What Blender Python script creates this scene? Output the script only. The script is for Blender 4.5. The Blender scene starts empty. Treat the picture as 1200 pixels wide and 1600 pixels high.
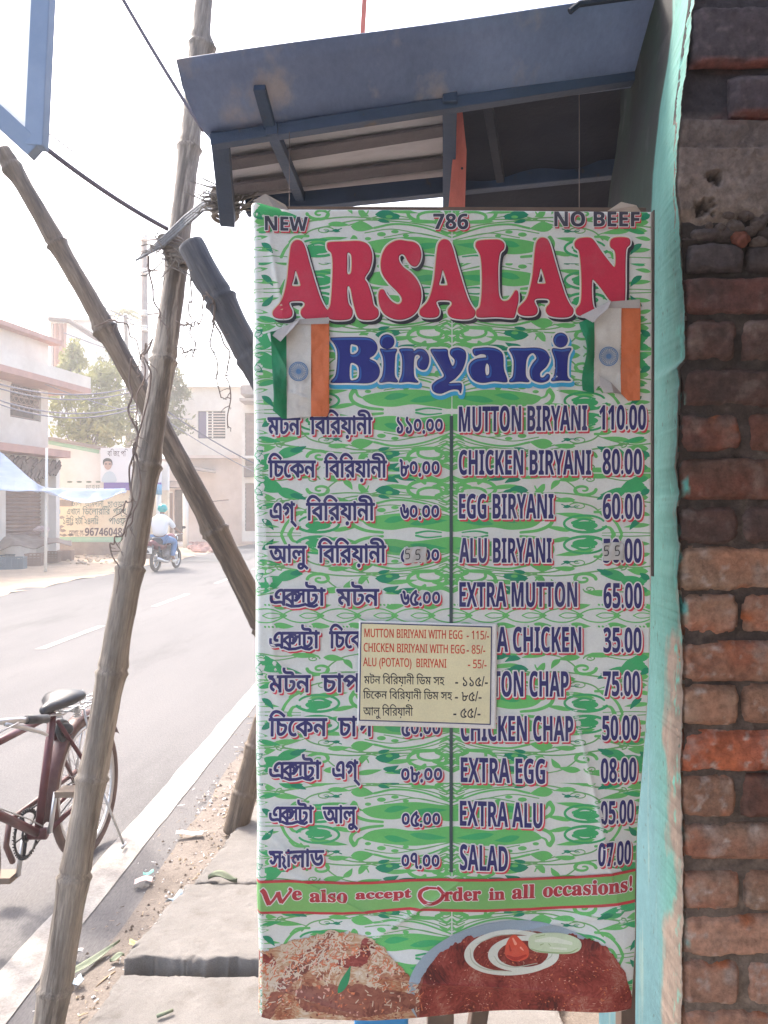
import bpy, bmesh, math, random
import numpy as np
from mathutils import Vector, Matrix, Quaternion
R = math.radians
SC = bpy.context.scene
COL = SC.collection
random.seed(7)
rng = np.random.default_rng(11)

# ---------------------------------------------------------------- camera, sky, sun, exposure
F = 1202.0                      # focal length in photo pixels (1200 x 1600)
H = 1.6                         # eye height
cam = bpy.data.cameras.new('camera'); cam_o = bpy.data.objects.new('camera', cam); COL.objects.link(cam_o)
cam.sensor_fit = 'VERTICAL'; cam.sensor_height = 24.0; cam.lens = 24.0*F/1600.0
cam.clip_start = 0.02; cam.clip_end = 3000
cam_o.location = (0, 0, H); cam_o.rotation_euler = (R(90), 0, 0)
SC.camera = cam_o
SUN_EL, SUN_AZ = 50, -42          # azimuth from +Y towards +X
w = bpy.data.worlds.new('World'); SC.world = w; w.use_nodes = True
nt = w.node_tree; bg = nt.nodes['Background']
sky = nt.nodes.new('ShaderNodeTexSky'); sky.sky_type = 'NISHITA'; sky.sun_disc = False
sky.sun_elevation = R(SUN_EL); sky.sun_rotation = R(SUN_AZ)
sky.air_density = 1.0; sky.dust_density = 5.0; sky.ozone_density = 1.0
nt.links.new(sky.outputs[0], bg.inputs[0]); bg.inputs[1].default_value = 0.13
sl = bpy.data.lights.new('sun', 'SUN'); so = bpy.data.objects.new('sun', sl); COL.objects.link(so)
sl.energy = 1.35; sl.angle = R(10); sl.color = (1.0, .93, .84)
sdir = Vector((math.sin(R(SUN_AZ))*math.cos(R(SUN_EL)), math.cos(R(SUN_AZ))*math.cos(R(SUN_EL)), math.sin(R(SUN_EL))))
so.rotation_euler = sdir.to_track_quat('Z', 'Y').to_euler(); so.location = (0, 0, 30)
SC.view_settings.view_transform = 'Standard'; SC.view_settings.look = 'None'
SC.view_settings.gamma = 1; SC.view_settings.use_curve_mapping = False
SC.view_settings.exposure = 2.35
SC.cycles.max_bounces = 8; SC.cycles.diffuse_bounces = 5; SC.cycles.volume_bounces = 1

# ---------------------------------------------------------------- small helpers
def P(px, py, Y):                 # the world point seen at photo pixel (px, py) at depth Y
    return Vector(((px-600)/F*Y, Y, H-(py-800)/F*Y))
def G(px, py, z=0.0):             # the ground point seen at that pixel
    Y = (H-z)*F/(py-800); return Vector(((px-600)/F*Y, Y, z))
def tag(o, label=None, cat=None, group=None, kind=None):
    if label: o['label'] = label
    if cat: o['category'] = cat
    if group: o['group'] = group
    if kind: o['kind'] = kind
    return o
def empty(name, loc=(0, 0, 0), label=None, cat=None, group=None):
    o = bpy.data.objects.new(name, None); COL.objects.link(o); o.location = loc; o.empty_display_size = .1
    return tag(o, label, cat, group)
def link(name, me, mats=None, parent=None, smooth=False):
    o = bpy.data.objects.new(name, me); COL.objects.link(o)
    if mats is not None:
        for m in (mats if isinstance(mats, (list, tuple)) else [mats]): me.materials.append(m)
    if smooth: me.polygons.foreach_set('use_smooth', [True]*len(me.polygons))
    if parent is not None:
        o.parent = parent; o.matrix_parent_inverse = pmat(parent).inverted()
    return o
def pmat(o):
    if o.rotation_mode == 'QUATERNION': q = o.rotation_quaternion
    else: q = o.rotation_euler.to_quaternion()
    m = Matrix.LocRotScale(o.location, q, o.scale)
    return m if o.parent is None else pmat(o.parent) @ o.matrix_parent_inverse @ m
def kids(o): return [c for c in bpy.data.objects if c.parent == o]
def copy_tree(o, parent=None):
    c = o.copy(); COL.objects.link(c)
    if parent is not None: c.parent = parent
    for ch in kids(o): copy_tree(ch, c)
    return c

class MB:                         # collects simple solids, then links them as one mesh object
    def __init__(s): s.v = []; s.f = []; s.m = []
    def add(s, vs, fs, mi=0):
        b = len(s.v); s.v += [tuple(v) for v in vs]; s.f += [tuple(i+b for i in f) for f in fs]; s.m += [mi]*len(fs); return s
    def box(s, a, b, mi=0, M=None):
        x0, y0, z0 = a; x1, y1, z1 = b
        vs = [Vector(p) for p in ((x0,y0,z0),(x1,y0,z0),(x1,y1,z0),(x0,y1,z0),(x0,y0,z1),(x1,y0,z1),(x1,y1,z1),(x0,y1,z1))]
        if M is not None: vs = [M @ v for v in vs]
        return s.add(vs, [(0,3,2,1),(4,5,6,7),(0,1,5,4),(1,2,6,5),(2,3,7,6),(3,0,4,7)], mi)
    def bar(s, p, q, wd, th, up=(0, 0, 1), mi=0):     # box beam from p to q
        p, q = Vector(p), Vector(q); d = (q-p).normalized(); u = Vector(up)
        a = d.cross(u).normalized()*wd/2; b = a.cross(d).normalized()*th/2
        vs = [p-a-b, p+a-b, p+a+b, p-a+b, q-a-b, q+a-b, q+a+b, q-a+b]
        return s.add(vs, [(0,3,2,1),(4,5,6,7),(0,1,5,4),(1,2,6,5),(2,3,7,6),(3,0,4,7)], mi)
    def tube(s, pts, r, n=8, mi=0, cap=True):
        pts = [Vector(p) for p in pts]; k = len(pts)
        rr = r if isinstance(r, (list, tuple)) else [r]*k
        t0 = (pts[1]-pts[0]).normalized(); u = t0.orthogonal().normalized(); vs = []
        for i in range(k):
            t = (pts[min(i+1, k-1)]-pts[max(i-1, 0)]).normalized()
            u = (u-t*u.dot(t)); u = u.normalized() if u.length > 1e-6 else t.orthogonal().normalized(); v = t.cross(u)
            for j in range(n):
                a = 2*math.pi*j/n; vs.append(pts[i]+(u*math.cos(a)+v*math.sin(a))*rr[i])
        fs = [(i*n+j, i*n+(j+1) % n, (i+1)*n+(j+1) % n, (i+1)*n+j) for i in range(k-1) for j in range(n)]
        if cap: fs += [tuple(range(n-1, -1, -1)), tuple((k-1)*n+j for j in range(n))]
        return s.add(vs, fs, mi)
    def ring(s, c, ax, Rr, r, n=32, m=6, a0=0, a1=360, mi=0, ref=None):   # torus or arc about axis ax
        c, ax = Vector(c), Vector(ax).normalized()
        u = Vector(ref) if ref is not None else ax.orthogonal(); u = (u-ax*u.dot(ax)).normalized(); v = ax.cross(u)
        full = abs(a1-a0) >= 360; k = n if full else n+1; vs = []
        for i in range(k):
            a = R(a0+(a1-a0)*i/n); d = u*math.cos(a)+v*math.sin(a)
            for j in range(m):
                b = 2*math.pi*j/m; vs.append(c+d*(Rr+r*math.cos(b))+ax*(r*math.sin(b)))
        fs = [(i*m+j, i*m+(j+1) % m, ((i+1) % k)*m+(j+1) % m, ((i+1) % k)*m+j) for i in range(n) for j in range(m)]
        return s.add(vs, fs, mi)
    def ell(s, c, rad, nu=12, nv=8, mi=0, M=None):
        vs = []
        for i in range(nv+1):
            th = math.pi*i/nv
            for j in range(nu):
                a = 2*math.pi*j/nu; v = Vector((rad[0]*math.sin(th)*math.cos(a), rad[1]*math.sin(th)*math.sin(a), rad[2]*math.cos(th)))
                if M is not None: v = M @ v
                vs.append(Vector(c)+v)
        fs = [(i*nu+j, (i+1)*nu+j, (i+1)*nu+(j+1) % nu, i*nu+(j+1) % nu) for i in range(nv) for j in range(nu)]
        return s.add(vs, fs, mi)
    def quad(s, a, b, c, d, mi=0): return s.add([a, b, c, d], [(0, 1, 2, 3)], mi)
    def build(s, name, mats, parent=None, smooth=False, bevel=0):
        me = bpy.data.meshes.new(name); me.from_pydata(s.v, [], s.f); me.update()
        o = link(name, me, mats, parent, smooth)
        if isinstance(mats, (list, tuple)) and len(mats) > 1: me.polygons.foreach_set('material_index', s.m)
        if bevel:
            b = o.modifiers.new('bevel', 'BEVEL'); b.width = bevel; b.segments = 2; b.limit_method = 'ANGLE'
        return o

def np_mesh(name, V, faces, mats, parent=None, smooth=True, mi=None):
    me = bpy.data.meshes.new(name); me.from_pydata(V.tolist() if hasattr(V, 'tolist') else V, [], faces); me.update()
    o = link(name, me, mats, parent, smooth)
    if mi is not None: me.polygons.foreach_set('material_index', mi)
    return o
def grid_faces(nu, nv):
    i, j = np.meshgrid(np.arange(nu-1), np.arange(nv-1), indexing='ij'); a = (i*nv+j).ravel()
    return np.stack([a, a+nv, a+nv+1, a+1], 1).tolist()

def vnoise(x, y, seed=0, octv=4, gain=.5):        # smooth value noise, about -1..1
    x = np.asarray(x, float); y = np.asarray(y, float); out = 0; amp = 1; tot = 0
    for o in range(octv):
        X = x*2**o+seed*17.3+o*5.1; Y = y*2**o+seed*9.7-o*3.3
        xi = np.floor(X); yi = np.floor(Y); fx = X-xi; fy = Y-yi; fx = fx*fx*(3-2*fx); fy = fy*fy*(3-2*fy)
        def h(a, b):
            t = np.sin(a*127.1+b*311.7+seed*74.7)*43758.5453; return t-np.floor(t)
        n = (h(xi, yi)*(1-fx)+h(xi+1, yi)*fx)*(1-fy)+(h(xi, yi+1)*(1-fx)+h(xi+1, yi+1)*fx)*fy
        out = out+amp*(n*2-1); tot += amp; amp *= gain
    return out/tot

def smooth_open(pts, k=6):
    p = np.array(pts, float); p = np.vstack([2*p[0]-p[1], p, 2*p[-1]-p[-2]]); out = []
    for i in range(1, len(p)-2):
        for j in range(k):
            t = j/k; p0, p1, p2, p3 = p[i-1:i+3]; out.append(.5*((2*p1)+(-p0+p2)*t+(2*p0-5*p1+4*p2-p3)*t*t+(-p0+3*p1-3*p2+p3)*t**3))
    out.append(p[-2]); return np.array(out)

# ---------------------------------------------------------------- materials (all procedural)
def mat(name, col, rough=.8, col2=None, sc=8, det=6, bump=0, bsc=None, stretch=None, metal=0, transl=0, lo=.35, hi=.65,
        col3=None, sc3=3, lo3=.55, hi3=.7, spec=.5, dist=.02, grain=0, gsc=150):
    m = bpy.data.materials.new(name); m.use_nodes = True; n = m.node_tree.nodes; l = m.node_tree.links
    b = n['Principled BSDF']; b.inputs['Base Color'].default_value = (*col, 1); b.inputs['Roughness'].default_value = rough
    b.inputs['Metallic'].default_value = metal; b.inputs['Specular IOR Level'].default_value = spec
    tc = n.new('ShaderNodeTexCoord'); mp = n.new('ShaderNodeMapping'); l.new(tc.outputs['Object'], mp.inputs[0])
    if stretch: mp.inputs['Scale'].default_value = stretch
    def noise(s, d=det):
        t = n.new('ShaderNodeTexNoise'); t.inputs['Scale'].default_value = s; t.inputs['Detail'].default_value = d
        t.inputs['Roughness'].default_value = .65; l.new(mp.outputs[0], t.inputs['Vector']); return t.outputs[0]
    def rampf(src, a, c):
        r = n.new('ShaderNodeMapRange'); r.inputs[1].default_value = a; r.inputs[2].default_value = c; l.new(src, r.inputs[0]); return r.outputs[0]
    cur = None
    if col2:
        mx = n.new('ShaderNodeMix'); mx.data_type = 'RGBA'; mx.inputs[6].default_value = (*col, 1); mx.inputs[7].default_value = (*col2, 1)
        l.new(rampf(noise(sc), lo, hi), mx.inputs[0]); cur = mx.outputs[2]
        if col3:
            m2 = n.new('ShaderNodeMix'); m2.data_type = 'RGBA'; l.new(cur, m2.inputs[6]); m2.inputs[7].default_value = (*col3, 1)
            l.new(rampf(noise(sc3), lo3, hi3), m2.inputs[0]); cur = m2.outputs[2]
        l.new(cur, b.inputs['Base Color'])
    if grain:
        g = n.new('ShaderNodeMix'); g.data_type = 'RGBA'; g.blend_type = 'MULTIPLY'; g.inputs[0].default_value = 1; l.new(cur, g.inputs[6]) if cur else setattr(g.inputs[6], 'default_value', (*col, 1))
        rr = n.new('ShaderNodeMapRange'); rr.inputs[1].default_value = .3; rr.inputs[2].default_value = .7; rr.inputs[3].default_value = 1-grain; rr.inputs[4].default_value = 1+grain*.6; l.new(noise(gsc, 4), rr.inputs[0]); l.new(rr.outputs[0], g.inputs[7]); cur = g.outputs[2]; l.new(cur, b.inputs['Base Color'])
    if bump:
        bp = n.new('ShaderNodeBump'); bp.inputs['Strength'].default_value = bump; bp.inputs['Distance'].default_value = dist
        l.new(noise(bsc or sc*3, 8), bp.inputs['Height']); l.new(bp.outputs[0], b.inputs['Normal'])
    if transl:
        t = n.new('ShaderNodeBsdfTranslucent'); t.inputs[0].default_value = (*col, 1)
        if cur: l.new(cur, t.inputs[0])
        ms = n.new('ShaderNodeMixShader'); ms.inputs[0].default_value = transl
        l.new(b.outputs[0], ms.inputs[1]); l.new(t.outputs[0], ms.inputs[2]); l.new(ms.outputs[0], n['Material Output'].inputs[0])
    return m
M = {}
# ================================================================ SETTING: ground, road, pavement
ROADD = Vector((.03, 1, 0)).normalized()
def sheet(name, x0, x1, y0, y1, z, m, nx=2, ny=2, amp=0, sc=1.0, skew=True, kind='structure', edge=0, seed=3):
    xs = np.linspace(0, 1, nx); ys = np.linspace(y0, y1, ny); X, Y = np.meshgrid(xs, ys, indexing='ij')
    ex0 = x0+edge*vnoise(Y*1.7, Y*0, seed); ex1 = x1+edge*vnoise(Y*1.3, Y*0+5, seed+1)
    XX = ex0+(ex1-ex0)*X+(.03*Y if skew else 0)
    Z = z+amp*vnoise(XX*sc, Y*sc, seed)
    V = np.stack([XX.ravel(), Y.ravel(), Z.ravel()], 1)
    return tag(np_mesh(name, V, [f for f in grid_faces(nx, ny)], m), kind=kind)
M['soil'] = mat('soil', (.165, .137, .115), .95, (.215, .182, .156), 2.5, bump=.5, bsc=30, col3=(.13, .106, .09), sc3=.8, grain=.3, gsc=160)
M['asphalt'] = mat('asphalt', (.120, .114, .114), .9, (.145, .137, .135), .9, bump=.6, bsc=120, col3=(.095, .09, .09), sc3=1.3, lo3=.54, hi3=.72, dist=.006, grain=.32, gsc=130, stretch=(1.3, .3, 1))
M['roadpaint'] = mat('road_paint', (.38, .355, .325), .8, (.24, .215, .195), 7, lo=.45, hi=.7, bump=.4, bsc=60, dist=.004, grain=.22, gsc=140)
M['sand'] = mat('sand', (.45, .34, .24), .95, (.55, .43, .31), 1.5, bump=.5, bsc=20, col3=(.36, .27, .2), sc3=4)
M['concrete'] = mat('slab_concrete', (.155, .144, .134), .92, (.20, .187, .176), 5, bump=.5, bsc=45, col3=(.14, .127, .115), sc3=9, lo3=.55, dist=.006, grain=.25, gsc=260)
M['concrete_edge'] = M['concrete']
sheet('ground', -150, 150, -60, 240, -.06, M['soil'], 3, 3, skew=False)
sheet('road', -8.1, -.98, -40, 230, 0.0, M['asphalt'], 8, 300, amp=.001, sc=.6, edge=.03)
sheet('road_shoulder', -1.10, 1.2, -6, 40, 0.008, M['soil'], 180, 900, amp=.010, sc=6, edge=.05)
sheet('far_verge', -16, -7.7, 8, 60, 0.004, M['sand'], 40, 160, amp=.03, sc=1.3, edge=.25)
M['soil_strip'] = M['soil']
def marking(name, xc, wd, y0, y1, seed):
    n = max(8, int((y1-y0)*14)); ys = np.linspace(y0, y1, n)
    a = xc-wd/2+.012*vnoise(ys*3, ys*0, seed); b = xc+wd/2+.012*vnoise(ys*3, ys*0+3, seed)
    V = []; k = 5
    for i in range(n):
        for j in range(k):
            V.append((a[i]+(b[i]-a[i])*j/(k-1)+.03*ys[i], ys[i], .0045))
    return tag(np_mesh(name, np.array(V), grid_faces(n, k), M['roadpaint']), kind='structure')
marking('road_edge_line', -1.335, .16, -3, 40, 5)
for i, (a, b) in enumerate([(8.95, 10.8), (13.0, 15.0), (17.2, 19.1), (21.3, 23.3), (25.5, 27.5), (4.8, 6.6)]):
    marking('road_centre_dash', -4.28, .11, a, b, 9+i)
# darker patch of newer asphalt by the far kerb
M['asphalt_new'] = mat('asphalt_new', (.08, .08, .083), .9, (.10, .10, .10), 2, bump=.2, bsc=90, dist=.004)
sheet('road_patch', -7.3, -5.4, 24.5, 40, .0115, M['asphalt_new'], 4, 30, amp=.0, edge=.25)

# concrete drain covers on the near pavement
def slab(name, corners, h, label, seed):
    (ax, ay), (bx, by), (cx, cy), (dx, dy) = corners          # near-left, near-right, far-right, far-left
    nu, nv = 280, 130; V = []
    for i in range(nu):
        for j in range(nv):
            u, v = i/(nu-1), j/(nv-1)
            x = (ax*(1-u)+bx*u)*(1-v)+(dx*(1-u)+cx*u)*v; y = (ay*(1-u)+by*u)*(1-v)+(dy*(1-u)+cy*u)*v
            eu = min(u, 1-u)*abs(bx-ax); ev = min(v, 1-v)*abs(dy-ay); e = min(eu, ev)
            V.append([x, y, e])
    V = np.array(V); e = V[:, 2].copy(); x, y = V[:, 0].copy(), V[:, 1].copy()
    n1 = vnoise(x*14, y*14, seed); n2 = vnoise(x*55, y*55, seed+1)
    rim = np.clip(1-e/.011, 0, 1)
    V[:, 0] += rim*.022*vnoise(y*16, x*16, seed+2); V[:, 1] += rim*(.020*vnoise(x*13, y*13, seed+3)+.010*vnoise(x*45, y*45, seed+6))
    V[:, 2] = h+.003*n1+.0016*n2-.006*rim**2*(1+.8*n1)-.020*np.clip(1-e/.03, 0, 1)*np.clip(vnoise(x*24, y*24, seed+7)-.25, 0, 1)*2
    Vb = V.copy(); Vb[:, 2] = -.02
    ring = [i*nv for i in range(nu)]+[(nu-1)*nv+j for j in range(1, nv)]+[i*nv+nv-1 for i in range(nu-2, -1, -1)]+[j for j in range(nv-2, 0, -1)]
    faces = grid_faces(nu, nv); k = len(V); m = len(ring)
    Vm = V[ring].copy(); Vm[:, 2] = h*.5-.005+.008*vnoise(Vm[:, 0]*20, Vm[:, 1]*20, seed+5); Vm[:, :2] += .004*np.stack([vnoise(Vm[:, 0]*60, Vm[:, 1]*60, seed+8), vnoise(Vm[:, 0]*60, Vm[:, 1]*60, seed+9)], 1)
    VV = np.concatenate([V, Vm, Vb[ring]])
    for i in range(m):
        j = (i+1) % m
        faces.append((ring[j], ring[i], k+i, k+j)); faces.append((k+j, k+i, k+m+i, k+m+j))
    o = np_mesh(name, VV, faces, M['concrete'], smooth=True)
    return tag(o, label, 'concrete slab', 'concrete slabs covering the roadside drain')
def ex(y, px): return (px-600)/F*y
slab('concrete_slab', [(-.885, 2.62), (.55, 2.60), (.55, 3.12), (-.80, 3.14)], .085, 'large grey concrete drain slab with chipped near edge, just left of the banner foot', 21)
slab('concrete_slab', [(-.90, 1.95), (.55, 1.93), (.55, 2.55), (-.88, 2.57)], .055, 'nearest concrete drain slab at the bottom of the picture with a green stem on it', 27)
slab('concrete_slab', [(-.79, 3.17), (.55, 3.17), (.55, 4.1), (-.66, 4.1)], .075, 'farther concrete slab at the foot of the short bamboo post with a leaf at its edge', 33)

# ================================================================ litter on the shoulder
M['leaf_litter'] = mat('leaf_litter', (.16, .19, .125), .85, (.23, .25, .185), 20)
M['paper'] = mat('paper', (.72, .70, .68), .8, (.6, .57, .55), 30)
M['straw'] = mat('straw', (.46, .36, .24), .9, (.30, .22, .15), 30)
M['plastic_blue'] = mat('plastic_blue', (.30, .42, .52), .4, (.45, .52, .58), 40)
M['plastic_teal'] = mat('plastic_teal', (.25, .55, .48), .5)
M['pinkrag'] = mat('pink_rag', (.62, .50, .48), .9, (.5, .38, .36), 40)
M['yellowbit'] = mat('yellow_scrap', (.65, .60, .25), .8)
def flat_bit(name, px, py, L, W, ang, m, label, cat, z=.02, seed=0, curl=.01, kind='leaf', group=None):
    c = G(px, py, z); nu, nv = 16, 7; V = []
    for i in range(nu):
        u = i/(nu-1)
        ww = W*(math.sin(math.pi*min(1, u*1.02+.02))**.7 if kind == 'leaf' else 1-.15*abs(math.sin(9*u+seed)))
        for j in range(nv):
            v = j/(nv-1)-.5; x = (u-.5)*L; y = v*ww
            V.append((x, y, curl*(abs(v)*1.6+.6*math.sin(5*u+seed))+.004))
    V = np.array(V); ca, sa = math.cos(R(ang)), math.sin(R(ang))
    Vt = V.copy(); Vt[:, 0] = V[:, 0]*ca-V[:, 1]*sa; Vt[:, 1] = V[:, 0]*sa+V[:, 1]*ca
    V2 = Vt.copy(); V2[:, 2] += .0015; k = len(V); f = grid_faces(nu, nv)
    ringi = [i*nv for i in range(nu)]+[(nu-1)*nv+j for j in range(1, nv)]+[i*nv+nv-1 for i in range(nu-2, -1, -1)]+[j for j in range(nv-2, 0, -1)]
    ff = [tuple(a+k for a in q) for q in f]+[tuple(reversed(q)) for q in f]
    for a in range(len(ringi)):
        b = (a+1) % len(ringi); ff.append((ringi[a], ringi[b], ringi[b]+k, ringi[a]+k))
    o = np_mesh(name, np.concatenate([Vt, V2]), ff, m); o.location = c
    return tag(o, label, cat, group)
flat_bit('fallen_leaf', 348, 1376, .12, .05, 0, M['leaf_litter'], 'crumpled pale green leaf lying at the joint between two concrete slabs', 'leaf', z=.085, curl=.02)
flat_bit('banana_leaf_strip', 136, 1508, .30, .038, 62, M['leaf_litter'], 'long torn green leaf strip on the dirt beside the main bamboo pole', 'leaf', seed=2)
flat_bit('fallen_leaf', 183, 1500, .05, .035, 30, M['leaf_litter'], 'small round grey green leaf on the dirt left of the largest slab', 'leaf', seed=4)
flat_bit('paper_scrap', 296, 1305, .13, .045, 8, M['paper'], 'white paper scrap on the dirt left of the short bamboo post', 'paper scrap', kind='rag', seed=1)
flat_bit('pink_rag', 224, 1379, .075, .05, 12, M['pinkrag'], 'small pinkish rag on the shoulder right of the bicycle', 'rag', kind='rag', seed=5)
flat_bit('plastic_scrap', 232, 1368, .045, .03, 20, M['plastic_teal'], 'tiny teal plastic scrap just above the pink rag', 'plastic scrap', kind='rag', seed=3)
flat_bit('plastic_bag', 276, 1410, .05, .09, -20, M['plastic_blue'], 'crumpled bluish plastic bag at the left edge of the largest slab', 'plastic bag', kind='rag', seed=6, curl=.02)
flat_bit('yellow_scrap', 212, 1478, .045, .035, 10, M['yellowbit'], 'small yellow scrap at the corner of the largest slab', 'scrap', kind='rag', seed=8)
flat_bit('wrapper_scrap', 121, 1537, .035, .045, 40, M['plastic_blue'], 'blue and white wrapper scrap at the foot of the main bamboo pole', 'scrap', kind='rag', seed=9)
flat_bit('wrapper_scrap', 119, 1492, .045, .02, 5, M['paper'], 'small white wrapper beside the main bamboo pole above the leaf strip', 'scrap', kind='rag', seed=10)
b_ = MB(); g0 = G(257, 1588, .058); b_.tube([g0+Vector((-.02, -.012, .008)), g0+Vector((.022, .016, .009))], [.006, .005], 6)
tag(b_.build('green_stem', M['leaf_litter'], smooth=True), 'short cut green stem lying on the nearest slab', 'stem')
b_ = MB(); a_ = G(150, 1542, .01); c_ = G(180, 1518, .014); b_.tube([a_, (a_+c_)/2+Vector((0, 0, .004)), c_], .003, 5)
tag(b_.build('dry_stick', M['straw'], smooth=True), 'thin dry stick on the dirt left of the nearest slab', 'stick')
# chaff, pebbles and straw: one uncountable scatter along the slab edge
b_ = MB()
for k in range(1500):
    y = rng.uniform(2.2, 7); t = abs(rng.normal(0, .10)); x = -.87+.0*y+.03*y*.6-t if y < 3.3 else -.74-t*1.6+.03*(y-3)
    if rng.random() < .25: x = -1.15+.03*y+rng.uniform(0, .5)
    z = .012; s = rng.uniform(.002, .007)*(1 if y < 4 else 1.5); a = rng.uniform(0, 6.28)
    if rng.random() < .45:
        L = s*rng.uniform(2, 5); d = Vector((math.cos(a), math.sin(a), rng.uniform(-.1, .3)))*L; p = Vector((x, y, z+.004))
        b_.bar(p-d/2, p+d/2, s*.5, s*.3, mi=rng.integers(0, 4))
    else:
        Mx = Matrix.Rotation(a, 3, 'Z'); c = Vector((x, y, z+s*.3))
        q = [c+Mx @ Vector(v)*s for v in ((-1, -.7, -.4), (1, -.8, -.5), (.8, .9, -.4), (-.9, .8, -.5), (0, 0, .6))]
        b_.add(q, [(0, 1, 4), (1, 2, 4), (2, 3, 4), (3, 0, 4), (3, 2, 1, 0)], rng.integers(0, 4))
M['pebble'] = mat('pebble', (.34, .28, .24), .9); M['dark_bit'] = mat('dark_bit', (.12, .09, .07), .9)
tag(b_.build('chaff_and_pebbles', [M['straw'], M['pebble'], M['dark_bit'], M['paper']]), 'loose chaff, straw and pebbles scattered along the slab edge', 'debris', kind='stuff')

# ================================================================ bamboo poles
def bamboo_mat(name, a, b_, c):
    return mat(name, a, .55, b_, 3.5, bump=.7, bsc=22, stretch=(5, 5, .5), col3=c, sc3=6, lo3=.5, hi3=.62, lo=.42, hi=.6, dist=.006, grain=.28, gsc=34)
M['bamboo'] = bamboo_mat('bamboo_weathered', (.235, .195, .155), (.10, .078, .06), (.33, .28, .225))
M['bamboo_brown'] = bamboo_mat('bamboo_brown', (.155, .115, .083), (.065, .047, .034), (.22, .17, .125))
M['bamboo_dark'] = bamboo_mat('bamboo_dark', (.055, .06, .075), (.035, .035, .045), (.09, .085, .09))
M['cut'] = mat('bamboo_cut_end', (.12, .09, .07), .9, (.20, .15, .11), 40)
def bamboo(name, p, q, r0, r1, joints, m, label, group, bend=0, seed=1, scars=(), knob=1.0):
    p, q = Vector(p), Vector(q); L = (q-p).length; n = max(60, int(L/.012)); k = 24
    V = []; t = np.linspace(0, 1, n)
    rr = r0+(r1-r0)*t
    for jt in joints:
        d = (t-jt)*L
        rr = rr+knob*.0065*np.exp(-(d/.006)**2)-knob*.005*np.exp(-((d-.014)/.007)**2)+knob*.0045*np.exp(-(d/.05)**2)
    qi = (q-p).to_track_quat('Z', 'Y').inverted() @ Vector((bend, 0, 0)); sp_ = np.sin(math.pi*t**1.15)
    bx = qi.x*sp_+.006*vnoise(t*6, t*0, seed); by = qi.y*sp_+.006*vnoise(t*6, t*0+4, seed)
    prev = 0
    for i in range(n):
        for j in range(k):
            a = 2*math.pi*j/k
            r = rr[i]*(1+.03*math.sin(2*a+seed+t[i]*5))+.0016*float(vnoise(np.array(t[i]*L*26), np.array(a*3.0), seed, 2))
            for (st, sa, ss) in scars:
                dd = ((t[i]-st)*L/.032)**2+(((a-sa+math.pi) % (2*math.pi)-math.pi)*rr[i]/.026)**2
                r += ss*.012*math.exp(-dd)-ss*.006*math.exp(-dd*5)
            V.append((bx[i]+r*math.cos(a), by[i]+r*math.sin(a), t[i]*L))
    f = [(i*k+j, i*k+(j+1) % k, (i+1)*k+(j+1) % k, (i+1)*k+j) for i in range(n-1) for j in range(k)]
    f += [tuple(range(k-1, -1, -1)), tuple((n-1)*k+j for j in range(k))]
    o = np_mesh(name, np.array(V), f, [m, M['cut']]); mi = [0]*(len(f)-2)+[1, 1]; o.data.polygons.foreach_set('material_index', mi)
    sm = [True]*(len(f)-2)+[False, False]; o.data.polygons.foreach_set('use_smooth', sm)
    o.location = p; o.rotation_euler = (q-p).to_track_quat('Z', 'Y').to_euler()
    return tag(o, label, 'bamboo pole', group)
GB = 'bamboo poles propping the stall'
def tfrac(p, q, py):         # parameter along a pole where it crosses an image row
    lo_, hi_ = 0, 1
    for _ in range(40):
        mid = (lo_+hi_)/2; v = p.lerp(q, mid); yy = 800-(v.z-H)*F/v.y
        if yy > py: lo_ = mid
        else: hi_ = mid
    return lo_
def bamboo_px(name, p, q, r0, r1, rows, *a, scar_rows=(), **k):
    return bamboo(name, p, q, r0, r1, [tfrac(p, q, y) for y in rows], *a, scars=[(tfrac(p, q, y), an, s) for y, an, s in scar_rows], **k)
mp0 = P(66, 1650, 2.26); mp0.z = 0; mp1 = P(322, -40, 2.95)
bamboo_px('bamboo_pole', mp0, mp1, .047, .033, (1545, 1372, 1215, 1052, 888, 725, 563, 400, 232, 70), M['bamboo'],
          'tallest weathered grey bamboo pole, leaning up past the bicycle into the sky', GB, bend=.055, seed=3,
          scar_rows=((1372, 4.9, 1), (1040, 4.6, 1), (720, 4.8, 1), (70, 4.0, 2.6)))
dp0 = P(612, 1395, 3.3); dp0.z = 0.0; dp1 = P(4, 235, 3.15)
bamboo_px('bamboo_pole', dp0, dp1, .060, .032, (1190, 985, 838, 668, 520, 385, 262), M['bamboo_brown'],
          'brown bamboo slanting from upper left to behind the banner, crossing the tallest pole', GB, bend=.05, seed=8,
          scar_rows=((832, 4.2, 2.2), (520, 4.9, 1.6), (262, 4.5, 1.2)))
kp0 = P(640, 1010, 2.30); kp1 = P(298, 382, 2.42)
bamboo_px('bamboo_pole', kp0, kp1, .050, .040, (830, 560, 470), M['bamboo_dark'],
          'thick dark bamboo with cut end, running from the rope tie behind the banner', GB, seed=12, scar_rows=((430, 4.5, 1),))
sp0 = G(368, 1300, .03); sp1 = P(412, 1120, 3.80)
bamboo_px('bamboo_post', sp0, sp1, .062, .045, (1238, 1165), M['bamboo_brown'],
          'short leaning bamboo post standing at the edge of the slabs, half hidden by the banner', GB, seed=15)

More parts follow.
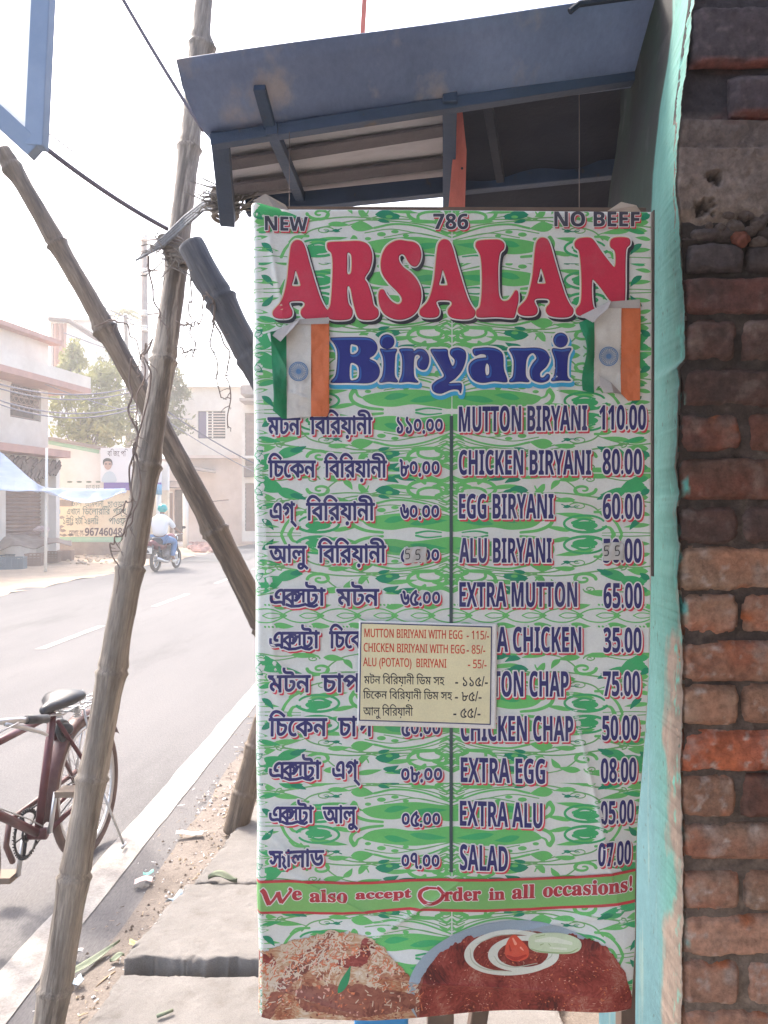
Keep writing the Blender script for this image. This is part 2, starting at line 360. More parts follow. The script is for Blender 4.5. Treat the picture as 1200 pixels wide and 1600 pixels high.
# ================================================================ rope tie, straps and hanging creepers
M['rope'] = mat('rope_fibre', (.30, .27, .24), .9, (.16, .14, .13), 40, bump=.6)
M['strap'] = mat('pale_strap', (.22, .235, .26), .8, (.13, .135, .15), 30, bump=.4)
def wander(p, q, n, amp, seed, sag=0):
    p, q = Vector(p), Vector(q); o = []
    for i in range(n+1):
        t = i/n; v = p.lerp(q, t); e = math.sin(math.pi*t)**.5 if 0 < t < 1 else 0; FQ = 2.6
        v += Vector((float(vnoise(np.array(t*FQ), np.array(seed*1.7), seed, 2)), float(vnoise(np.array(t*FQ), np.array(seed*1.7+9), seed, 2))*.5, float(vnoise(np.array(t*FQ), np.array(seed*1.7+5), seed, 2))))*amp*e
        v.z -= sag*4*t*(1-t); o.append(v)
    return o
c = P(268, 392, 2.62)
b_ = MB()
for i in range(9):
    zz = c+Vector((.004*i, -.0, .035-.010*i)); b_.ring(zz, Vector((.12+.05*math.sin(i*2), .1*math.cos(i), 1)), .042+.003*math.sin(i*3), .006, 20, 5)
tie = tag(b_.build('rope_tie', M['rope'], smooth=True), 'grey rope binding wound round the tallest bamboo pole at the cable crossing', 'rope')
b_ = MB()
for i in range(26):
    a = rng.uniform(0, 6.28); d = Vector((math.cos(a)*.10, rng.uniform(-.05, .03), math.sin(a)*.07-.05)); s0 = c+Vector((rng.uniform(-.03, .04), -.04, rng.uniform(-.05, .03)))
    b_.tube(wander(s0, s0+d*rng.uniform(.4, 1.3), 6, .03, i), [.0022]*6+[.0012], 4)
b_.build('frayed_ends', M['rope'], tie, True)
b_ = MB()
for k in range(4):
    pts = [P(230-6*k, 392+5*k, 2.60), P(255, 372+4*k, 2.56), P(290, 338+5*k, 2.50), P(318, 316+4*k, 2.3), P(345, 308+6*k, 2.05)]
    b_.tube(pts, [.004, .006, .006, .005, .004], 5)
tag(b_.build('cloth_strap', M['strap'], smooth=True), 'pale twisted straps stretched from the pole tie to the canopy corner', 'strap')
b_ = MB(); kc = P(352, 320, 2.0)
for i in range(70):
    a = rng.uniform(-.6, 3.6); L = rng.uniform(.03, .10); d = Vector((math.cos(a)*L, rng.uniform(-.04, .01), math.sin(a)*L*.6))
    s0 = kc+Vector((rng.uniform(-.015, .05), -.03, rng.uniform(-.03, .03))); b_.tube(wander(s0, s0+d, 4, .02, i+40), [.0028, .0028, .002, .002, .0008], 4)
for i in range(6): b_.ring(kc+Vector((.0, 0, .03-.012*i)), (.1*math.sin(i), .1, 1), .032, .0055, 16, 5)
tag(b_.build('rope_knot', M['rope'], smooth=True), 'shaggy rope knot binding the canopy corner post above the banner top left', 'rope')
M['vine'] = mat('dry_creeper', (.14, .11, .10), .9, (.22, .17, .14), 20)
def creeper(label, runs, seed, r=.0038, twigs=10):
    b_ = MB()
    for ri, pts in enumerate(runs):
        path = []
        for i in range(len(pts)-1): path += wander(P(*pts[i]), P(*pts[i+1]), 9, .028, seed+ri*7+i)[:-1]
        path.append(P(*pts[-1])); path = [Vector(v) for v in smooth_open([tuple(v) for v in path[::3]+[path[-1]]], 5)]; b_.tube(path, [r*(1-.5*i/len(path)) for i in range(len(path))], 5)
        for t in range(twigs):
            s0 = path[rng.integers(0, len(path))]; d = Vector((rng.uniform(-.04, .04), rng.uniform(-.02, .02), rng.uniform(-.05, .01))); b_.tube(wander(s0, s0+d, 3, .01, t+seed), [.0016, .0016, .0012, .0008], 3)
    return tag(b_.build('dry_creeper', M['vine'], smooth=True), label, 'creeper', 'dry creepers hanging on the bamboo poles')
creeper('dry creeper twining down the left side of the tallest bamboo pole to a loose loop', [
    [(232, 400, 2.60), (240, 470, 2.52), (262, 512, 2.48)], [(205, 560, 2.5), (200, 640, 2.47), (212, 700, 2.44), (203, 760, 2.42), (192, 835, 2.38), (178, 850, 2.37), (176, 870, 2.36), (186, 905, 2.34)],
    [(238, 530, 2.55), (226, 560, 2.5), (232, 620, 2.48), (208, 700, 2.45), (206, 780, 2.4), (192, 800, 2.4)], [(212, 690, 2.45), (218, 740, 2.42), (208, 800, 2.4), (196, 838, 2.38)]], 3)
creeper('thin brown creeper looped over the slanting bamboo pole near its dark knot', [
    [(148, 510, 3.05), (172, 500, 3.0), (196, 505, 2.98), (212, 530, 2.97), (217, 570, 2.96), (214, 590, 2.96)], [(228, 536, 2.8), (222, 556, 2.8), (226, 590, 2.75), (214, 640, 2.72), (216, 690, 2.7)]], 31, .004, 5)
creeper('thin dead creepers dangling from the rope tie beside the dark bamboo end', [
    [(296, 400, 2.4), (300, 470, 2.4), (300, 500, 2.4), (301, 556, 2.4)], [(322, 456, 2.35), (334, 490, 2.35), (338, 560, 2.35), (345, 620, 2.35)],
    [(332, 470, 2.35), (344, 520, 2.35), (356, 570, 2.35), (358, 600, 2.35), (356, 668, 2.35)], [(282, 508, 2.42), (302, 510, 2.4), (312, 505, 2.4), (318, 462, 2.38)], [(290, 400, 2.4), (312, 422, 2.4), (322, 425, 2.38)], [(285, 545, 2.42), (300, 546, 2.4)]], 50, .003, 14)

# ================================================================ overhead wires
M['cable'] = mat('cable', (.10, .09, .12), .6); M['wire_far'] = mat('wire_far', (.22, .2, .22), .6)
def wire(label, a, b_2, r, sag, grp='overhead wires and cables', m='cable', n=24):
    b_ = MB(); b_.tube(wander(a, b_2, n, 0, 1, sag), r, 6)
    return tag(b_.build('overhead_cable', M[m], smooth=True), label, 'cable', grp)
wire('thick dark cable running from the roadside sign frame down to the rope tie', P(-60, 120, 2.1), P(262, 358, 2.62), .0075, .03)
wire('twin thin wire beside the thick cable at the sign frame corner', P(60, 196, 2.2), P(118, 240, 2.3), .002, .0)
wire('dark cable dropping from the top edge behind the canopy corner', P(170, -40, 2.6), P(318, 205, 2.7), .0065, .01)
wire('thin wire passing behind the sign frame down to the pole', P(40, 45, 4), P(285, 356, 3.4), .0022, .04)
wire('short wire above the canopy roof, left of the next one', P(425, -30, 5), P(470, 120, 5), .003, .02, m='wire_far')
wire('short wire above the canopy roof near its middle', P(500, -30, 5), P(545, 100, 5), .003, .02)
for i, (y0, y1, y2, l) in enumerate([(594, 607, 596, 'highest'), (599, 611, 601, 'second'), (615, 628, 622, 'third'), (620, 631, 625, 'lowest')]):
    wire('%s of the service wires sagging across the left house front' % l, P(-60, y0-14, 19), P(260, y2-8, 22), .02, .55+.05*i, 'service wires across the far street', 'wire_far')
wire('wire sloping past the window of the far right house', P(258, 640, 24), P(420, 735, 24), .02, .1, 'service wires across the far street')
wire('lower wire sloping past the window of the far right house', P(250, 650, 24), P(420, 748, 24), .015, .1, 'service wires across the far street', 'wire_far')
wire('high thin wire crossing behind the utility pole', P(90, 430, 30), P(300, 470, 30), .018, .5, 'service wires across the far street', 'wire_far')
wire('thin wire running from the ochre wall toward the far house', P(70, 600, 25), P(300, 655, 30), .018, .25, 'service wires across the far street', 'wire_far')
wire('faint wire just under the lowest cross arm', P(100, 520, 26), P(400, 590, 30), .016, .3, 'service wires across the far street', 'wire_far')
wire('upper wire leaving the utility pole to the left', P(160, 478, 26), P(226, 506, 26.5), .02, .05, 'wires on the utility pole', 'wire_far')
wire('middle wire leaving the utility pole to the left', P(160, 486, 26), P(226, 512, 26.5), .02, .05, 'wires on the utility pole', 'wire_far')
# ================================================================ ink: printed shapes as thin clean-edged meshes
_tc = {}
def text_loops(s):                  # outline loops of a string in em units (visual order for Bengali)
    if s in _tc: return _tc[s]
    c = bpy.data.curves.new('tmp_text', 'FONT'); c.body = s; c.size = 1; c.fill_mode = 'NONE'; c.resolution_u = 3
    o = bpy.data.objects.new('tmp_text', c); COL.objects.link(o)
    me = bpy.data.meshes.new_from_object(o.evaluated_get(bpy.context.evaluated_depsgraph_get()))
    co = np.empty(len(me.vertices)*3); me.vertices.foreach_get('co', co); co = co.reshape(-1, 3)[:, :2]
    ed = np.empty(len(me.edges)*2, int); me.edges.foreach_get('vertices', ed); ed = ed.reshape(-1, 2)
    bpy.data.objects.remove(o); bpy.data.curves.remove(c); bpy.data.meshes.remove(me)
    loops = []; st = 0
    for i in range(len(ed)):
        if ed[i, 1] < ed[i, 0]:
            loops.append(co[st:ed[i, 0]+1].copy()); st = ed[i, 0]+1
    _tc[s] = loops; return loops
def lat(s, bold=True, face='sans'):   # Latin letters as bold faces of the built-in font
    o = ''
    U, Lc, D = {'sans': (0x1D5D4, 0x1D5EE, 0x1D7EC), 'serif': (0x1D400, 0x1D41A, 0x1D7CE), 'ital': (0x1D468, 0x1D482, 0x1D7CE), 'thin': (0x1D5A0, 0x1D5BA, 0x1D7E2)}[face]
    for ch in s:
        if 'A' <= ch <= 'Z': o += chr(U+ord(ch)-65)
        elif 'a' <= ch <= 'z': o += chr(Lc+ord(ch)-97)
        elif '0' <= ch <= '9': o += chr(D+ord(ch)-48)
        else: o += ch
    return o
def field(loops, x0, y0, nx, ny, st, maxd):       # signed distance (inside > 0), nonzero winding
    Wd = np.zeros((ny, nx+1)); D = np.full((ny, nx), maxd*1.0)
    gx = x0+np.arange(nx)*st; gy = y0+np.arange(ny)*st
    for L in loops:
        A = L; B = np.roll(L, -1, 0)
        for (ax, ay), (bx, by) in zip(A, B):
            if ay != by:
                s = 1 if by > ay else -1; lo_, hi_ = (ay, by) if s > 0 else (by, ay)
                r0 = max(0, int(math.ceil((lo_-y0)/st))); r1 = min(ny, int(math.ceil((hi_-y0)/st)))
                if r1 > r0:
                    rows = np.arange(r0, r1); xx = ax+(gy[rows]-ay)*(bx-ax)/(by-ay)
                    cc = np.clip(np.ceil((xx-x0)/st).astype(int), 0, nx); np.add.at(Wd, (rows, cc), s)
            i0 = max(0, int((min(ax, bx)-maxd-x0)/st)); i1 = min(nx, int((max(ax, bx)+maxd-x0)/st)+2)
            j0 = max(0, int((min(ay, by)-maxd-y0)/st)); j1 = min(ny, int((max(ay, by)+maxd-y0)/st)+2)
            if i1 <= i0 or j1 <= j0: continue
            X = gx[i0:i1][None, :]-ax; Y = gy[j0:j1][:, None]-ay; dx, dy = bx-ax, by-ay; q = dx*dx+dy*dy
            t = np.clip((X*dx+Y*dy)/q, 0, 1) if q > 0 else 0
            d = np.hypot(X-t*dx, Y-t*dy); np.minimum(D[j0:j1, i0:i1], d, out=D[j0:j1, i0:i1])
    ins = np.cumsum(Wd, 1)[:, :nx] != 0
    return np.where(ins, np.maximum(D, 1e-4), -D)
def stroke_into(Fd, x0, y0, st, pts, rad):        # union of tapered capsules into a field
    ny, nx = Fd.shape
    for i in range(len(pts)-1):
        (ax, ay), (bx, by) = pts[i], pts[i+1]; ra, rb = rad[i], rad[i+1]; mr = max(ra, rb)+3
        i0 = max(0, int((min(ax, bx)-mr-x0)/st)); i1 = min(nx, int((max(ax, bx)+mr-x0)/st)+2)
        j0 = max(0, int((min(ay, by)-mr-y0)/st)); j1 = min(ny, int((max(ay, by)+mr-y0)/st)+2)
        if i1 <= i0 or j1 <= j0: continue
        X = (x0+np.arange(i0, i1)*st)[None, :]-ax; Y = (y0+np.arange(j0, j1)*st)[:, None]-ay; dx, dy = bx-ax, by-ay; q = dx*dx+dy*dy+1e-9
        t = np.clip((X*dx+Y*dy)/q, 0, 1); d = ra+(rb-ra)*t-np.hypot(X-t*dx, Y-t*dy)
        np.maximum(Fd[j0:j1, i0:i1], d, out=Fd[j0:j1, i0:i1])
def iso(Fd, x0, y0, st, run=14):                  # polygons covering Fd > 0 (marching squares, interior merged in runs)
    a = Fd[:-1, :-1]; b = Fd[:-1, 1:]; c = Fd[1:, 1:]; d = Fd[1:, :-1]
    code = (a > 0)*1+(b > 0)*2+(c > 0)*4+(d > 0)*8
    V = []; Fs = []; base = 0
    full = code == 15; ny, nx = full.shape; qv = []
    for j in range(ny):
        r = full[j]
        if not r.any(): continue
        e = np.flatnonzero(np.diff(np.concatenate([[0], r.view(np.int8), [0]])))
        for s0, e0 in zip(e[::2], e[1::2]):
            for s in range(s0, e0, run):
                q = min(e0, s+run); qv.append(((s, j), (q, j), (q, j+1), (s, j+1)))
    if qv:
        q = np.array(qv, float).reshape(-1, 2); V.append(q); n = len(qv); Fs += np.arange(n*4).reshape(n, 4).tolist(); base = n*4
    def ep(k, J, I):
        A, B, Cc, Dd = a[J, I], b[J, I], c[J, I], d[J, I]
        if k == 'a': return np.stack([I, J], 1).astype(float)
        if k == 'b': return np.stack([I+1, J], 1).astype(float)
        if k == 'c': return np.stack([I+1, J+1], 1).astype(float)
        if k == 'd': return np.stack([I, J+1], 1).astype(float)
        if k == '0': return np.stack([I+A/(A-B), J], 1)
        if k == '1': return np.stack([I+1, J+B/(B-Cc)], 1)
        if k == '2': return np.stack([I+Dd/(Dd-Cc), J+1], 1)
        if k == '3': return np.stack([I, J+A/(A-Dd)], 1)
    cases = {1: ['a03'], 2: ['0b1'], 3: ['ab13'], 4: ['1c2'], 5: ['a03', '1c2'], 6: ['0bc2'], 7: ['abc23'], 8: ['32d'], 9: ['a02d'],
             10: ['0b1', '32d'], 11: ['ab12d'], 12: ['31cd'], 13: ['a01cd'], 14: ['0bcd3']}
    for k, polys in cases.items():
        J, I = np.nonzero(code == k)
        if not len(I): continue
        for p in polys:
            pts = np.stack([ep(ch, J, I) for ch in p], 1); n, m = pts.shape[:2]
            V.append(pts.reshape(-1, 2)); Fs += (base+np.arange(n*m).reshape(n, m)).tolist(); base += n*m
    if not V: return np.zeros((0, 2)), []
    VV = np.concatenate(V); VV = VV*st+np.array([x0, y0]); return VV, Fs
class Ink:                                        # layered print that follows a surface: surf(px, py, lift) -> xyz
    def __init__(s, surf, lift=.0004): s.surf = surf; s.V = []; s.F = []; s.mi = []; s.mats = []; s.n = 0; s.lift = lift
    def put(s, VF, m, layer):
        V, Fs = VF
        if not len(Fs): return s
        if m not in s.mats: s.mats.append(m)
        s.V.append(s.surf(V[:, 0], V[:, 1], layer*s.lift)); s.F += [tuple(i+s.n for i in f) for f in Fs]; s.mi += [s.mats.index(m)]*len(Fs); s.n += len(V); return s
    def build(s, name, parent, label=None):
        me = bpy.data.meshes.new(name); V = np.concatenate(s.V); me.from_pydata(V.tolist(), [], s.F); me.update()
        o = link(name, me, [M[m] for m in s.mats], parent); me.polygons.foreach_set('material_index', s.mi)
        if label: o['label'] = label
        return o
def fit(loops, x0, x1, ytop, ybase, etop=None, ebase=0.0, slope=0, shear=0):   # em loops -> photo-pixel loops
    allp = np.concatenate(loops); mnx, mxx = allp[:, 0].min(), allp[:, 0].max()
    if etop is None: etop = allp[:, 1].max(); ebase = allp[:, 1].min()
    sx = (x1-x0)/(mxx-mnx); sy = (ybase-ytop)/(etop-ebase); out = []
    for L in loops:
        q = L.copy(); q[:, 0] = x0+(L[:, 0]-mnx)*sx+shear*(L[:, 1]-ebase)*sy; q[:, 1] = ybase-(L[:, 1]-ebase)*sy+slope*(q[:, 0]-x0); out.append(q)
    return out
def fld(loops, st=.5, mg=8):
    a = np.concatenate(loops); x0, y0 = np.floor(a.min(0)-mg); x1, y1 = np.ceil(a.max(0)+mg)
    nx = int((x1-x0)/st)+1; ny = int((y1-y0)/st)+1
    return field(loops, x0, y0, nx, ny, st, mg), x0, y0, st
def smooth_loop(pts, k=5):                        # closed Catmull-Rom through the points
    p = np.array(pts, float); n = len(p); out = []
    for i in range(n):
        p0, p1, p2, p3 = p[i-1], p[i], p[(i+1) % n], p[(i+2) % n]
        for j in range(k):
            t = j/k; out.append(.5*((2*p1)+(-p0+p2)*t+(2*p0-5*p1+4*p2-p3)*t*t+(-p0+3*p1-3*p2+p3)*t**3))
    return np.array(out)
def flat_surf(Y, lift_dir=-1):                    # a print on a wall that faces the camera at depth Y
    def f(px, py, l): return np.stack([(px-600)/F*Y, np.full(len(px), Y-l), H-(py-800)/F*Y], 1)
    return f

# ================================================================ FAR SIDE OF THE ROAD
M['cream'] = mat('wall_cream', (.72, .66, .58), .9, (.62, .55, .47), 1.2, bump=.15, bsc=20)
M['whitewash'] = mat('whitewash', (.80, .77, .72), .9, (.70, .66, .60), .9)
M['pinkish'] = mat('wall_pinkish', (.70, .58, .50), .9, (.6, .48, .40), 1.2)
M['salmon'] = mat('salmon_trim', (.48, .27, .22), .85, (.40, .23, .19), 3)
M['shutter'] = mat('shutter_brown', (.30, .20, .165), .65, (.22, .15, .12), 2)
M['dark'] = mat('dark_opening', (.045, .035, .032), .95)
M['darkbrown'] = mat('dark_brown', (.10, .07, .06), .9, (.16, .11, .09), 5)
M['yellow_wall'] = mat('yellow_ochre_wash', (.74, .60, .42), .9, (.80, .68, .50), 1.3, col3=(.58, .43, .30), sc3=2.5)
M['green_band'] = mat('green_band', (.30, .52, .36), .85, (.40, .58, .42), 3)
M['grey_plinth'] = mat('grey_plinth', (.36, .29, .24), .95, (.28, .22, .19), 3)
M['iron'] = mat('iron_grille', (.12, .09, .08), .7)
M['grille_purple'] = mat('shutter_purple', (.12, .09, .17), .7)
M['tarp'] = mat('tarp_blue_white', (.56, .63, .76), .6, (.68, .73, .82), 1.8, transl=.35, stretch=(1, 1, 4))
M['jute'] = mat('jute_sack', (.26, .20, .16), .95, (.33, .26, .21), 4, bump=.4)
M['crate_grey'] = mat('crate_grey', (.20, .23, .25), .7); M['crate_brown'] = mat('crate_brown', (.34, .24, .19), .75); M['crate_blue'] = mat('crate_blue', (.10, .17, .24), .6)
M['sign_white'] = mat('sign_white', (.80, .78, .78), .6); M['sign_purple'] = mat('sign_purple', (.16, .09, .36), .6)
M['ink_wall'] = mat('wall_lettering', (.16, .20, .15), .9); M['ink_num'] = mat('wall_numerals', (.12, .07, .07), .9); M['ink_red'] = mat('poster_mark', (.55, .22, .2), .8)
M['skin'] = mat('skin', (.25, .14, .095), .6); M['hair'] = mat('hair', (.02, .018, .018), .7)
M['post_white'] = mat('post_white', (.72, .70, .64), .8); M['post_blue'] = mat('post_blue', (.16, .36, .52), .7); M['rust'] = mat('rusty_iron', (.20, .12, .09), .8, (.13, .08, .06), 9)

# --- left house: its front runs along (.2, 1)
h0 = Vector((-14.6, 11.0, 0)); HD = Vector((.2, 1, 0)).normalized(); HN = Vector((1, -.2, 0)).normalized()
hE = Vector((-11.52, 26.4, 0)); h0 = hE-HD*16
def hp(s, out, z): return hE-HD*s+HN*out+Vector((0, 0, z))
def hpx(px):               # distance s along the front seen at pixel column px
    k = (px-600)/F; return (k*hE.y-hE.x)/(k*HD.y-HD.x)
def hz(px, py): s = hpx(px); return H-(py-800)/F*hp(s, 0, 0).y
house = empty('balcony_house', hE, 'cream two storey house with salmon slab edges and an arched window', 'house')
def hbox(mb, s0, s1, o0, o1, z0, z1):
    vs = [hp(s0, o0, z0), hp(s1, o0, z0), hp(s1, o1, z0), hp(s0, o1, z0), hp(s0, o0, z1), hp(s1, o0, z1), hp(s1, o1, z1), hp(s0, o1, z1)]
    return mb.add(vs, [(0, 3, 2, 1), (4, 5, 6, 7), (0, 1, 5, 4), (1, 2, 6, 5), (2, 3, 7, 6), (3, 0, 4, 7)])
zf1, zb, zr = 3.45, 5.75, 7.35
ws0, ws1 = hpx(64), hpx(16); ss0, ss1 = hpx(71), hpx(9); ms = 16
b_ = MB()      # ground floor around the shutter opening
hbox(b_, 0, ss0, -6, 0, 0, zf1); hbox(b_, ss1, ms, -6, 0, 0, zf1); hbox(b_, ss0+.002, ss1-.002, -6, -.35, 0, zf1); hbox(b_, ss0+.002, ss1-.002, -.349, 0, 3.1, zf1)
zw0, zw1, zwt = hz(40, 655), hz(40, 612), hz(40, 592)       # arched window sill, spring, crown
hbox(b_, 0, ws0, -6, 0, zf1+.24, zb); hbox(b_, ws1, ms, -6, 0, zf1+.24, zb); hbox(b_, ws0+.002, ws1-.002, -6, -.3, zf1+.24, zb)
hbox(b_, ws0+.002, ws1-.002, -.299, 0, zf1+.24, zw0)
N = 14; arcp = [(ws0+(ws1-ws0)*(.5-.5*math.cos(math.pi*i/N)), zw1+(zwt-zw1)*math.sin(math.pi*i/N)) for i in range(N+1)]
for (sa, za), (sb, zb_) in zip(arcp[:-1], arcp[1:]):
    v = [hp(sa, 0, za), hp(sb, 0, zb_), hp(sb, 0, zb), hp(sa, 0, zb), hp(sa, -.29, za), hp(sb, -.29, zb_)]
    b_.add(v, [(3, 2, 1, 0), (0, 1, 5, 4)])
hbox(b_, 0, ms, -6, .02, zb+.2, zr)
b_.build('wall', M['cream'], house)
b_ = MB(); hbox(b_, -1.0, ms, -5.9, 1.0, zb, zb+.198); b_.build('balcony_slab', M['salmon'], house)
b_ = MB(); hbox(b_, -.25, ms, -5.9, .35, zr+.002, zr+.16); b_.build('roof_slab', M['salmon'], house)
b_ = MB(); hbox(b_, -.15, ms, -5.9, .75, zf1+.002, zf1+.238); b_.build('floor_slab', M['salmon'], house)
b_ = MB(); hbox(b_, -.9, ms, .86, .98, zb+.2, zb+.6); hbox(b_, -1.0, -.9, -5, .98, zb+.2, zb+.6); b_.build('parapet', M['cream'], house)
b_ = MB(); hbox(b_, -.2, .0, .0, .3, .0, zf1); b_.build('corner_pillar', M['whitewash'], house)
wnd = None
b_ = MB()
for i in range(7):
    s = ws0+(ws1-ws0)*(i+.5)/7; b_.bar(hp(s, -.12, zw0), hp(s, -.12, zw1+(zwt-zw1)*.8*math.sin(math.pi*(i+.5)/7)+.0), .03, .03)
for i in range(5): b_.bar(hp(ws0, -.10, zw0+.22*i+.05), hp(ws1, -.10, zw0+.22*i+.05), .03, .03)
for i in range(3):
    for k in range(6): b_.ring(hp(ws0+(ws1-ws0)*(k+.5)/6, -.08, zw0+.35+.3*i), HN, .11, .012, 10, 3)
wnd = b_.build('window_grille', M['crate_brown'], house)
b_ = MB(); b_.quad(hp(ws0, -.28, zw0), hp(ws1, -.28, zw0), hp(ws1, -.28, zwt), hp(ws0, -.28, zwt)); b_.build('window_recess', M['darkbrown'], house)
# roller shutter of slats
zs0, zs1 = .55, 2.78
n = 17
sme = None
for i in range(n):
    z = zs0+(zs1-zs0-.1)*i/n; hgt = (zs1-zs0-.1)/n
    b_ = MB(); s0_, s1_ = ss0+.03, ss1-.03
    b_.add([hp(s0_, -.20, z), hp(s1_, -.20, z), hp(s1_, -.14, z+hgt*.5), hp(s0_, -.14, z+hgt*.5), hp(s1_, -.20, z+hgt*.97), hp(s0_, -.20, z+hgt*.97)], [(0, 3, 2, 1), (3, 5, 4, 2), (0, 5, 3), (1, 2, 4), (0, 1, 4, 5)])
    if sme is None: so_ = b_.build('shutter_slat', M['shutter'], house); sme = so_; sz = z
    else:
        c_ = sme.copy(); COL.objects.link(c_); c_.location = sme.location+Vector((0, 0, z-sz))
b_ = MB(); hbox(b_, ss0+.02, ss1-.02, -.25, -.08, zs1, zs1+.28); b_.build('shutter_box', M['darkbrown'], house)
b_ = MB()      # ragged thatch valance under the slab
for i in range(60):
    s = ss0-.2+(ss1-ss0+.9)*i/60; z = zf1-.02-.10*(i % 4); b_.bar(hp(s, .42+.05*math.sin(i), z-.1), hp(s+.28, .45, z-.35-.12*math.sin(i*1.7)), .05, .12)
b_.build('rolled_awning', M['darkbrown'], house)

# --- blue and white tarpaulin with its pole
b_ = MB(); pole_b = G(71, 893); b_.tube([pole_b, P(73, 700, pole_b.y)], [.045, .035], 8); pl = b_.build('tarpaulin_pole', M['post_white'], smooth=True)
tag(pl, 'thin whitewashed pole holding the tarpaulin, standing on the sand beside the crates', 'pole')
top = [(-60, 690, 21.6), (-20, 697, 21.4), (0, 706, 21.3), (25, 728, 21.2), (50, 750, 21.0), (73, 762, 20.7), (100, 763, 21.0), (130, 764, 21.6), (160, 764, 22.4), (196, 763, 23.2)]
bot = [(-60, 766, 19.6), (-20, 766, 19.7), (0, 766, 19.8), (25, 768, 20.0), (50, 767, 20.2), (76, 768, 20.3), (100, 779, 20.4), (130, 786, 20.9), (160, 781, 21.8), (198, 766, 23.0)]
A_ = smooth_open(top, 5); B_ = smooth_open(bot, 5); V = []; nv = 12
for i in range(len(A_)):
    for j in range(nv):
        t = j/(nv-1); q = A_[i]*(1-t)+B_[i]*t; v = P(*q); v.z += -.10*math.sin(math.pi*t)+.03*math.sin(i*1.3+3*t)*math.sin(math.pi*t); v.y += .12*math.sin(i*.9+t*4)*math.sin(math.pi*t); V.append(v)
b_ = MB(); b_.add(V, grid_faces(len(A_), nv)); o = b_.build('tarpaulin', M['tarp'], smooth=True); s_ = o.modifiers.new('thickness', 'SOLIDIFY'); s_.thickness = .01
tag(o, 'sagging blue and white tarpaulin stretched from the left house over the crates', 'tarpaulin')

# --- crates under the tarpaulin
def crate(px0, px1, pyb, pyt, m, label, rot=.2):
    g = G((px0+px1)/2, pyb); Y = g.y; wd = (px1-px0)/F*Y; hg = (pyb-pyt)/F*Y
    return crate_at(Vector((g.x, g.y, 0)), wd, hg, m, label, rot)
def crate_at(loc, wd, hg, m, label, rot):
    t = empty('plastic_crate', loc, label, 'crate', 'plastic vegetable crates stacked under the tarpaulin'); t.rotation_euler.z = rot; w2 = wd/2; d2 = .22
    b_ = MB(); b_.box((-w2, -d2, 0), (w2, d2, .03)); b_.build('base', M[m]).parent = t
    for nm, (a, q) in (('side_panel', ((-w2, -d2), (w2, -d2+.02))), ('side_panel', ((-w2, d2-.02), (w2, d2))), ('side_panel', ((-w2, -d2+.021), (-w2+.02, d2-.021))), ('side_panel', ((w2-.02, -d2+.021), (w2, d2-.021)))):
        b_ = MB()
        for k in range(4):
            z = .031+(hg-.04)*k/4; b_.box((a[0], a[1], z), (q[0], q[1], z+(hg-.04)/4*.62))
        lx = q[0]-a[0] > q[1]-a[1]
        for k in range(5):
            u = k/4
            if lx: x = a[0]+(q[0]-a[0]-.03)*u; b_.box((x, a[1]-.006, .031), (x+.03, q[1]+.006, hg))
            else: y = a[1]+(q[1]-a[1]-.03)*u; b_.box((a[0]-.006, y, .031), (q[0]+.006, y+.03, hg))
        b_.box((a[0]-.01, a[1]-.01, hg+.001), (q[0]+.01, q[1]+.01, hg+.03)); b_.build(nm, M[m]).parent = t
    return t
crate(2, 38, 889, 872, 'crate_grey', 'grey crate at the front of the row, nearest the road at the far left')
crate(-30, 18, 880, 868, 'crate_grey', 'dark grey crate at the left edge of the picture, under another crate', .1)
crate(42, 66, 884, 866, 'crate_brown', 'brown crate left of the tarpaulin pole, in the front row')
crate(72, 92, 879, 863, 'crate_brown', 'brown crate just right of the tarpaulin pole')
crate(92, 113, 876, 861, 'crate_brown', 'brown crate at the right end of the row')
t = crate(80, 106, 869, 856, 'crate_brown', 'upper brown crate at the back, standing on the crates right of the pole'); t.location.z = .28; t.location.y -= .9
t = crate(0, 20, 870, 852, 'crate_grey', 'dark crate on top of the stack at the left edge of the picture'); t.location.z = .25; t.location.y -= .5
t = crate(50, 72, 866, 832, 'crate_blue', 'dark blue crate standing tall in front of the rolled shutter', .0)
# jute cover over the crates
V = []; nu, nv = 40, 16
for i in range(nu):
    for j in range(nv):
        u, v = i/(nu-1), j/(nv-1); px = -20+(112+20)*u; py = (832+12*u if u < .6 else 839.2+(u-.6)*14)+(28-22*u)*v+3*math.sin(u*14)*v
        q = P(px, py, 24.6-1.3*v); q.z += .07*float(vnoise(np.array(u*8), np.array(v*3), 5)); V.append(q)
b_ = MB(); b_.add(V, grid_faces(nu, nv)); o = b_.build('jute_cover', M['jute'], smooth=True); o.modifiers.new('thickness', 'SOLIDIFY').thickness = .02
tag(o, 'rumpled brown jute sacking thrown over the stacked crates', 'cover')
b_ = MB(); 
for i in range(7): b_.ell(P(58+2.2*i, 828-1.5*(i % 3), 24.2)+Vector((0, 0, .0)), (.13, .1, .07), 8, 6)
tag(b_.build('cloth_bundle', M['pinkrag'], smooth=True), 'small pale cloth bundle on top of the blue crate', 'bundle')

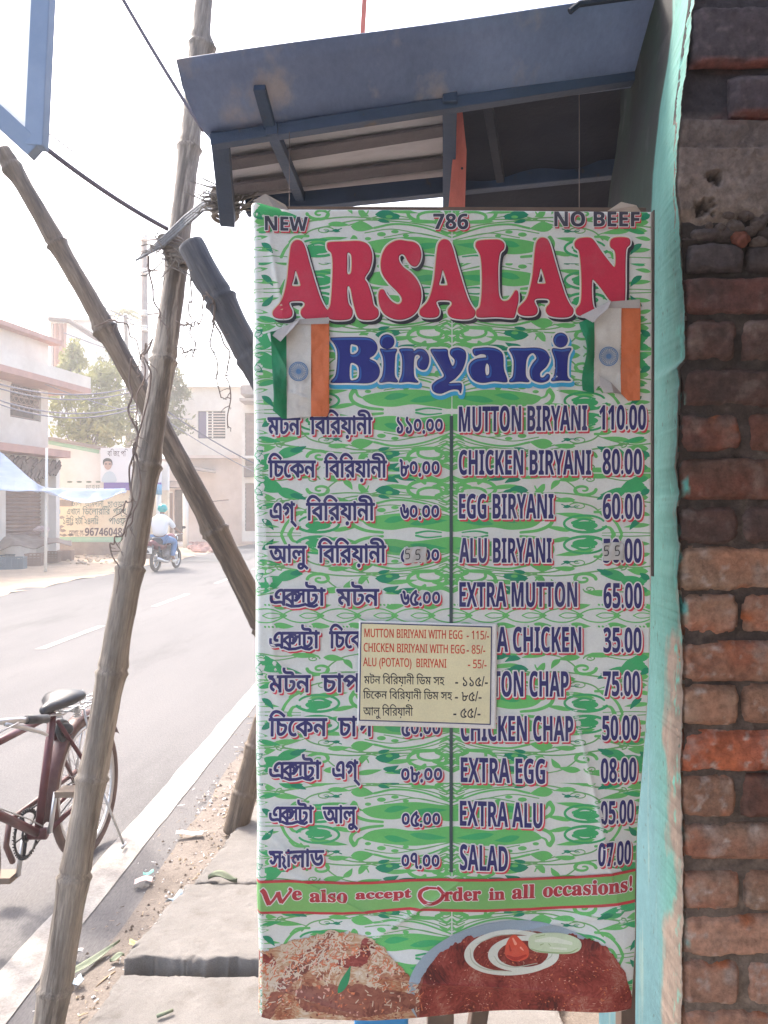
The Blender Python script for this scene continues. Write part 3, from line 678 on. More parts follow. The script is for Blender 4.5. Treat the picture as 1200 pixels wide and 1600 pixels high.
# --- ochre wall with painted advertisement, hoarding above
WY = 28.6
def fbox(mb, px0, px1, py0, py1, Y, dep, mi=0):
    a, c2 = P(px0, py1, Y), P(px1, py0, Y); return mb.box((a.x, Y, a.z), (c2.x, Y+dep, c2.z), mi)
wall = empty('boundary_wall', (P(150, 868, WY).x, WY, 0), 'long ochre boundary wall with Bengali painted advertisement and a phone number', 'wall')
b_ = MB(); fbox(b_, 60, 262, 766, 839, WY, .25); b_.build('ochre_panel', M['yellow_wall'], wall)
b_ = MB(); a, c2 = P(60, 765.8, WY), P(262, 765.8, WY); tl, tr = P(60, 684, WY), P(262, 722, WY)
for q in ((a, c2, tr, tl),): b_.add([v for v in q]+[v+Vector((0, .25, 0)) for v in q], [(0, 1, 2, 3), (7, 6, 5, 4), (3, 2, 6, 7), (0, 3, 7, 4), (1, 5, 6, 2)])
b_.build('white_panel', M['whitewash'], wall)
b_ = MB(); fbox(b_, 60, 262, 839.2, 847, WY-.02, .27); b_.build('green_band', M['green_band'], wall)
b_ = MB(); fbox(b_, 60, 262, 847.2, 869, WY-.06, .31); b_.build('plinth', M['grey_plinth'], wall)
b_ = MB(); b_.bar(P(58, 681, WY)+Vector((0, .1, 0)), P(168, 702, WY)+Vector((0, .1, 0)), .5, .12); b_.build('coping', M['grey_plinth'], wall)
b_ = MB(); b_.bar(P(60, 688, WY)+Vector((0, -.012, 0)), P(155, 706, WY)+Vector((0, -.012, 0)), .02, .14); b_.build('green_stripe', M['green_band'], wall)
ws = flat_surf(WY)
def wtext(s, x0, x1, yt, yb, m, et=.622, rr=.0, nm='painted_line', Yd=None, par=None):
    Fd, ax, ay, st = fld(fit(text_loops(s), x0, x1, yt, yb, et, 0), .35, 2)
    ink = Ink(ws if Yd is None else flat_surf(Yd), .012); ink.put(iso(Fd+rr, ax, ay, st), m, 1); return ink.build(nm, par or wall)
wtext('চাল', 112, 128, 783, 791, 'ink_wall'); wtext('আমদানী', 133, 162, 783, 792, 'ink_wall'); wtext('হাওড়া', 168, 194, 784, 793, 'ink_wall')
wtext('এখােন', 105, 125, 795, 804, 'ink_wall', rr=.1); wtext('িডেলারিির', 129, 172, 795, 804, 'ink_wall', rr=.1); wtext('পাম্প', 177, 197, 795, 804, 'ink_wall', rr=.1)
wtext('১লিঃ হটি ২৪লিঃ', 99, 154, 810, 819, 'ink_wall', rr=.1); wtext('পাওয়া', 170, 197, 810, 819, 'ink_wall', rr=.1)
wtext('েযাগাোগ-', 108, 132, 829, 838, 'ink_num'); wtext(lat('96746048'), 133, 191, 825, 837, 'ink_num', .71, .15, 'painted_number')
wtext(lat('0'), 192, 199.5, 825, 837, 'ink_num', .71, .15, 'painted_number')
b_ = MB()
for i in range(22): q = P(rng.uniform(76, 112), rng.uniform(805, 838), WY-.012); s = rng.uniform(.04, .16); b_.add([q+Vector((-s, 0, 0)), q+Vector((0, 0, -s*.4)), q+Vector((s, 0, 0)), q+Vector((.2*s, 0, s*.5))], [(0, 1, 2, 3)])
b_.build('grime_patch', M['grey_plinth'], wall)
b_ = MB(); fbox(b_, 84, 94, 796, 803, WY-.014, .01); b_.build('blue_sticker', M['post_blue'], wall)
b_ = MB(); fbox(b_, 88, 112, 781, 791, WY-.05, .05); b_.build('wall_ledge', M['jute'], wall)
wtext('বি জে পি', 168, 200, 705, 713, 'ink_num', nm='painted_mark', Yd=WY-.22); wtext(lat('....'), 105, 158, 750, 754, 'ink_wall', .2, .3, 'painted_mark'); wtext('কখগ ঘচ ছজ', 134, 156, 758, 764, 'ink_wall', nm='painted_mark')
hb = empty('election_hoarding', (P(205, 765, WY).x, WY-.2, 0), 'white hoarding with a portrait in glasses and a purple strip, fixed on the ochre wall', 'hoarding')
b_ = MB(); fbox(b_, 157, 252, 700, 753.8, WY-.2, .08); b_.build('board', M['sign_white'], hb)
b_ = MB(); fbox(b_, 162, 251, 754, 766, WY-.22, .1); b_.build('purple_strip', M['sign_purple'], hb)
ps = flat_surf(WY-.2)
def blob(cx, cy, rx, ry, n=28): a = np.linspace(0, 2*math.pi, n, endpoint=False); return np.stack([cx+rx*np.cos(a), cy+ry*np.sin(a)], 1)
ink = Ink(ps, .01)
for lp, m, ly in (([smooth_loop([(160, 753), (162, 742), (168, 737), (175, 737), (180, 743), (181, 753)])], 'sign_shirt', 1), ([blob(169, 726, 6, 8)], 'skin_print', 2), ([smooth_loop([(162, 727), (161.5, 720), (166, 716), (173, 717), (176, 722), (175.5, 728), (174, 722), (168, 720.5), (164, 722)])], 'hair', 3), ([blob(166, 725, 1.9, 1.3), blob(172, 725, 1.9, 1.3)], 'iron', 3)):
    if m == 'sign_shirt': M[m] = mat(m, (.55, .62, .66), .8)
    if m == 'skin_print': M[m] = mat(m, (.48, .30, .24), .8)
    Fd, ax, ay, st = fld(lp, .35, 2); ink.put(iso(Fd, ax, ay, st), m, ly)
ink.build('portrait_print', hb)

# --- utility pole
b_ = MB(); up0 = P(228, 880, 26.5); up0.z = 0; b_.tube([up0, P(225, 372, 26.5)], [.16, .11], 10)
upole = b_.build('utility_pole', M['grey_plinth'], smooth=True); tag(upole, 'slim concrete utility pole rising behind the bamboo crossing', 'utility pole')
for py in (376, 424, 492, 515): b_ = MB(); b_.bar(P(221, py, 26.4), P(247 if py < 500 else 232, py-2, 26.4), .05, .05); b_.build('cross_arm', M['rust'], upole)
for py in (372, 425, 490, 514):
    b_ = MB()
    for k in range(3): b_.ell(P(226, py-4+3*k, 26.25), (.11, .11, .04), 8, 5)
    b_.build('insulator', M['post_white'], upole, True)

# --- row of houses beyond on the right
HY = 38.0
hr = empty('far_house', (P(330, 850, HY).x, HY, 0), 'pale two storey house with a barred window beyond the road bend', 'house')
wx0, wx1, wy0, wy1 = 309, 352, 642, 685
def fwall(mb, px0, px1, py0, py1, Y, dep, holes):     # wall panel with rectangular openings
    xs = sorted({px0, px1, *[v for h in holes for v in h[:2]]}); ys = sorted({py0, py1, *[v for h in holes for v in h[2:]]})
    for a, b2 in zip(xs[:-1], xs[1:]):
        for c1, d1 in zip(ys[:-1], ys[1:]):
            if any(h[0] <= a and b2 <= h[1] and h[2] <= c1 and d1 <= h[3] for h in holes): continue
            p0, p1 = P(a, d1, Y), P(b2, c1, Y); mb.box((p0.x, Y, p0.z), (p1.x, Y+dep, p1.z))
b_ = MB(); fwall(b_, 262, 396, 605, 711, HY, .3, [(wx0, wx1, wy0, wy1)]); fbox(b_, 262, 470, 603, 604.8, HY-.3, 8); fbox(b_, 262, 470, 605, 850, HY+4, .3); b_.build('upper_wall', M['cream'], hr)
b_ = MB(); fbox(b_, 262, 372, 711.2, 716, HY-.5, .9); b_.build('ledge', M['pinkish'], hr)
b_ = MB(); fwall(b_, 228, 396, 716.2, 851, HY, .3, [(240, 250, 770, 846), (256, 270, 768, 846), (272, 287, 765, 846)]); b_.build('lower_wall', M['pinkish'], hr)
win = MB(); fbox(win, wx0, wx1, wy0, wy1, HY+.25, .05); win = win.build('window', M['dark'], hr)
b_ = MB(); fbox(b_, 310, 322, 643, 684, HY+.1, .05); b_.build('shutter_leaf', M['grille_purple'], win)
b_ = MB(); fbox(b_, 322.3, 325, 643, 684, HY+.08, .05); fbox(b_, 331, 333, 643, 684, HY+.08, .05); b_.build('window_frame', M['post_white'], win)
for i in range(9): 
    b_ = MB(); fbox(b_, 325.2, 351.5, 645+4.4*i, 646.6+4.4*i, HY+.06, .04); b_.build('window_bar', M['pinkish'], win)
for (a, b2) in ((240, 250), (256, 270)):
    d = MB(); fbox(d, a, b2, 770, 846, HY+.2, .06); d = d.build('roller_shutter', M['shutter'], hr)
    for i in range(12): q = MB(); fbox(q, a+.5, b2-.5, 772+6*i, 776+6*i, HY+.16, .04); q.build('slat', M['shutter'], d)
b_ = MB(); fbox(b_, 272, 287, 765, 846, HY+.2, .06); b_.build('dark_doorway', M['darkbrown'], hr)
b_ = MB(); 
for i in range(10):
    x = 232+6.4*i; b_.bar(P(x, 752, HY-.2), P(x+3, 762, HY-2.2), .28, .05)
b_.build('tin_awning', M['darkbrown'], hr)
b_ = MB(); v = [P(293, 726, HY), P(335, 734, HY), P(337, 737, HY-1.6), P(293, 731, HY-1.8)]; b_.add(v+[q+Vector((0, 0, -.08)) for q in v], [(0, 1, 2, 3), (7, 6, 5, 4), (3, 2, 6, 7), (0, 3, 7, 4), (1, 5, 6, 2)]); b_.build('door_canopy', M['grey_plinth'], hr)
b_ = MB(); fbox(b_, 237, 300, 850, 858, HY-2, 2); b_.build('front_step', M['whitewash'], hr)
sh = empty('corner_shop', (P(388, 845, 36).x, 36, 0), 'narrow shop with brown roller shutters cut off by the left edge of the banner', 'shop')
b_ = MB(); fwall(b_, 378, 470, 600, 846, 36, .3, [(382.5, 450, 755, 830), (382.5, 450, 645, 728)]); fbox(b_, 376, 470, 712, 716, 35.4, .6); b_.build('wall', M['cream'], sh)
for (y0, y1) in ((645, 728), (755, 830)):
    d = MB(); fbox(d, 382.5, 450, y0, y1, 36.2, .05); d = d.build('roller_shutter', M['shutter'], sh)
    for i in range(12): q = MB(); fbox(q, 383, 450, y0+1+(y1-y0)/12*i, y0+(y1-y0)/12*(i+.66), 36.14, .05); q.build('slat', M['shutter'], d)
b_ = MB(); fbox(b_, 381, 450, 728.5, 745, 35.6, .5); b_.build('sign_box', M['darkbrown'], sh)
b_ = MB(); fbox(b_, 376, 470, 602, 616, 34.8, 1.2); fbox(b_, 374, 470, 622, 626, 34.6, 1.4); b_.build('roof_eaves', M['grey_plinth'], sh)

# yard fence and posts by the road bend
def post(px, pyb, pyt, r, m, label, name='fence_post', cat='post', grp=None, topm=None, Y=None):
    g = G(px, pyb); b_ = MB(); b_.tube([g, P(px, pyt, g.y)], r, 8); o = b_.build(name, M[m], smooth=True); tag(o, label, cat, grp)
    if topm: q = MB(); q.tube([P(px, pyt+16, g.y), P(px, pyt, g.y)], r*1.25, 8); q.build('painted_top', M[topm], o, True)
    return o
post(248, 872, 757, .09, 'post_white', 'white post with a blue painted top right above the rider', 'painted_post', 'post', None, 'post_blue')
post(290, 856, 763, .13, 'post_white', 'plain white pillar left of the slanting bamboo, behind the front wheel', 'gate_pillar', 'pillar')
fence = empty('wire_fence', G(345, 850), 'thin iron post and rail fence standing in front of the pale far house', 'fence')
for px, t_, b2_ in ((330, 783, 846), (344, 782, 850), (357, 779, 853)):
    g = G(px, b2_); q = MB(); q.bar(g, P(px, t_, g.y), .07, .07); q.build('fence_post', M['rust'], fence)
q = MB(); q.bar(P(328, 784, 37), P(357, 781, 36.5), .05, .05); q.build('fence_rail', M['rust'], fence)
b_ = MB()
for i in range(70): q = G(rng.uniform(295, 345), rng.uniform(851, 864)); s = rng.uniform(.06, .22); b_.ell(q+Vector((0, 0, s*.4)), (s, s*.8, s*.6), 6, 4, M=Matrix.Rotation(rng.uniform(0, 3), 3, 'Z'))
tag(b_.build('rubble', M['salmon']), 'low heap of broken reddish rubble on the verge behind the slanting bamboo', 'rubble', kind='stuff')
b_ = MB()
for i in range(60): q = G(rng.uniform(105, 215), rng.uniform(869, 884)); s = rng.uniform(.03, .10); b_.ell(q+Vector((0, 0, s*.4)), (s, s*.8, s*.6), 6, 4, M=Matrix.Rotation(rng.uniform(0, 3), 3, 'Z'))
tag(b_.build('loose_stones', M['sand']), 'scattered stones on the sand at the foot of the ochre wall', 'stones', kind='stuff')

# --- half built concrete tower behind the trees
RY = 41
rb = empty('unfinished_building', (P(140, 850, RY).x, RY, 0), 'tall pale unfinished building with a dark stair opening above the trees', 'building')
b_ = MB(); fwall(b_, 77, 182, 500, 840, RY, .3, [(79, 104, 503, 600)]); fbox(b_, 76, 150, 497, 499.8, RY-.2, 4); b_.build('wall', M['whitewash'], rb)
b_ = MB(); fbox(b_, 77, 106, 499, 602, RY+2.5, .2); b_.build('stair_wall', M['darkbrown'], rb)
for i, x in enumerate((84, 92, 100)): q = MB(); fbox(q, x, x+4, 503, 600, RY+.4, .3); q.build('brick_pier', M['salmon'], rb)
b_ = MB(); b_.tube([P(76, 498, RY-.3), P(108, 501, RY-.3), P(150, 528, RY-.8), P(190, 545, RY-1)], .14, 6); b_.build('roof_pipe', M['darkbrown'], rb, True)

# --- trees
def leaf_mat(name, a, b_, c): return mat(name, a, .7, b_, .9, det=3, col3=c, sc3=2.2, transl=.35)
M['leaf_a'] = leaf_mat('leaf_yellowgreen', (.23, .24, .08), (.32, .30, .11), (.15, .15, .06)); M['leaf_b'] = leaf_mat('leaf_olive', (.15, .16, .075), (.22, .21, .09), (.26, .21, .11)); M['bark'] = mat('bark', (.14, .11, .09), .9, (.2, .16, .13), 6)
def tree(label, base, blobs, n, m, ls=.16, seed=0, cat='tree'):
    r_ = np.random.default_rng(seed); t = empty('leafy_tree', base, label, cat); tr = MB(); top = Vector(blobs[0][0])
    tr.tube(wander(base, (base.x*.5+top.x*.5, base.y, top.z*.6), 6, .15, seed), [.16, .15, .14, .12, .11, .1, .09], 8)
    for (c, rad) in blobs:
        for k in range(5):
            d = Vector(r_.normal(size=3)).normalized(); e = Vector(c)+Vector((d.x*rad[0], d.y*rad[1], d.z*rad[2]))*.8
            tr.tube(wander((base.x*.5+top.x*.5, base.y, min(top.z*.6, c[2])), e, 6, .25, seed+k), [.06, .05, .04, .03, .02, .015, .008], 5)
    tr.build('trunk', M['bark'], t, True); V = []; Fs = []
    for (c, rad) in blobs:
        cl = r_.normal(size=(26, 3)); cl /= np.linalg.norm(cl, axis=1)[:, None]; cl = cl*r_.uniform(.35, 1.15, (26, 1))*np.array(rad)+np.array(c); kk = int(n/len(blobs)/26)
        for q in cl:
            pts = q+r_.normal(size=(kk, 3))*np.array(rad)*.15
            for p in pts:
                a = r_.normal(size=3); a /= np.linalg.norm(a); b2 = np.cross(a, r_.normal(size=3)); b2 /= np.linalg.norm(b2); s = ls*r_.uniform(.5, 1.3); k = len(V)
                V += [p-a*s, p+b2*s*.35, p+a*s, p-b2*s*.35]; Fs.append((k, k+1, k+2, k+3))
    np_mesh('crown', np.array(V), Fs, M[m], t, smooth=False); return t
def bl(px, py, Y, rx, ry): v = P(px, py, Y); return (tuple(v), (rx/F*Y, (rx+ry)/2/F*Y, ry/F*Y))
tree('yellow green leafy tree rising over the ochre wall beside the left house', Vector((P(140, 800, 32).x, 32, 0)), [bl(125, 640, 32, 42, 48), bl(160, 600, 33, 34, 36), bl(98, 600, 33, 22, 40), bl(178, 650, 32, 30, 42), bl(110, 560, 34, 20, 26), bl(140, 670, 31.5, 50, 26)], 7000, 'leaf_a', .15, 3)
tree('olive tree behind the tallest bamboo pole, nearest the far house', Vector((P(255, 800, 35).x, 35, 0)), [bl(215, 620, 35, 34, 46), bl(262, 655, 35, 30, 40), bl(180, 570, 36, 22, 34), bl(275, 610, 35, 18, 26), bl(230, 680, 34, 44, 20)], 4000, 'leaf_b', .15, 5)
def palm(label, px, py, Y, scale, seed):
    r_ = random.Random(seed); c = P(px, py, Y); t = empty('palm_tree', (c.x, Y, 0), label, 'palm tree'); b_ = MB(); b_.tube([(c.x, Y, 0), (c.x+.2, Y, c.z*.5), c], [.2, .16, .12], 8); b_.build('trunk', M['bark'], t, True)
    for k in range(15):
        a = 2*math.pi*k/15+r_.uniform(-.2, .2); el = r_.uniform(.1, 1.1); L = scale*r_.uniform(.8, 1.1); mid = []; b_ = MB()
        for i in range(12):
            u = i/11; mid.append(c+Vector((math.cos(a)*u*L*math.cos(el), math.sin(a)*u*L*math.cos(el), u*L*math.sin(el)-u*u*L*.75)))
        for i in range(1, 12):
            d = (mid[i]-mid[i-1]).normalized(); sd = d.cross(Vector((0, 0, 1))).normalized(); ww = L*.22*math.sin(math.pi*min(1, i/12+.08))
            for s_ in (-1, 1):
                e = mid[i]+sd*s_*ww+d*ww*.5-Vector((0, 0, ww*.45)); b_.add([mid[i]-d*.06, mid[i]+d*.09, e], [(0, 1, 2)])
        b_.build('frond', M['leaf_b'], t)
    return t
palm('coconut palm showing above the trees left of the utility pole', 196, 492, 46, 1.9, 4)

# ================================================================ motorcycle and rider
M['tyre'] = mat('tyre_rubber', (.045, .04, .038), .85, (.14, .12, .10), 12); M['chrome'] = mat('chrome', (.6, .6, .6), .3, metal=.9); M['redpaint'] = mat('red_paint', (.13, .014, .024), .4)
M['engine'] = mat('engine_metal', (.18, .16, .15), .5, (.3, .27, .25), 20); M['black'] = mat('black_plastic', (.03, .03, .035), .5)
M['shirt'] = mat('white_shirt', (.78, .76, .74), .9); M['jeans'] = mat('blue_jeans', (.10, .20, .38), .9, (.16, .27, .45), 9); M['helmet'] = mat('teal_helmet', (.02, .36, .34), .35)
mc = empty('motorcycle', (0, 0, 0), 'maroon motorcycle ridden away along the far lane with its number plate showing', 'motorcycle')
def part(mb, nm, m, par, sm=True): return mb.build(nm, M[m], par, sm)
for nm, y, r_, wd in (('rear_wheel', 0, .30, .07), ('front_wheel', 1.32, .29, .055)):
    b_ = MB(); b_.ring((0, y, r_), (1, 0, 0), r_-wd*.75, wd*.75, 32, 8); wh = part(b_, nm, 'tyre', mc)
    b_ = MB(); b_.ring((0, y, r_), (1, 0, 0), r_-wd*1.5, .018, 28, 6); b_.tube([(-.06, y, r_), (.06, y, r_)], .05, 10)
    for k in range(6): a = k*math.pi/3; b_.bar((0, y, r_), (0, y+math.cos(a)*(r_-wd*1.4), r_+math.sin(a)*(r_-wd*1.4)), .03, .03, (1, 0, 0))
    part(b_, 'rim', 'chrome', wh)
b_ = MB(); b_.tube([(0, 1.18, .72), (0, .95, .86), (0, .72, .84), (0, .5, .74)], [.06, .15, .16, .08], 12); part(b_, 'fuel_tank', 'redpaint', mc)
b_ = MB(); b_.tube([(0, .62, .78), (0, .35, .76), (0, .02, .80), (0, -.18, .86)], [.09, .13, .13, .07], 12); part(b_, 'seat', 'black', mc)
b_ = MB(); b_.tube([(0, .5, .66), (0, .1, .68), (0, -.22, .76), (0, -.32, .78)], [.10, .12, .10, .05], 10); part(b_, 'tail_cowl', 'redpaint', mc)
b_ = MB(); b_.tube([(0, -.25, .70), (0, -.36, .62), (0, -.42, .50)], [.08, .10, .07], 8); part(b_, 'rear_mudguard', 'black', mc)
b_ = MB(); b_.box((-.11, -.46, .50), (.11, -.44, .66)); part(b_, 'number_plate', 'post_white', mc, False)
b_ = MB(); b_.box((-.07, -.385, .70), (.07, -.345, .76)); part(b_, 'tail_lamp', 'redpaint', mc, False)
b_ = MB(); b_.ell((0, .66, .42), (.16, .2, .17)); b_.tube([(0, .62, .42), (0, .78, .66)], [.1, .1], 10)
for k in range(6): b_.box((-.12, .66+.02*k, .48+.03*k), (.12, .80+.02*k, .495+.03*k))
part(b_, 'engine', 'engine', mc)
b_ = MB(); b_.tube([(.12, .75, .35), (.15, .5, .24), (.16, .1, .28), (.17, -.25, .36)], [.025, .03, .05, .055], 8); part(b_, 'exhaust', 'chrome', mc)
b_ = MB(); b_.tube([(0, 1.0, .8), (0, .95, .4), (0, .4, .35), (0, .3, .7)], .022, 6)
for s in (-1, 1): b_.tube([(s*.09, 0, .3), (s*.09, .45, .36)], .02, 6); b_.tube([(s*.1, 0, .32), (s*.12, -.02, .68)], .03, 8); b_.tube([(s*.08, 1.32, .29), (s*.08, 1.12, .92)], .025, 8)
part(b_, 'frame', 'black', mc)
b_ = MB(); b_.tube([(-.36, .92, 1.0), (-.2, 1.06, .98), (0, 1.1, .94), (.2, 1.06, .98), (.36, .92, 1.0)], .015, 8); part(b_, 'handlebar', 'chrome', mc)
for s in (-1, 1): b_ = MB(); b_.tube([(s*.25, 1.04, .98), (s*.32, 1.05, 1.14)], .008, 6); b_.ell((s*.34, 1.06, 1.17), (.06, .015, .04)); part(b_, 'mirror', 'black', mc)
b_ = MB(); b_.ell((0, 1.22, .86), (.09, .1, .09)); part(b_, 'headlight', 'chrome', mc)
mloc = G(243, 893); mc.location = mloc; mc.rotation_euler.z = R(-9)
def skin_body(name, joints, edges, m, parent=None, sub=2):
    me = bpy.data.meshes.new(name); me.from_pydata([j[0] for j in joints], edges, []); o = link(name, me, m, parent)
    sk = o.modifiers.new('skin', 'SKIN'); sk.use_smooth_shade = True
    for i, j in enumerate(joints): me.skin_vertices[0].data[i].radius = j[1] if isinstance(j[1], tuple) else (j[1], j[1])
    me.skin_vertices[0].data[0].use_root = True
    ss = o.modifiers.new('sub', 'SUBSURF'); ss.levels = sub; ss.render_levels = sub; return o
J = [((0, .28, .92), (.15, .12)), ((0, .26, 1.10), (.16, .11)), ((0, .33, 1.32), (.19, .12)), ((0, .37, 1.44), (.07, .07)), ((0, .40, 1.55), (.055, .06)), ((0, .43, 1.66), (.085, .10)),
     ((.21, .35, 1.38), .06), ((.30, .55, 1.16), .045), ((.31, .84, 1.04), .032), ((-.21, .35, 1.38), .06), ((-.30, .55, 1.16), .045), ((-.31, .84, 1.04), .032),
     ((.12, .34, .86), .095), ((.22, .74, .80), .075), ((.20, .62, .36), .05), ((.20, .76, .27), .04), ((-.12, .34, .86), .095), ((-.22, .74, .80), .075), ((-.20, .62, .36), .05), ((-.20, .76, .27), .04),
     ((.32, .93, 1.02), .03), ((-.32, .93, 1.02), .03)]
E_ = [(0, 1), (1, 2), (2, 3), (3, 4), (4, 5), (2, 6), (6, 7), (7, 8), (8, 20), (2, 9), (9, 10), (10, 11), (11, 21), (0, 12), (12, 13), (13, 14), (14, 15), (0, 16), (16, 17), (17, 18), (18, 19)]
person = skin_body('person', J, E_, M['skin']); tag(person, 'rider in white shirt, blue jeans and teal helmet seen from behind', 'person')
def sub_body(nm, idx, ed, grow, m):
    mp = {k: i for i, k in enumerate(idx)}; js = []
    for k in idx: r_ = (.155, .125) if k == 3 else ((.075, .08) if k == 4 else J[k][1]); js.append((J[k][0], tuple(x*grow+.012 for x in r_) if isinstance(r_, tuple) else r_*grow+.012))
    o = skin_body(nm, js, [(mp[a], mp[b]) for a, b in ed], M[m], person); return o
sub_body('shirt', [0, 1, 2, 3, 6, 7, 9, 10, 4], [(0, 1), (1, 2), (2, 3), (2, 6), (6, 7), (2, 9), (9, 10), (3, 4)], 1.30, 'shirt')
sub_body('jeans', [0, 12, 13, 14, 16, 17, 18], [(0, 12), (12, 13), (13, 14), (0, 16), (16, 17), (17, 18)], 1.14, 'jeans')
b_ = MB(); b_.ell((0, .43, 1.70), (.125, .15, .125), 16, 10); b_.tube([(0, .43, 1.70), (0, .43, 1.64)], [.135, .128], 16); part(b_, 'helmet', 'helmet', person)
for s in (-1, 1):
    b_ = MB(); b_.ell((s*.20, .74, .25), (.05, .13, .05)); part(b_, 'shoe', 'post_white', person)
    for k in range(4): b_ = MB(); b_.tube([(s*(.29+.02*k), .95, 1.03), (s*(.29+.02*k), .985, 1.0), (s*(.29+.02*k), .97, .975)], [.011, .010, .008], 6); part(b_, 'finger', 'skin', person)
    b_ = MB(); b_.tube([(s*.285, .92, 1.01), (s*.27, .95, .985)], [.013, .01], 6); part(b_, 'thumb', 'skin', person)
person.location = mc.location; person.rotation_euler = mc.rotation_euler

# ================================================================ bicycle
M['bikered'] = mat('maroon_enamel', (.085, .012, .018), .4, (.05, .012, .015), 9, lo=.45, hi=.7); M['saddle'] = mat('saddle_black', (.018, .02, .025), .42); M['steel'] = mat('dull_steel', (.5, .5, .5), .38, metal=.85)
M['btyre'] = mat('bicycle_tyre', (.10, .065, .055), .85, (.15, .10, .085), 14); M['rubber_brown'] = mat('pedal_rubber', (.20, .15, .11), .8); M['fender'] = mat('fender_maroon', (.075, .022, .024), .5, (.12, .06, .05), 12)
bike = empty('bicycle', (0, 0, 0), 'old maroon roadster bicycle parked facing the camera on the white road edge line', 'bicycle')
WR = .315; ax0 = Vector((0, 0, WR)); bb = Vector((.43, 0, .27)); st = Vector((.27, 0, .72)); hd = Vector((.88, 0, .72)); hl = Vector((.91, 0, .60)); fx = Vector((1.02, 0, WR))
def wheel(nm, c):
    b_ = MB(); b_.ring(c, (0, 1, 0), WR-.018, .018, 64, 8); wt = part(b_, nm, 'btyre', bike)
    b_ = MB(); b_.ring(c, (0, 1, 0), WR-.045, .011, 64, 6); part(b_, 'rim', 'steel', wt)
    b_ = MB(); b_.tube([c+Vector((0, -.045, 0)), c+Vector((0, .045, 0))], .018, 10)
    for k in range(2): b_.tube([c+Vector((0, -.035+.07*k, 0)), c+Vector((0, -.031+.066*k, 0))], .03, 12)
    part(b_, 'hub', 'steel', wt); b_ = MB()
    for k in range(36):
        a = 2*math.pi*k/36; s = 1 if k % 2 else -1; o2 = .5 if (k//2) % 2 else -.5
        b_.tube([c+Vector((math.cos(a+o2)*.028, s*.033, math.sin(a+o2)*.028)), c+Vector((math.cos(a)*(WR-.05), 0, math.sin(a)*(WR-.05)))], .0013, 4)
    part(b_, 'spokes', 'steel', wt)
wheel('rear_wheel', ax0); wheel('front_wheel', fx)
b_ = MB(); b_.ring(ax0, (0, 1, 0), WR+.022, .026, 40, 5, -20, 200, ref=(-1, 0, 0)); 
fd = MB()                                    # rear mudguard: curved strip
fv = []
for i in range(41):
    a = R(28+157*i/40)
    for k in range(7): q = -math.pi/2+math.pi*k/6; rr = WR+.02; fv.append(ax0+Vector((-math.cos(a)*(rr+.014*math.cos(q)), .034*math.sin(q), math.sin(a)*(rr+.014*math.cos(q)))))
fd.add(fv, grid_faces(41, 7))
o = fd.build('rear_mudguard', M['fender'], bike, True); o.modifiers.new('thickness', 'SOLIDIFY').thickness = .0015
b_ = MB(); b_.tube([st, bb], .017, 10); b_.tube([st, hd], .015, 10); b_.tube([hl, bb], .018, 10); b_.tube([hd+(hd-hl).normalized()*.03, hl-(hd-hl).normalized()*.03], .022, 10)
for s in (-1, 1): b_.tube([bb+Vector((-.03, s*.03, 0)), ax0+Vector((.02, s*.055, 0)), ax0+Vector((0, s*.057, 0))], [.011, .010, .009], 8); b_.tube([st+Vector((0, s*.022, -.03)), ax0+Vector((0, s*.057, .01))], .009, 8)
b_.tube([bb+Vector((0, -.036, 0)), bb+Vector((0, .036, 0))], .024, 12); part(b_, 'frame', 'bikered', bike)
b_ = MB()
for s in (-1, 1): b_.tube([hl+Vector((.01, s*.05, -.04)), hl+Vector((.04, s*.055, -.15)), fx+Vector((0, s*.05, 0))], [.014, .012, .008], 8)
b_.bar(hl+Vector((.01, -.06, -.035)), hl+Vector((.01, .06, -.035)), .03, .03); part(b_, 'fork', 'bikered', bike)
b_ = MB(); sc_ = st+Vector((-.045, 0, .032))     # saddle: broad back, narrow nose
for i, (x, wd, z, th) in enumerate([(-.13, .055, .012, .03), (-.115, .095, .022, .045), (-.07, .112, .022, .05), (-.01, .095, .012, .045), (.05, .05, .006, .035), (.11, .028, .006, .03), (.145, .018, 0, .022)]):
    pass
prof = [(-.115, .05, .012, .014), (-.105, .082, .018, .026), (-.065, .098, .020, .034), (-.02, .085, .014, .032), (.03, .05, .006, .026), (.08, .027, .006, .022), (.118, .019, .002, .018), (.128, .009, -.002, .010)]
V = []; n = 16
for (x, wd, z, th) in prof:
    for k in range(n): a = 2*math.pi*k/n; V.append(sc_+Vector((x, wd*math.cos(a)*(1 if abs(math.cos(a)) < .9 else 1), z+th*(max(math.sin(a), -.9)))))
fs = [(i*n+k, i*n+(k+1) % n, (i+1)*n+(k+1) % n, (i+1)*n+k) for i in range(len(prof)-1) for k in range(n)]+[tuple(range(n-1, -1, -1)), tuple((len(prof)-1)*n+k for k in range(n))]
b_.add(V, fs); o = part(b_, 'saddle', 'saddle', bike)
b_ = MB()
for s in (-1, 1):
    b_.tube([sc_+Vector((.12, s*.012, -.02)), sc_+Vector((0, s*.025, -.045)), sc_+Vector((-.10, s*.045, -.03))], .004, 6)
    for k in range(5): b_.ring(sc_+Vector((-.085, s*.045, -.075+.010*k)), (0, 0, 1), .016, .003, 12, 4)
b_.tube([st+Vector((0, 0, -.05)), st+Vector((-.01, 0, .05))], .012, 8); part(b_, 'seat_springs', 'steel', bike)
b_ = MB(); cr = bb+Vector((0, -.05, 0))
b_.ring(cr, (0, 1, 0), .088, .006, 44, 4)
for k in range(44): a = 2*math.pi*k/44; b_.bar(cr+Vector((math.cos(a)*.09, 0, math.sin(a)*.09)), cr+Vector((math.cos(a)*.101, 0, math.sin(a)*.101)), .004, .006, (0, 1, 0))
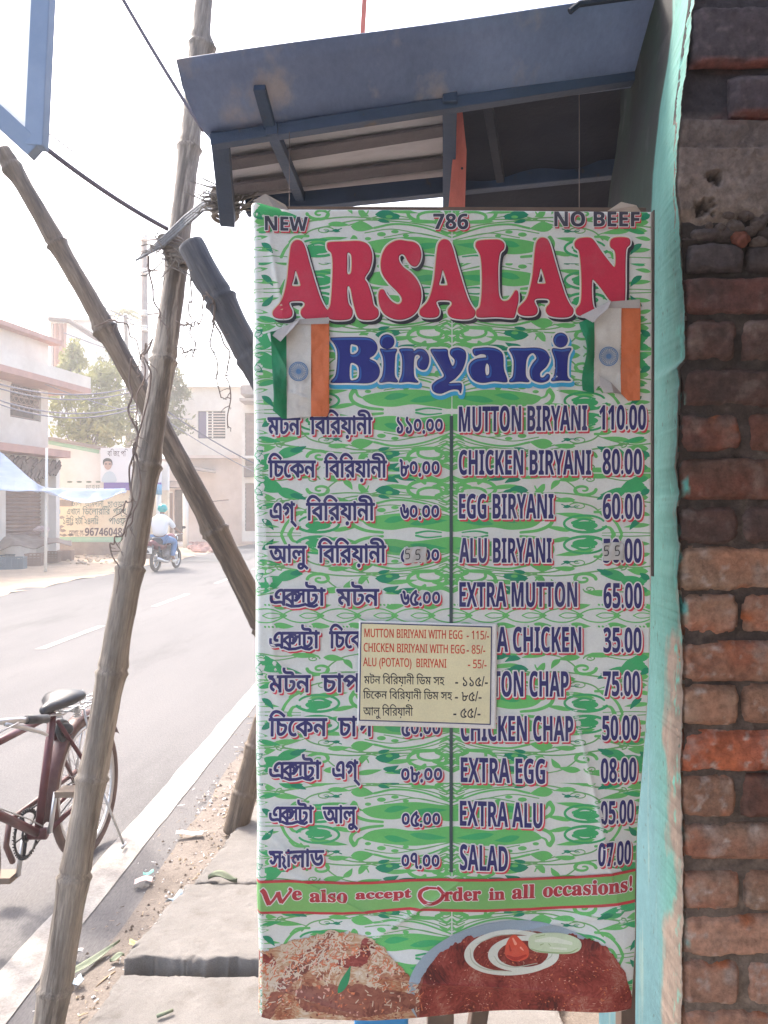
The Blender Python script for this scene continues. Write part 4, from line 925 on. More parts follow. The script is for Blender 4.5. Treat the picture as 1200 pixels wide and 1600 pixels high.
for k in range(5): a = 2*math.pi*k/5; b_.bar(cr, cr+Vector((math.cos(a)*.085, 0, math.sin(a)*.085)), .004, .012, (0, 1, 0))
b_.ring(cr, (0, 1, 0), .03, .006, 20, 4); part(b_, 'chainwheel', 'black', bike)
b_ = MB(); b_.bar(cr+Vector((.0, -.01, .0)), cr+Vector((.045, -.02, -.155)), .018, .012, (0, 1, 0)); part(b_, 'crank', 'steel', bike)
b_ = MB(); b_.bar(bb+Vector((.0, .05, .0)), bb+Vector((-.045, .06, .155)), .018, .012, (0, 1, 0)); part(b_, 'crank', 'steel', bike)
b_ = MB(); c1 = cr+Vector((.045, -.02, -.155)); b_.box(c1+Vector((-.04, -.10, -.012)), c1+Vector((.04, -.01, .012))); part(b_, 'pedal', 'rubber_brown', bike, False)
b_ = MB(); c1 = bb+Vector((-.045, .065, .155)); b_.box(c1+Vector((-.04, .01, -.012)), c1+Vector((.04, .10, .012))); part(b_, 'pedal', 'rubber_brown', bike, False)
b_ = MB()
for zz, r2 in ((.088, .03), (-.088, -.03)): b_.tube([cr+Vector((0, 0, zz)), ax0+Vector((0, -.05, r2))], .004, 5)
part(b_, 'chain', 'black', bike)
b_ = MB(); b_.tube([ax0+Vector((-.03, -.062, .06)), ax0+Vector((.2, -.068, .05)), bb+Vector((.09, -.066, .09)), bb+Vector((.12, -.066, 0)), bb+Vector((.08, -.066, -.08))], .012, 6); part(b_, 'chain_guard', 'fender', bike)
b_ = MB(); b_.tube([hd, hd+Vector((-.02, 0, .12))], .012, 8)
hb_ = [(-.02, 0, .12), (.04, .06, .125), (.03, .13, .135), (-.05, .175, .12), (-.15, .185, .095)]
for s in (-1, 1): b_.tube([hd+Vector((x, s*y, z)) for x, y, z in hb_], .0115, 8)
part(b_, 'handlebar', 'steel', bike)
for s in (-1, 1): 
    b_ = MB(); b_.tube([hd+Vector((-.10, s*.182, .108)), hd+Vector((-.22, s*.19, .08))], .017, 10); part(b_, 'grip', 'black', bike)
    b_ = MB(); b_.tube([hd+Vector((-.0, s*.16, .12)), hd+Vector((-.08, s*.18, .085)), hd+Vector((-.17, s*.19, .045)), hd+Vector((-.21, s*.195, .02))], [.008, .010, .009, .006], 6); part(b_, 'brake_lever', 'steel', bike)
b_ = MB(); zt = WR*2+.07
for y in (-.05, 0, .05): b_.tube([(.16, y, zt), (-.22, y, zt)], .004, 6)
for x in (.14, .06, -.02, -.10, -.18, -.22): b_.tube([(x, -.055, zt), (x, .055, zt)], .004, 6)
for s in (-1, 1): b_.tube([(-.16, s*.055, zt), (0, s*.065, WR)], .005, 6); b_.tube([(.10, s*.055, zt), (0, s*.065, WR)], .005, 6)
b_.ring((0, .0, zt+.03), (0, 1, 0), .03, .004, 14, 4); part(b_, 'carrier', 'steel', bike)
b_ = MB(); b_.tube([(0, .065, WR), (-.05, .14, .02)], .006, 6); b_.tube([(-.075, .14, .012), (-.025, .145, .012)], .008, 6); part(b_, 'kickstand', 'steel', bike)
b_ = MB()
b_.tube([Vector(v)+hd for v in ((-.02, .2, .12), (.1, .05, .05), (.05, .0, -.1))]+[bb+Vector((.1, .02, .1)), bb+Vector((0, .02, .03))], .003, 5); part(b_, 'brake_rod', 'steel', bike)
b_ = MB(); b_.ell(st+Vector((-.085, .0, -.09)), (.035, .045, .03)); b_.ring(st+Vector((-.09, .0, -.10)), (0, 1, .3), .045, .012, 18, 6); part(b_, 'frame_lock', 'black', bike)
bike.location = (-1.375, 3.60, .004); bike.rotation_euler = (R(3), 0, R(-95))
# ================================================================ STALL WALL: bricks, lintel, plastered jamb
def attr_mat(name, base, rough=.9, sc=70, bump=.9, var=.42, dist=.004, fine=150):
    """base colour from the 'tint' point attribute, broken up by two scales of noise"""
    m = bpy.data.materials.new(name); m.use_nodes = True; n = m.node_tree.nodes; l = m.node_tree.links; b = n['Principled BSDF']; b.inputs['Roughness'].default_value = rough
    at = n.new('ShaderNodeAttribute'); at.attribute_name = 'tint'; tc = n.new('ShaderNodeTexCoord')
    def noise(s):
        t = n.new('ShaderNodeTexNoise'); t.inputs['Scale'].default_value = s; t.inputs['Detail'].default_value = 8; t.inputs['Roughness'].default_value = .7; l.new(tc.outputs['Object'], t.inputs['Vector']); return t.outputs[0]
    r = n.new('ShaderNodeMapRange'); r.inputs[1].default_value = .3; r.inputs[2].default_value = .7; r.inputs[3].default_value = 1-var; r.inputs[4].default_value = 1+var; l.new(noise(sc), r.inputs[0])
    vm = n.new('ShaderNodeVectorMath'); vm.operation = 'SCALE'; l.new(at.outputs['Color'], vm.inputs[0]); l.new(r.outputs[0], vm.inputs['Scale'])
    l.new(vm.outputs[0], b.inputs['Base Color'])
    bp = n.new('ShaderNodeBump'); bp.inputs['Strength'].default_value = bump; bp.inputs['Distance'].default_value = dist; l.new(noise(fine), bp.inputs['Height']); l.new(bp.outputs[0], b.inputs['Normal'])
    return m
M['masonry'] = attr_mat('masonry', None)
M['plaster'] = attr_mat('painted_plaster', None, .85, 40, .35, .12, .0015, 260)
def set_tint(o, T):
    a = o.data.color_attributes.new('tint', 'FLOAT_COLOR', 'POINT'); T4 = np.concatenate([T, np.ones((len(T), 1))], 1); a.data.foreach_set('color', T4.ravel())
def mixc(A, B, t): t = np.clip(t, 0, 1)[:, None]; return np.asarray(A)*(1-t)+np.asarray(B)*t
bw = empty('brick_wall', (.46, 1.2, 0), 'old exposed red brick wall with turquoise plastered edge beside the banner', 'wall')
WYB = 1.195
def px_edge(tab, y):
    return np.interp(y, [t[0] for t in tab], [t[1] for t in tab])
FR = [(-60, 1092), (0, 1085), (50, 1078), (100, 1073), (150, 1066), (190, 1062), (250, 1057), (300, 1055), (350, 1062), (400, 1064), (430, 1066), (480, 1069), (560, 1070), (575, 1057), (600, 1062), (650, 1058), (700, 1057), (730, 1054), (770, 1062), (800, 1056), (860, 1062), (900, 1058), (1000, 1066), (1100, 1066), (1200, 1063), (1300, 1066), (1400, 1068), (1500, 1066), (1640, 1065)]
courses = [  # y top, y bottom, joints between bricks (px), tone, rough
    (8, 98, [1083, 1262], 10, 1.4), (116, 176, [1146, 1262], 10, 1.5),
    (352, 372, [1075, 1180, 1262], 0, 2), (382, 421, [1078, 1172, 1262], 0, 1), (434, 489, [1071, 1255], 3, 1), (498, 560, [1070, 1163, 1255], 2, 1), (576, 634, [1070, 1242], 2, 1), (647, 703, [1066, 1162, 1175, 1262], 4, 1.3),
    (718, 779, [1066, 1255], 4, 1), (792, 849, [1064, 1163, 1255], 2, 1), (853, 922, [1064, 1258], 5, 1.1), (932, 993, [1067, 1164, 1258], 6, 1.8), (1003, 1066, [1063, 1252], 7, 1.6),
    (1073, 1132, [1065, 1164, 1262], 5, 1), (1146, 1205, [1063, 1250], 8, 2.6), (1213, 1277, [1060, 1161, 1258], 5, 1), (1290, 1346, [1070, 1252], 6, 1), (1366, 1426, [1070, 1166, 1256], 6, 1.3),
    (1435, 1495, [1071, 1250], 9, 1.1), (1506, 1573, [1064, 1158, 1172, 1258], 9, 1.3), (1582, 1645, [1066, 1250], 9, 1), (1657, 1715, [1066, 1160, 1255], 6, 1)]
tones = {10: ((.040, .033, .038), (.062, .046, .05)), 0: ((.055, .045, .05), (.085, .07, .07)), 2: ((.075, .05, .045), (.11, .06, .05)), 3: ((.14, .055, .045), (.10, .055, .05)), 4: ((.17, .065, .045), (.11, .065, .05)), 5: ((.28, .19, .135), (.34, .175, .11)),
         6: ((.38, .15, .09), (.31, .20, .14)), 7: ((.34, .13, .075), (.34, .20, .135)), 8: ((.46, .13, .055), (.34, .11, .065)), 9: ((.37, .23, .165), (.42, .22, .145))}  # brick colours with light falloff painted in: dark top courses, pale lower ones
def brick(px0, px1, py0, py1, tone, rough, seed):
    x0, x1 = (px0-600)/F*WYB, (px1-600)/F*WYB; z0, z1 = H-(py1-800)/F*WYB, H-(py0-800)/F*WYB
    y_m = (py0+py1)/2; fx_ = float(np.interp(y_m, [t[0] for t in FR], [t[1] for t in FR]))+1.5; first = px0 < 1090; px0 = max(px0, fx_) if first else px0; py0 -= 1.5; py1 += 1.5; x0 = (px0-600)/F*WYB; z0, z1 = H-(py1-800)/F*WYB, H-(py0-800)/F*WYB
    st_ = .0030; nu = max(8, int((x1-x0)/st_)); nv = max(6, int((z1-z0)/st_)); u = np.linspace(0, 1, nu); v = np.linspace(0, 1, nv); U, W_ = np.meshgrid(u, v, indexing='ij')
    X = x0+(x1-x0)*U; Z = z0+(z1-z0)*W_
    ed = np.minimum(np.minimum(X-x0, x1-X), np.minimum(Z-z0, z1-Z)); ed = ed+.0034*vnoise(X*70, Z*70, seed)*1.2+.0045*vnoise(X*22, Z*22, seed+20, 2)-.0012
    cx = np.minimum(X-x0, x1-X); cz = np.minimum(Z-z0, z1-Z); corner = np.clip(1-np.hypot(cx, cz)/.016, 0, 1)
    Y = WYB+.010*np.clip(1-ed/.007, 0, 1)**2+.010*corner+rough*(.0018*vnoise(X*28, Z*28, seed+1)+.0007*vnoise(X*110, Z*110, seed+2))+.0022*vnoise(X*9, Z*9, seed+6, 2)
    if rough > 1.5: Y += .006*np.clip(vnoise(X*22, Z*30, seed+8, 3)*1.8, 0, 1)
    jx = .0022*vnoise(Z*30, X*0, seed+3)*(U < .1)+.002*vnoise(Z*30, X*0, seed+4)*(U > .9); jz = .0022*vnoise(X*26, Z*0, seed+5)*((W_ < .12)|(W_ > .88))
    V = np.stack([X+jx, Y, Z+jz], 2).reshape(-1, 3); x, z = X.ravel(), Z.ravel()
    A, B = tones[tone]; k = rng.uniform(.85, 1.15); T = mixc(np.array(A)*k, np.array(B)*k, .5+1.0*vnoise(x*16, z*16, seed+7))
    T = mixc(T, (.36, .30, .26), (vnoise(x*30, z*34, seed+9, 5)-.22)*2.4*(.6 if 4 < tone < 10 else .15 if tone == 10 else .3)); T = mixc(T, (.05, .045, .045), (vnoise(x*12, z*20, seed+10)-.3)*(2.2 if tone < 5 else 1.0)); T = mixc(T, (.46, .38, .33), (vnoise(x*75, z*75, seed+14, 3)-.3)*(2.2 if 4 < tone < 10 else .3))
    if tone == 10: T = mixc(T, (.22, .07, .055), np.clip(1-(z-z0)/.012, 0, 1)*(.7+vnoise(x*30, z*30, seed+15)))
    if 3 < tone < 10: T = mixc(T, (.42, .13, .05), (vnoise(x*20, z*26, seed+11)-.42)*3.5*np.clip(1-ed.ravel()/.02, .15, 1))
    dust = np.clip(1-(z-z0)/(.25*(z1-z0)), 0, 1)*0
    T = mixc(T, (.12, .40, .36), ((vnoise(x*50, z*26, seed+12)-.05)*3-(x-.462)*90)*(x < .49))
    f = grid_faces(nu, nv); ringi = [i*nv for i in range(nu)]+[(nu-1)*nv+j for j in range(1, nv)]+[i*nv+nv-1 for i in range(nu-2, -1, -1)]+[j for j in range(nv-2, 0, -1)]
    Vb = V[ringi].copy(); Vb[:, 1] = WYB+(.016 if first else .045); k0 = len(V); f += [(ringi[(i+1) % len(ringi)], ringi[i], k0+i, k0+(i+1) % len(ringi)) for i in range(len(ringi))]
    o = np_mesh('brick', np.concatenate([V, Vb]), f, M['masonry'], bw); set_tint(o, np.concatenate([T, T[ringi]*.8])); return o
sd = 100
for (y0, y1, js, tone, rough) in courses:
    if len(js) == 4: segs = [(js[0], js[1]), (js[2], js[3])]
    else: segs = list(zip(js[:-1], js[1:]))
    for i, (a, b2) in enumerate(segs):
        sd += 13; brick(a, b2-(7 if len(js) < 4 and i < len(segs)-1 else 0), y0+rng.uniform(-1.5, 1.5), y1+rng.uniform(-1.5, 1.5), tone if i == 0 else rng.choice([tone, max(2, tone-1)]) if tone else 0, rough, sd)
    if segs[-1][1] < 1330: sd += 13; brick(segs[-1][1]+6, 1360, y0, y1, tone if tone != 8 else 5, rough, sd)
    for q in range(2): pass
# mortar bed behind the bricks, rough
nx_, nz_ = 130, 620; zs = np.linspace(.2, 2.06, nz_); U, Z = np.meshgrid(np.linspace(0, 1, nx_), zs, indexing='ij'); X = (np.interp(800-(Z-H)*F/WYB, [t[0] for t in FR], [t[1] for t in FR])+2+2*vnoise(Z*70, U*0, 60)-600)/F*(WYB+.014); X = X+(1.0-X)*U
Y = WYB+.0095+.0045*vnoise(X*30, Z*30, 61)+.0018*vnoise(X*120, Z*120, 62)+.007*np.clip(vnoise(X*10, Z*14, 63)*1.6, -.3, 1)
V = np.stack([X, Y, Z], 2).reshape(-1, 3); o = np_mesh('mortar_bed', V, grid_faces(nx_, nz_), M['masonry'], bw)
T = mixc((.10, .075, .065), (.06, .047, .042), .5+vnoise(V[:, 0]*14, V[:, 2]*14, 64)); T = mixc(T, (.20, .16, .13), (vnoise(V[:, 0]*40, V[:, 2]*40, 65)-.2)*2); T = mixc(T, (.30, .235, .18), (1.35-V[:, 2])*1.1); T = mixc(T, (.05, .043, .042), (V[:, 2]-1.55)*2.2); set_tint(o, T)  # light falloff painted into the mortar too: darker high up, paler low down
b_ = MB(); b_.box((.57, WYB+.05, .0), (2.6, 1.66, 3.1)); b_.box((.74, 1.662, .0), (2.6, 6.0, 3.1)); b_.build('wall_core', M['grey_plinth'], bw)
# concrete lintel block above the bricks
nx_, nz_ = 180, 200; xs = np.linspace(0, 1, nx_); zs = np.linspace(0, 1, nz_); U, W_ = np.meshgrid(xs, zs, indexing='ij')
py = 372-W_*(372+70); fe = px_edge(FR, py); px = fe+(1400-fe)*U
X = (px-600)/F*WYB; Z = H-(py-800)/F*WYB
X += .004*vnoise(X*60, Z*60, 71)*(U > .02)
band = np.where(py > 228, 0, .008)+np.where(py < 182, .012, 0)
Y = WYB+.002+band+.006*vnoise(X*12, Z*12, 72)+.0022*vnoise(X*70, Z*70, 73)+.010*np.clip(1-U/.02, 0, 1)**2
hole = np.zeros_like(X)
for (hx, hy, hr, dp) in ((1120, 276, 12, .013), (1102, 325, 15, .016), (1165, 345, 10, .012)):
    cx, cz = (hx-600)/F*WYB, H-(hy-800)/F*WYB; d = np.hypot((X-cx), (Z-cz)*1.3)/(hr/F*WYB)+1.1*vnoise(X*130, Z*130, 74, 4); hole = np.maximum(hole, np.clip(1.3-d, 0, 1)); Y += dp*np.clip(1.3-d, 0, 1)
low = np.clip((py-325)/40, 0, 1); Y += low*(.010*vnoise(X*34, Z*34, 75, 3)+.010)
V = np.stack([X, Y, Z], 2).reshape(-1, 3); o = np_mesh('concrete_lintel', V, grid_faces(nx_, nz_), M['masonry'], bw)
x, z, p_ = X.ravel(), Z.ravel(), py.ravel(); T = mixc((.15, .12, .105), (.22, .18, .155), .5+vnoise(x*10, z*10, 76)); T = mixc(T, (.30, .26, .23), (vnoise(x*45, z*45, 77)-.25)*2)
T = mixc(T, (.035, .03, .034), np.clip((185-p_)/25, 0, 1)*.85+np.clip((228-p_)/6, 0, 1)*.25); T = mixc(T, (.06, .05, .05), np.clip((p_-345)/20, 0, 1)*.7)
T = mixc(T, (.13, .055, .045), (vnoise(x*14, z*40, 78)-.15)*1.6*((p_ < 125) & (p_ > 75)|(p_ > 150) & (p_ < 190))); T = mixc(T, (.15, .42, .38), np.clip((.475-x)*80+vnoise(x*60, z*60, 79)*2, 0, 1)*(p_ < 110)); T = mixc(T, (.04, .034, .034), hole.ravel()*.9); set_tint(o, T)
# broken aggregate under the lintel
for k, (ax_, ay_, rr_) in enumerate([(1150, 352, 14), (1168, 336, 11), (1185, 350, 12), (1160, 372, 16), (1188, 378, 13), (1140, 335, 8), (1176, 360, 11), (1128, 355, 9), (1198, 340, 10), (1110, 352, 7)]):
    bm = bmesh.new(); bmesh.ops.create_icosphere(bm, subdivisions=3, radius=1)
    for v in bm.verts:
        nn = float(vnoise(np.array(v.co.x*1.7+k), np.array(v.co.z*1.7+v.co.y), 80+k, 3)); v.co *= (1+.45*nn)
    me = bpy.data.meshes.new('broken_chip'); bm.to_mesh(me); bm.free(); o = link('broken_chip', me, M['masonry'], bw); r_ = rr_/F*WYB
    o.scale = (r_, r_*.7, r_*.8); o.location = bw.matrix_basis @ Vector((0, 0, 0)) if False else o.location
    o.matrix_parent_inverse = Matrix(); o.location = Vector(((ax_-600)/F*WYB, WYB+.004, H-(ay_-800)/F*WYB))-Vector(bw.location)
    T = np.tile(np.array([[.16, .125, .11]]) if k != 3 else np.array([[.26, .09, .06]]), (len(me.vertices), 1))*rng.uniform(.8, 1.2, (len(me.vertices), 1)); set_tint(o, T)
# turquoise plastered jamb running back from the brick face
nu, nv = 150, 1000; U, W_ = np.meshgrid(np.linspace(0, 1, nu), np.linspace(0, 1, nv), indexing='ij'); py = -400+W_*2815
fe = px_edge(FR, py)+1.3*vnoise(py/19, py*0, 90, 2)+1.2*vnoise(py/3.1, py*0, 95, 2); Xf = (fe-600)/F*WYB
Zf = H-(py-800)/F*WYB
LB = [(-70, 1052), (0, 1044), (40, 1038), (80, 1032), (200, 1021), (330, 1016), (500, 1013), (1640, 1011)]
le = px_edge(LB, py); Yk = 1.36; Xk = (le-600)/F*Yk
Yb = 1.70; Xb = Xk+(.0)*U
u1 = .62                                                 # U beyond this runs deeper into the stall
t1 = np.clip(U/u1, 0, 1); t2 = np.clip((U-u1)/(1-u1), 0, 1)
X = Xf+(Xk-Xf)*t1**1.25+.010*t2; Y = WYB+(Yk-WYB)*t1+(Yb-Yk)*t2
zz = Zf
X = X+.0005*vnoise(Y*40, zz*14, 91)+.0003*vnoise(Y*200, zz*200, 92); edge = np.clip(1-t1/.10, 0, 1)
Y = Y-.000; X = X+.0015*edge*vnoise(Y*90, zz*60, 93)
V = np.stack([X, Y, zz], 2).reshape(-1, 3)
o = np_mesh('plastered_jamb', V, grid_faces(nu, nv), M['plaster'], bw)
y_, z_, p_, t_ = Y.ravel(), zz.ravel(), py.ravel(), t1.ravel(); tt2 = t2.ravel()
teal = mixc((.075, .225, .198), (.095, .255, .225), .5+vnoise(y_*30, z_*6, 94))
teal = mixc(teal, (.09, .195, .22), (p_-900)/500*np.clip(t_-.3, 0, 1)*2)
n1 = vnoise(y_*34, z_*16, 96, 5)
wid = np.interp(p_, [0, 700, 850, 930, 1010, 1200, 1330, 1400, 1440, 1500, 1640], [-.1, -.02, .02, .10, .40, .50, .42, .22, .30, .55, .62])
bare = (wid-t_)*6+n1*1.6
T = mixc(teal, mixc((.19, .145, .12), (.26, .20, .165), .5+vnoise(y_*60, z_*60, 97)), bare)
T = mixc(T, (.10, .36, .30), (vnoise(y_*70, z_*40, 98, 4)-.25)*2.5*(t_ < .22)*(p_ > 400))
T = mixc(T, (.09, .075, .065), ((.014-t_)*90+vnoise(y_*90, z_*60, 99)*1.0)*.8)
T = mixc(T, (.20, .28, .25), (vnoise(y_*50, z_*3, 101, 4)-.25)*2.2*np.clip(t_-.4, 0, 1)*2)
T = mixc(T, (.06, .10, .09), (vnoise(y_*200, z_*90, 103, 2)-.62)*6)
moss_shade = mixc((.014, .014, .015), (.014, .026, .018), .5+1.4*vnoise(y_*16, z_*8, 102)); moss_shade = mixc(moss_shade, (.05, .05, .048), (vnoise(y_*30, z_*14, 104)-.4)*3)  # mossy worn plaster with the shade of the deep upper part painted in
T = mixc(T, moss_shade, np.clip(tt2*60, 0, 1)*np.clip((p_ < 700)*1.0, 0, 1)); set_tint(o, T)

# ================================================================ CANOPY
M['blue_frame'] = mat('blue_painted_steel', (.028, .052, .105), .6, (.018, .036, .07), 7, bump=.2, bsc=60, col3=(.06, .045, .04), sc3=14, lo3=.62)
M['asbestos'] = mat('corrugated_cement_sheet', (.50, .47, .49), .9, (.38, .355, .37), 3, bump=.35, bsc=60, stretch=(1, 3, 3))
M['fibreglass'] = mat('blue_fascia_sheet', (.19, .225, .31), .55, (.13, .16, .235), 4, transl=.40, bump=.15, bsc=12, stretch=(1, .6, .6), col3=(.28, .26, .27), sc3=7, lo3=.56, hi3=.7, grain=.1, gsc=80)
M['dark_sheet'] = mat('dark_tarpaulin', (.008, .012, .026), .85, (.012, .017, .032), 5, bump=.3, bsc=20)
M['batten'] = mat('weathered_batten', (.13, .115, .125), .9, (.09, .08, .09), 8, bump=.4, bsc=50)
M['redwood'] = mat('red_painted_wood', (.50, .13, .10), .8, (.38, .10, .08), 10, bump=.4, bsc=60, stretch=(3, 3, .6))
can = empty('stall_canopy', (.2, 1.8, 2.4), 'low blue framed canopy with grey corrugated sheet seen from below, above the banner', 'canopy')
def canpt(px, py, Y): return P(px, py, Y)
# fascia sheet with ragged left edge
tl_ = [(275, 92), (281, 118), (284, 133), (291, 152), (300, 172), (309, 190), (318, 203), (328, 214)]
V = []; nu, nv = 60, 8
for i in range(nu):
    for j in range(nv):
        v = j/(nv-1); q = v*7; k = min(6, int(q)); fr_ = q-k; lx = tl_[k][0]*(1-fr_)+tl_[k+1][0]*fr_; ly = tl_[k][1]*(1-fr_)+tl_[k+1][1]*fr_
        u = i/(nu-1); rx = 1060-30*v; ry = -18+148*v*1.0
        px = lx+(rx-lx)*u; py = ly+(ry-ly)*u; Yd = 1.45+.17*v+.0*u; w_ = P(px, py, Yd); w_.z += .0012*math.sin(u*9+v*4); V.append(w_)
b_ = MB(); b_.add(V, grid_faces(nu, nv)); o = b_.build('fascia_sheet', M['fibreglass'], can, True); o.modifiers.new('thickness', 'SOLIDIFY').thickness = .004
for k in range(9):
    q = MB(); q.ell(P(350+72*k, 198-14.3*k+(-18+0*k)*.2, 1.60)+Vector((0, -.006, 0)), (.005, .003, .005), 8, 5); q.build('nail_head', M['rust'], can, True)
# corrugated cement underside: ridges run with the picture's long direction
V = []; nu, nv = 30, 120
for i in range(nu):
    for j in range(nv):
        u, v = i/(nu-1), j/(nv-1); px = (330+28*v)+(715-(330+28*v))*u; py = 208+(320-208)*v+((148-208)*(1-v)+(286-320)*v)*u
        w_ = P(px, py, 1.615+.42*v); wv = math.cos(2*math.pi*(v*3.6+.12)); wv = math.copysign(abs(wv)**.6, wv); w_.z += .007*wv+.012; V.append(w_)
b_ = MB(); b_.add(V, grid_faces(nu, nv)); o = b_.build('corrugated_sheet', M['asbestos'], can, True); o.modifiers.new('thickness', 'SOLIDIFY').thickness = -.006
def beam(name, a, b2, wd, th, m='blue_frame', up=(0, 0, 1)): q = MB(); q.bar(P(*a), P(*b2), wd, th, up); return q.build(name, M[m], can, False, .002)
for (la, lb, ra, rb) in ((249, 266, 190, 213), (291, 304, 243, 262)):
    beam('batten', (352, (la+lb)/2, 1.64+.0034*(la-208)), (705, (ra+rb)/2, 1.64+.0034*(la-208)), .052 if la < 260 else .06, .008, 'batten')
beam('front_beam', (330, 222, 1.60), (1010, 118, 1.60), .026, .024)
beam('rear_beam', (385, 324, 2.0), (985, 262, 1.95), .03, .042)
beam('cross_bar', (405, 136, 1.50), (424, 205, 1.60), .024, .014)
beam('cross_bar', (424, 200, 1.58), (470, 310, 1.99), .024, .024)
beam('cross_bar', (703, 150, 1.58), (701, 325, 1.98), .030, .024)
beam('corner_post', (343, 205, 1.60), (356, 345, 1.90), .036, .036, up=(1, 0, 0))
beam('cross_bar', (760, 150, 1.60), (782, 280, 1.9), .02, .02, 'dark_sheet')
# dark sheet closing the right part, above and behind the beam
V = []; nu, nv = 40, 40
for i in range(nu):
    for j in range(nv):
        u, v = i/(nu-1), j/(nv-1); px = 716+(1030-716)*u; py = 135-25*u+(350-135+25*u)*v; w_ = P(px, py, 1.66+.42*v+.05*u); w_.y += .012*math.sin(u*16+v*3)+.008*math.sin(v*21+u*5); V.append(w_)
b_ = MB(); b_.add(V, grid_faces(nu, nv)); o = b_.build('dark_lining', M['dark_sheet'], can, True); o.modifiers.new('thickness', 'SOLIDIFY').thickness = -.003
# roof decking above everything so the stall is shaded
b_ = MB(); b_.add([Vector((-.36, 1.64, 2.475)), Vector((1.9, 1.64, 2.68)), Vector((1.9, 2.4, 2.85)), Vector((-.35, 2.3, 2.62)), Vector((-.36, 1.64, 2.485)), Vector((1.9, 1.64, 2.69)), Vector((1.9, 2.4, 2.86)), Vector((-.35, 2.3, 2.63))], [(0, 1, 2, 3), (7, 6, 5, 4), (0, 4, 5, 1), (1, 5, 6, 2), (2, 6, 7, 3), (3, 7, 4, 0)])
b_.build('roof_decking', M['blue_frame'], can)
b_ = MB(); b_.tube([P(890, 18, 1.44), P(905, 6, 1.44), P(1100, -20, 1.44)], .006, 6); b_.build('edge_pipe', M['dark_sheet'], can)
q = MB(); a = P(719, 160, 1.72); c2 = P(712, 345, 1.80)
q.add([P(713, 150, 1.72), P(720, 150, 1.72), P(729, 235, 1.76), P(726, 345, 1.82), P(700, 345, 1.82), P(708, 240, 1.76)]+[v+Vector((0, .02, 0)) for v in (P(713, 150, 1.72), P(720, 150, 1.72), P(729, 235, 1.76), P(726, 345, 1.82), P(700, 345, 1.82), P(708, 240, 1.76))],
      [(0, 1, 2, 3, 4, 5), (11, 10, 9, 8, 7, 6)]+[(i, i+6, (i+1) % 6+6, (i+1) % 6) for i in range(6)])
red = q.build('red_slat', M['redwood']); tag(red, 'red painted wooden slat standing between the canopy beams above 786', 'slat')
q = MB(); q.ell(P(722, 263, 1.762), (.003, .002, .003), 8, 5); q.build('nail_head', M['dark_sheet'], red)
q = MB(); q.bar(P(572, -40, 5), P(566, 60, 5), .03, .03); tag(q.build('flag_stick', M['redwood']), 'thin reddish stick rising above the canopy roof', 'stick')

# added wall and roof outside the picture, put there to shade banner and bricks
sb = empty('added_shade_block', (1.2, -1.5, 0), 'added wall and roof outside the picture that shade the banner', 'building')
b_ = MB(); b_.box((.95, -3.2, 0), (1.25, 1.19, 3.4)); b_.build('added_shade_wall', M['grey_plinth'], sb)
b_ = MB(); b_.box((-.42, -3.2, 2.31), (2.2, .95, 2.34)); b_.build('added_shade_roof', M['dark_sheet'], sb)

# sign frame at the upper left
M['sign_blue'] = mat('sign_frame_blue_grey', (.20, .27, .38), .6, (.26, .33, .44), 5, bump=.1)
sf = empty('sign_frame', P(60, 150, 1.5), 'hazy blue grey corner of a hanging sign frame at the upper left', 'sign')
cA = P(57, 232, 1.5); uU = (P(66, -60, 1.5)-P(52, 236, 1.5)).normalized()*1.25; uR = (P(-60, 112, 1.48)-P(60, 222, 1.5)).normalized()*1.3
for a_, d_ in ((cA, uU), (cA+uR, uU)): q = MB(); q.bar(a_, a_+d_, .036, .03, (0, 1, 0)); q.build('frame_upright', M['sign_blue'], sf, False, .002)
for a_, d_ in ((cA+Vector((0, .004, -.004)), uR), (cA+uU, uR)): q = MB(); q.bar(a_, a_+d_, .036, .034, (0, 1, 0)); q.build('frame_rail', M['sign_blue'], sf, False, .002)
q = MB(); q.bar(cA+uU, Vector((1.0, 1.1, 3.25)), .04, .04); q.build('hanging_bracket', M['sign_blue'], sf, False, .002)
q = MB(); fq = [cA+uU+Vector((0, .012, 0)), cA+uU+uR+Vector((0, .012, 0)), cA+uR+Vector((0, .012, 0)), cA+Vector((0, .012, 0))]; q.add(fq+[v+Vector((0, .006, 0)) for v in fq], [(0, 1, 2, 3), (7, 6, 5, 4), (0, 4, 5, 1), (1, 5, 6, 2), (2, 6, 7, 3), (3, 7, 4, 0)])
q.build('sign_face', mat('sign_face', (.75, .78, .80), .5, transl=.6), sf)

# things glimpsed under the banner's lower hem
M['bluebox'] = mat('bright_blue_plastic', (.03, .22, .48), .5); M['wood_dark'] = mat('dark_wood', (.09, .06, .045), .8, (.13, .09, .07), 12)
q = MB(); q.box((-.055, 1.42, .075), (.045, 1.6, .72)); tag(q.build('blue_box', M['bluebox'], bevel=.006), 'bright blue box corner peeping under the banner hem near its middle', 'box')
q = MB(); q.bar((.085, 1.3, 0), (.10, 1.34, .88), .045, .03, (0, 1, 0)); q.bar((.04, 1.30, .0), (.19, 1.40, .80), .03, .03, (0, 1, 0)); tag(q.build('wooden_trestle', M['wood_dark'], bevel=.002), 'dark wooden trestle behind the lower hem of the banner', 'trestle')
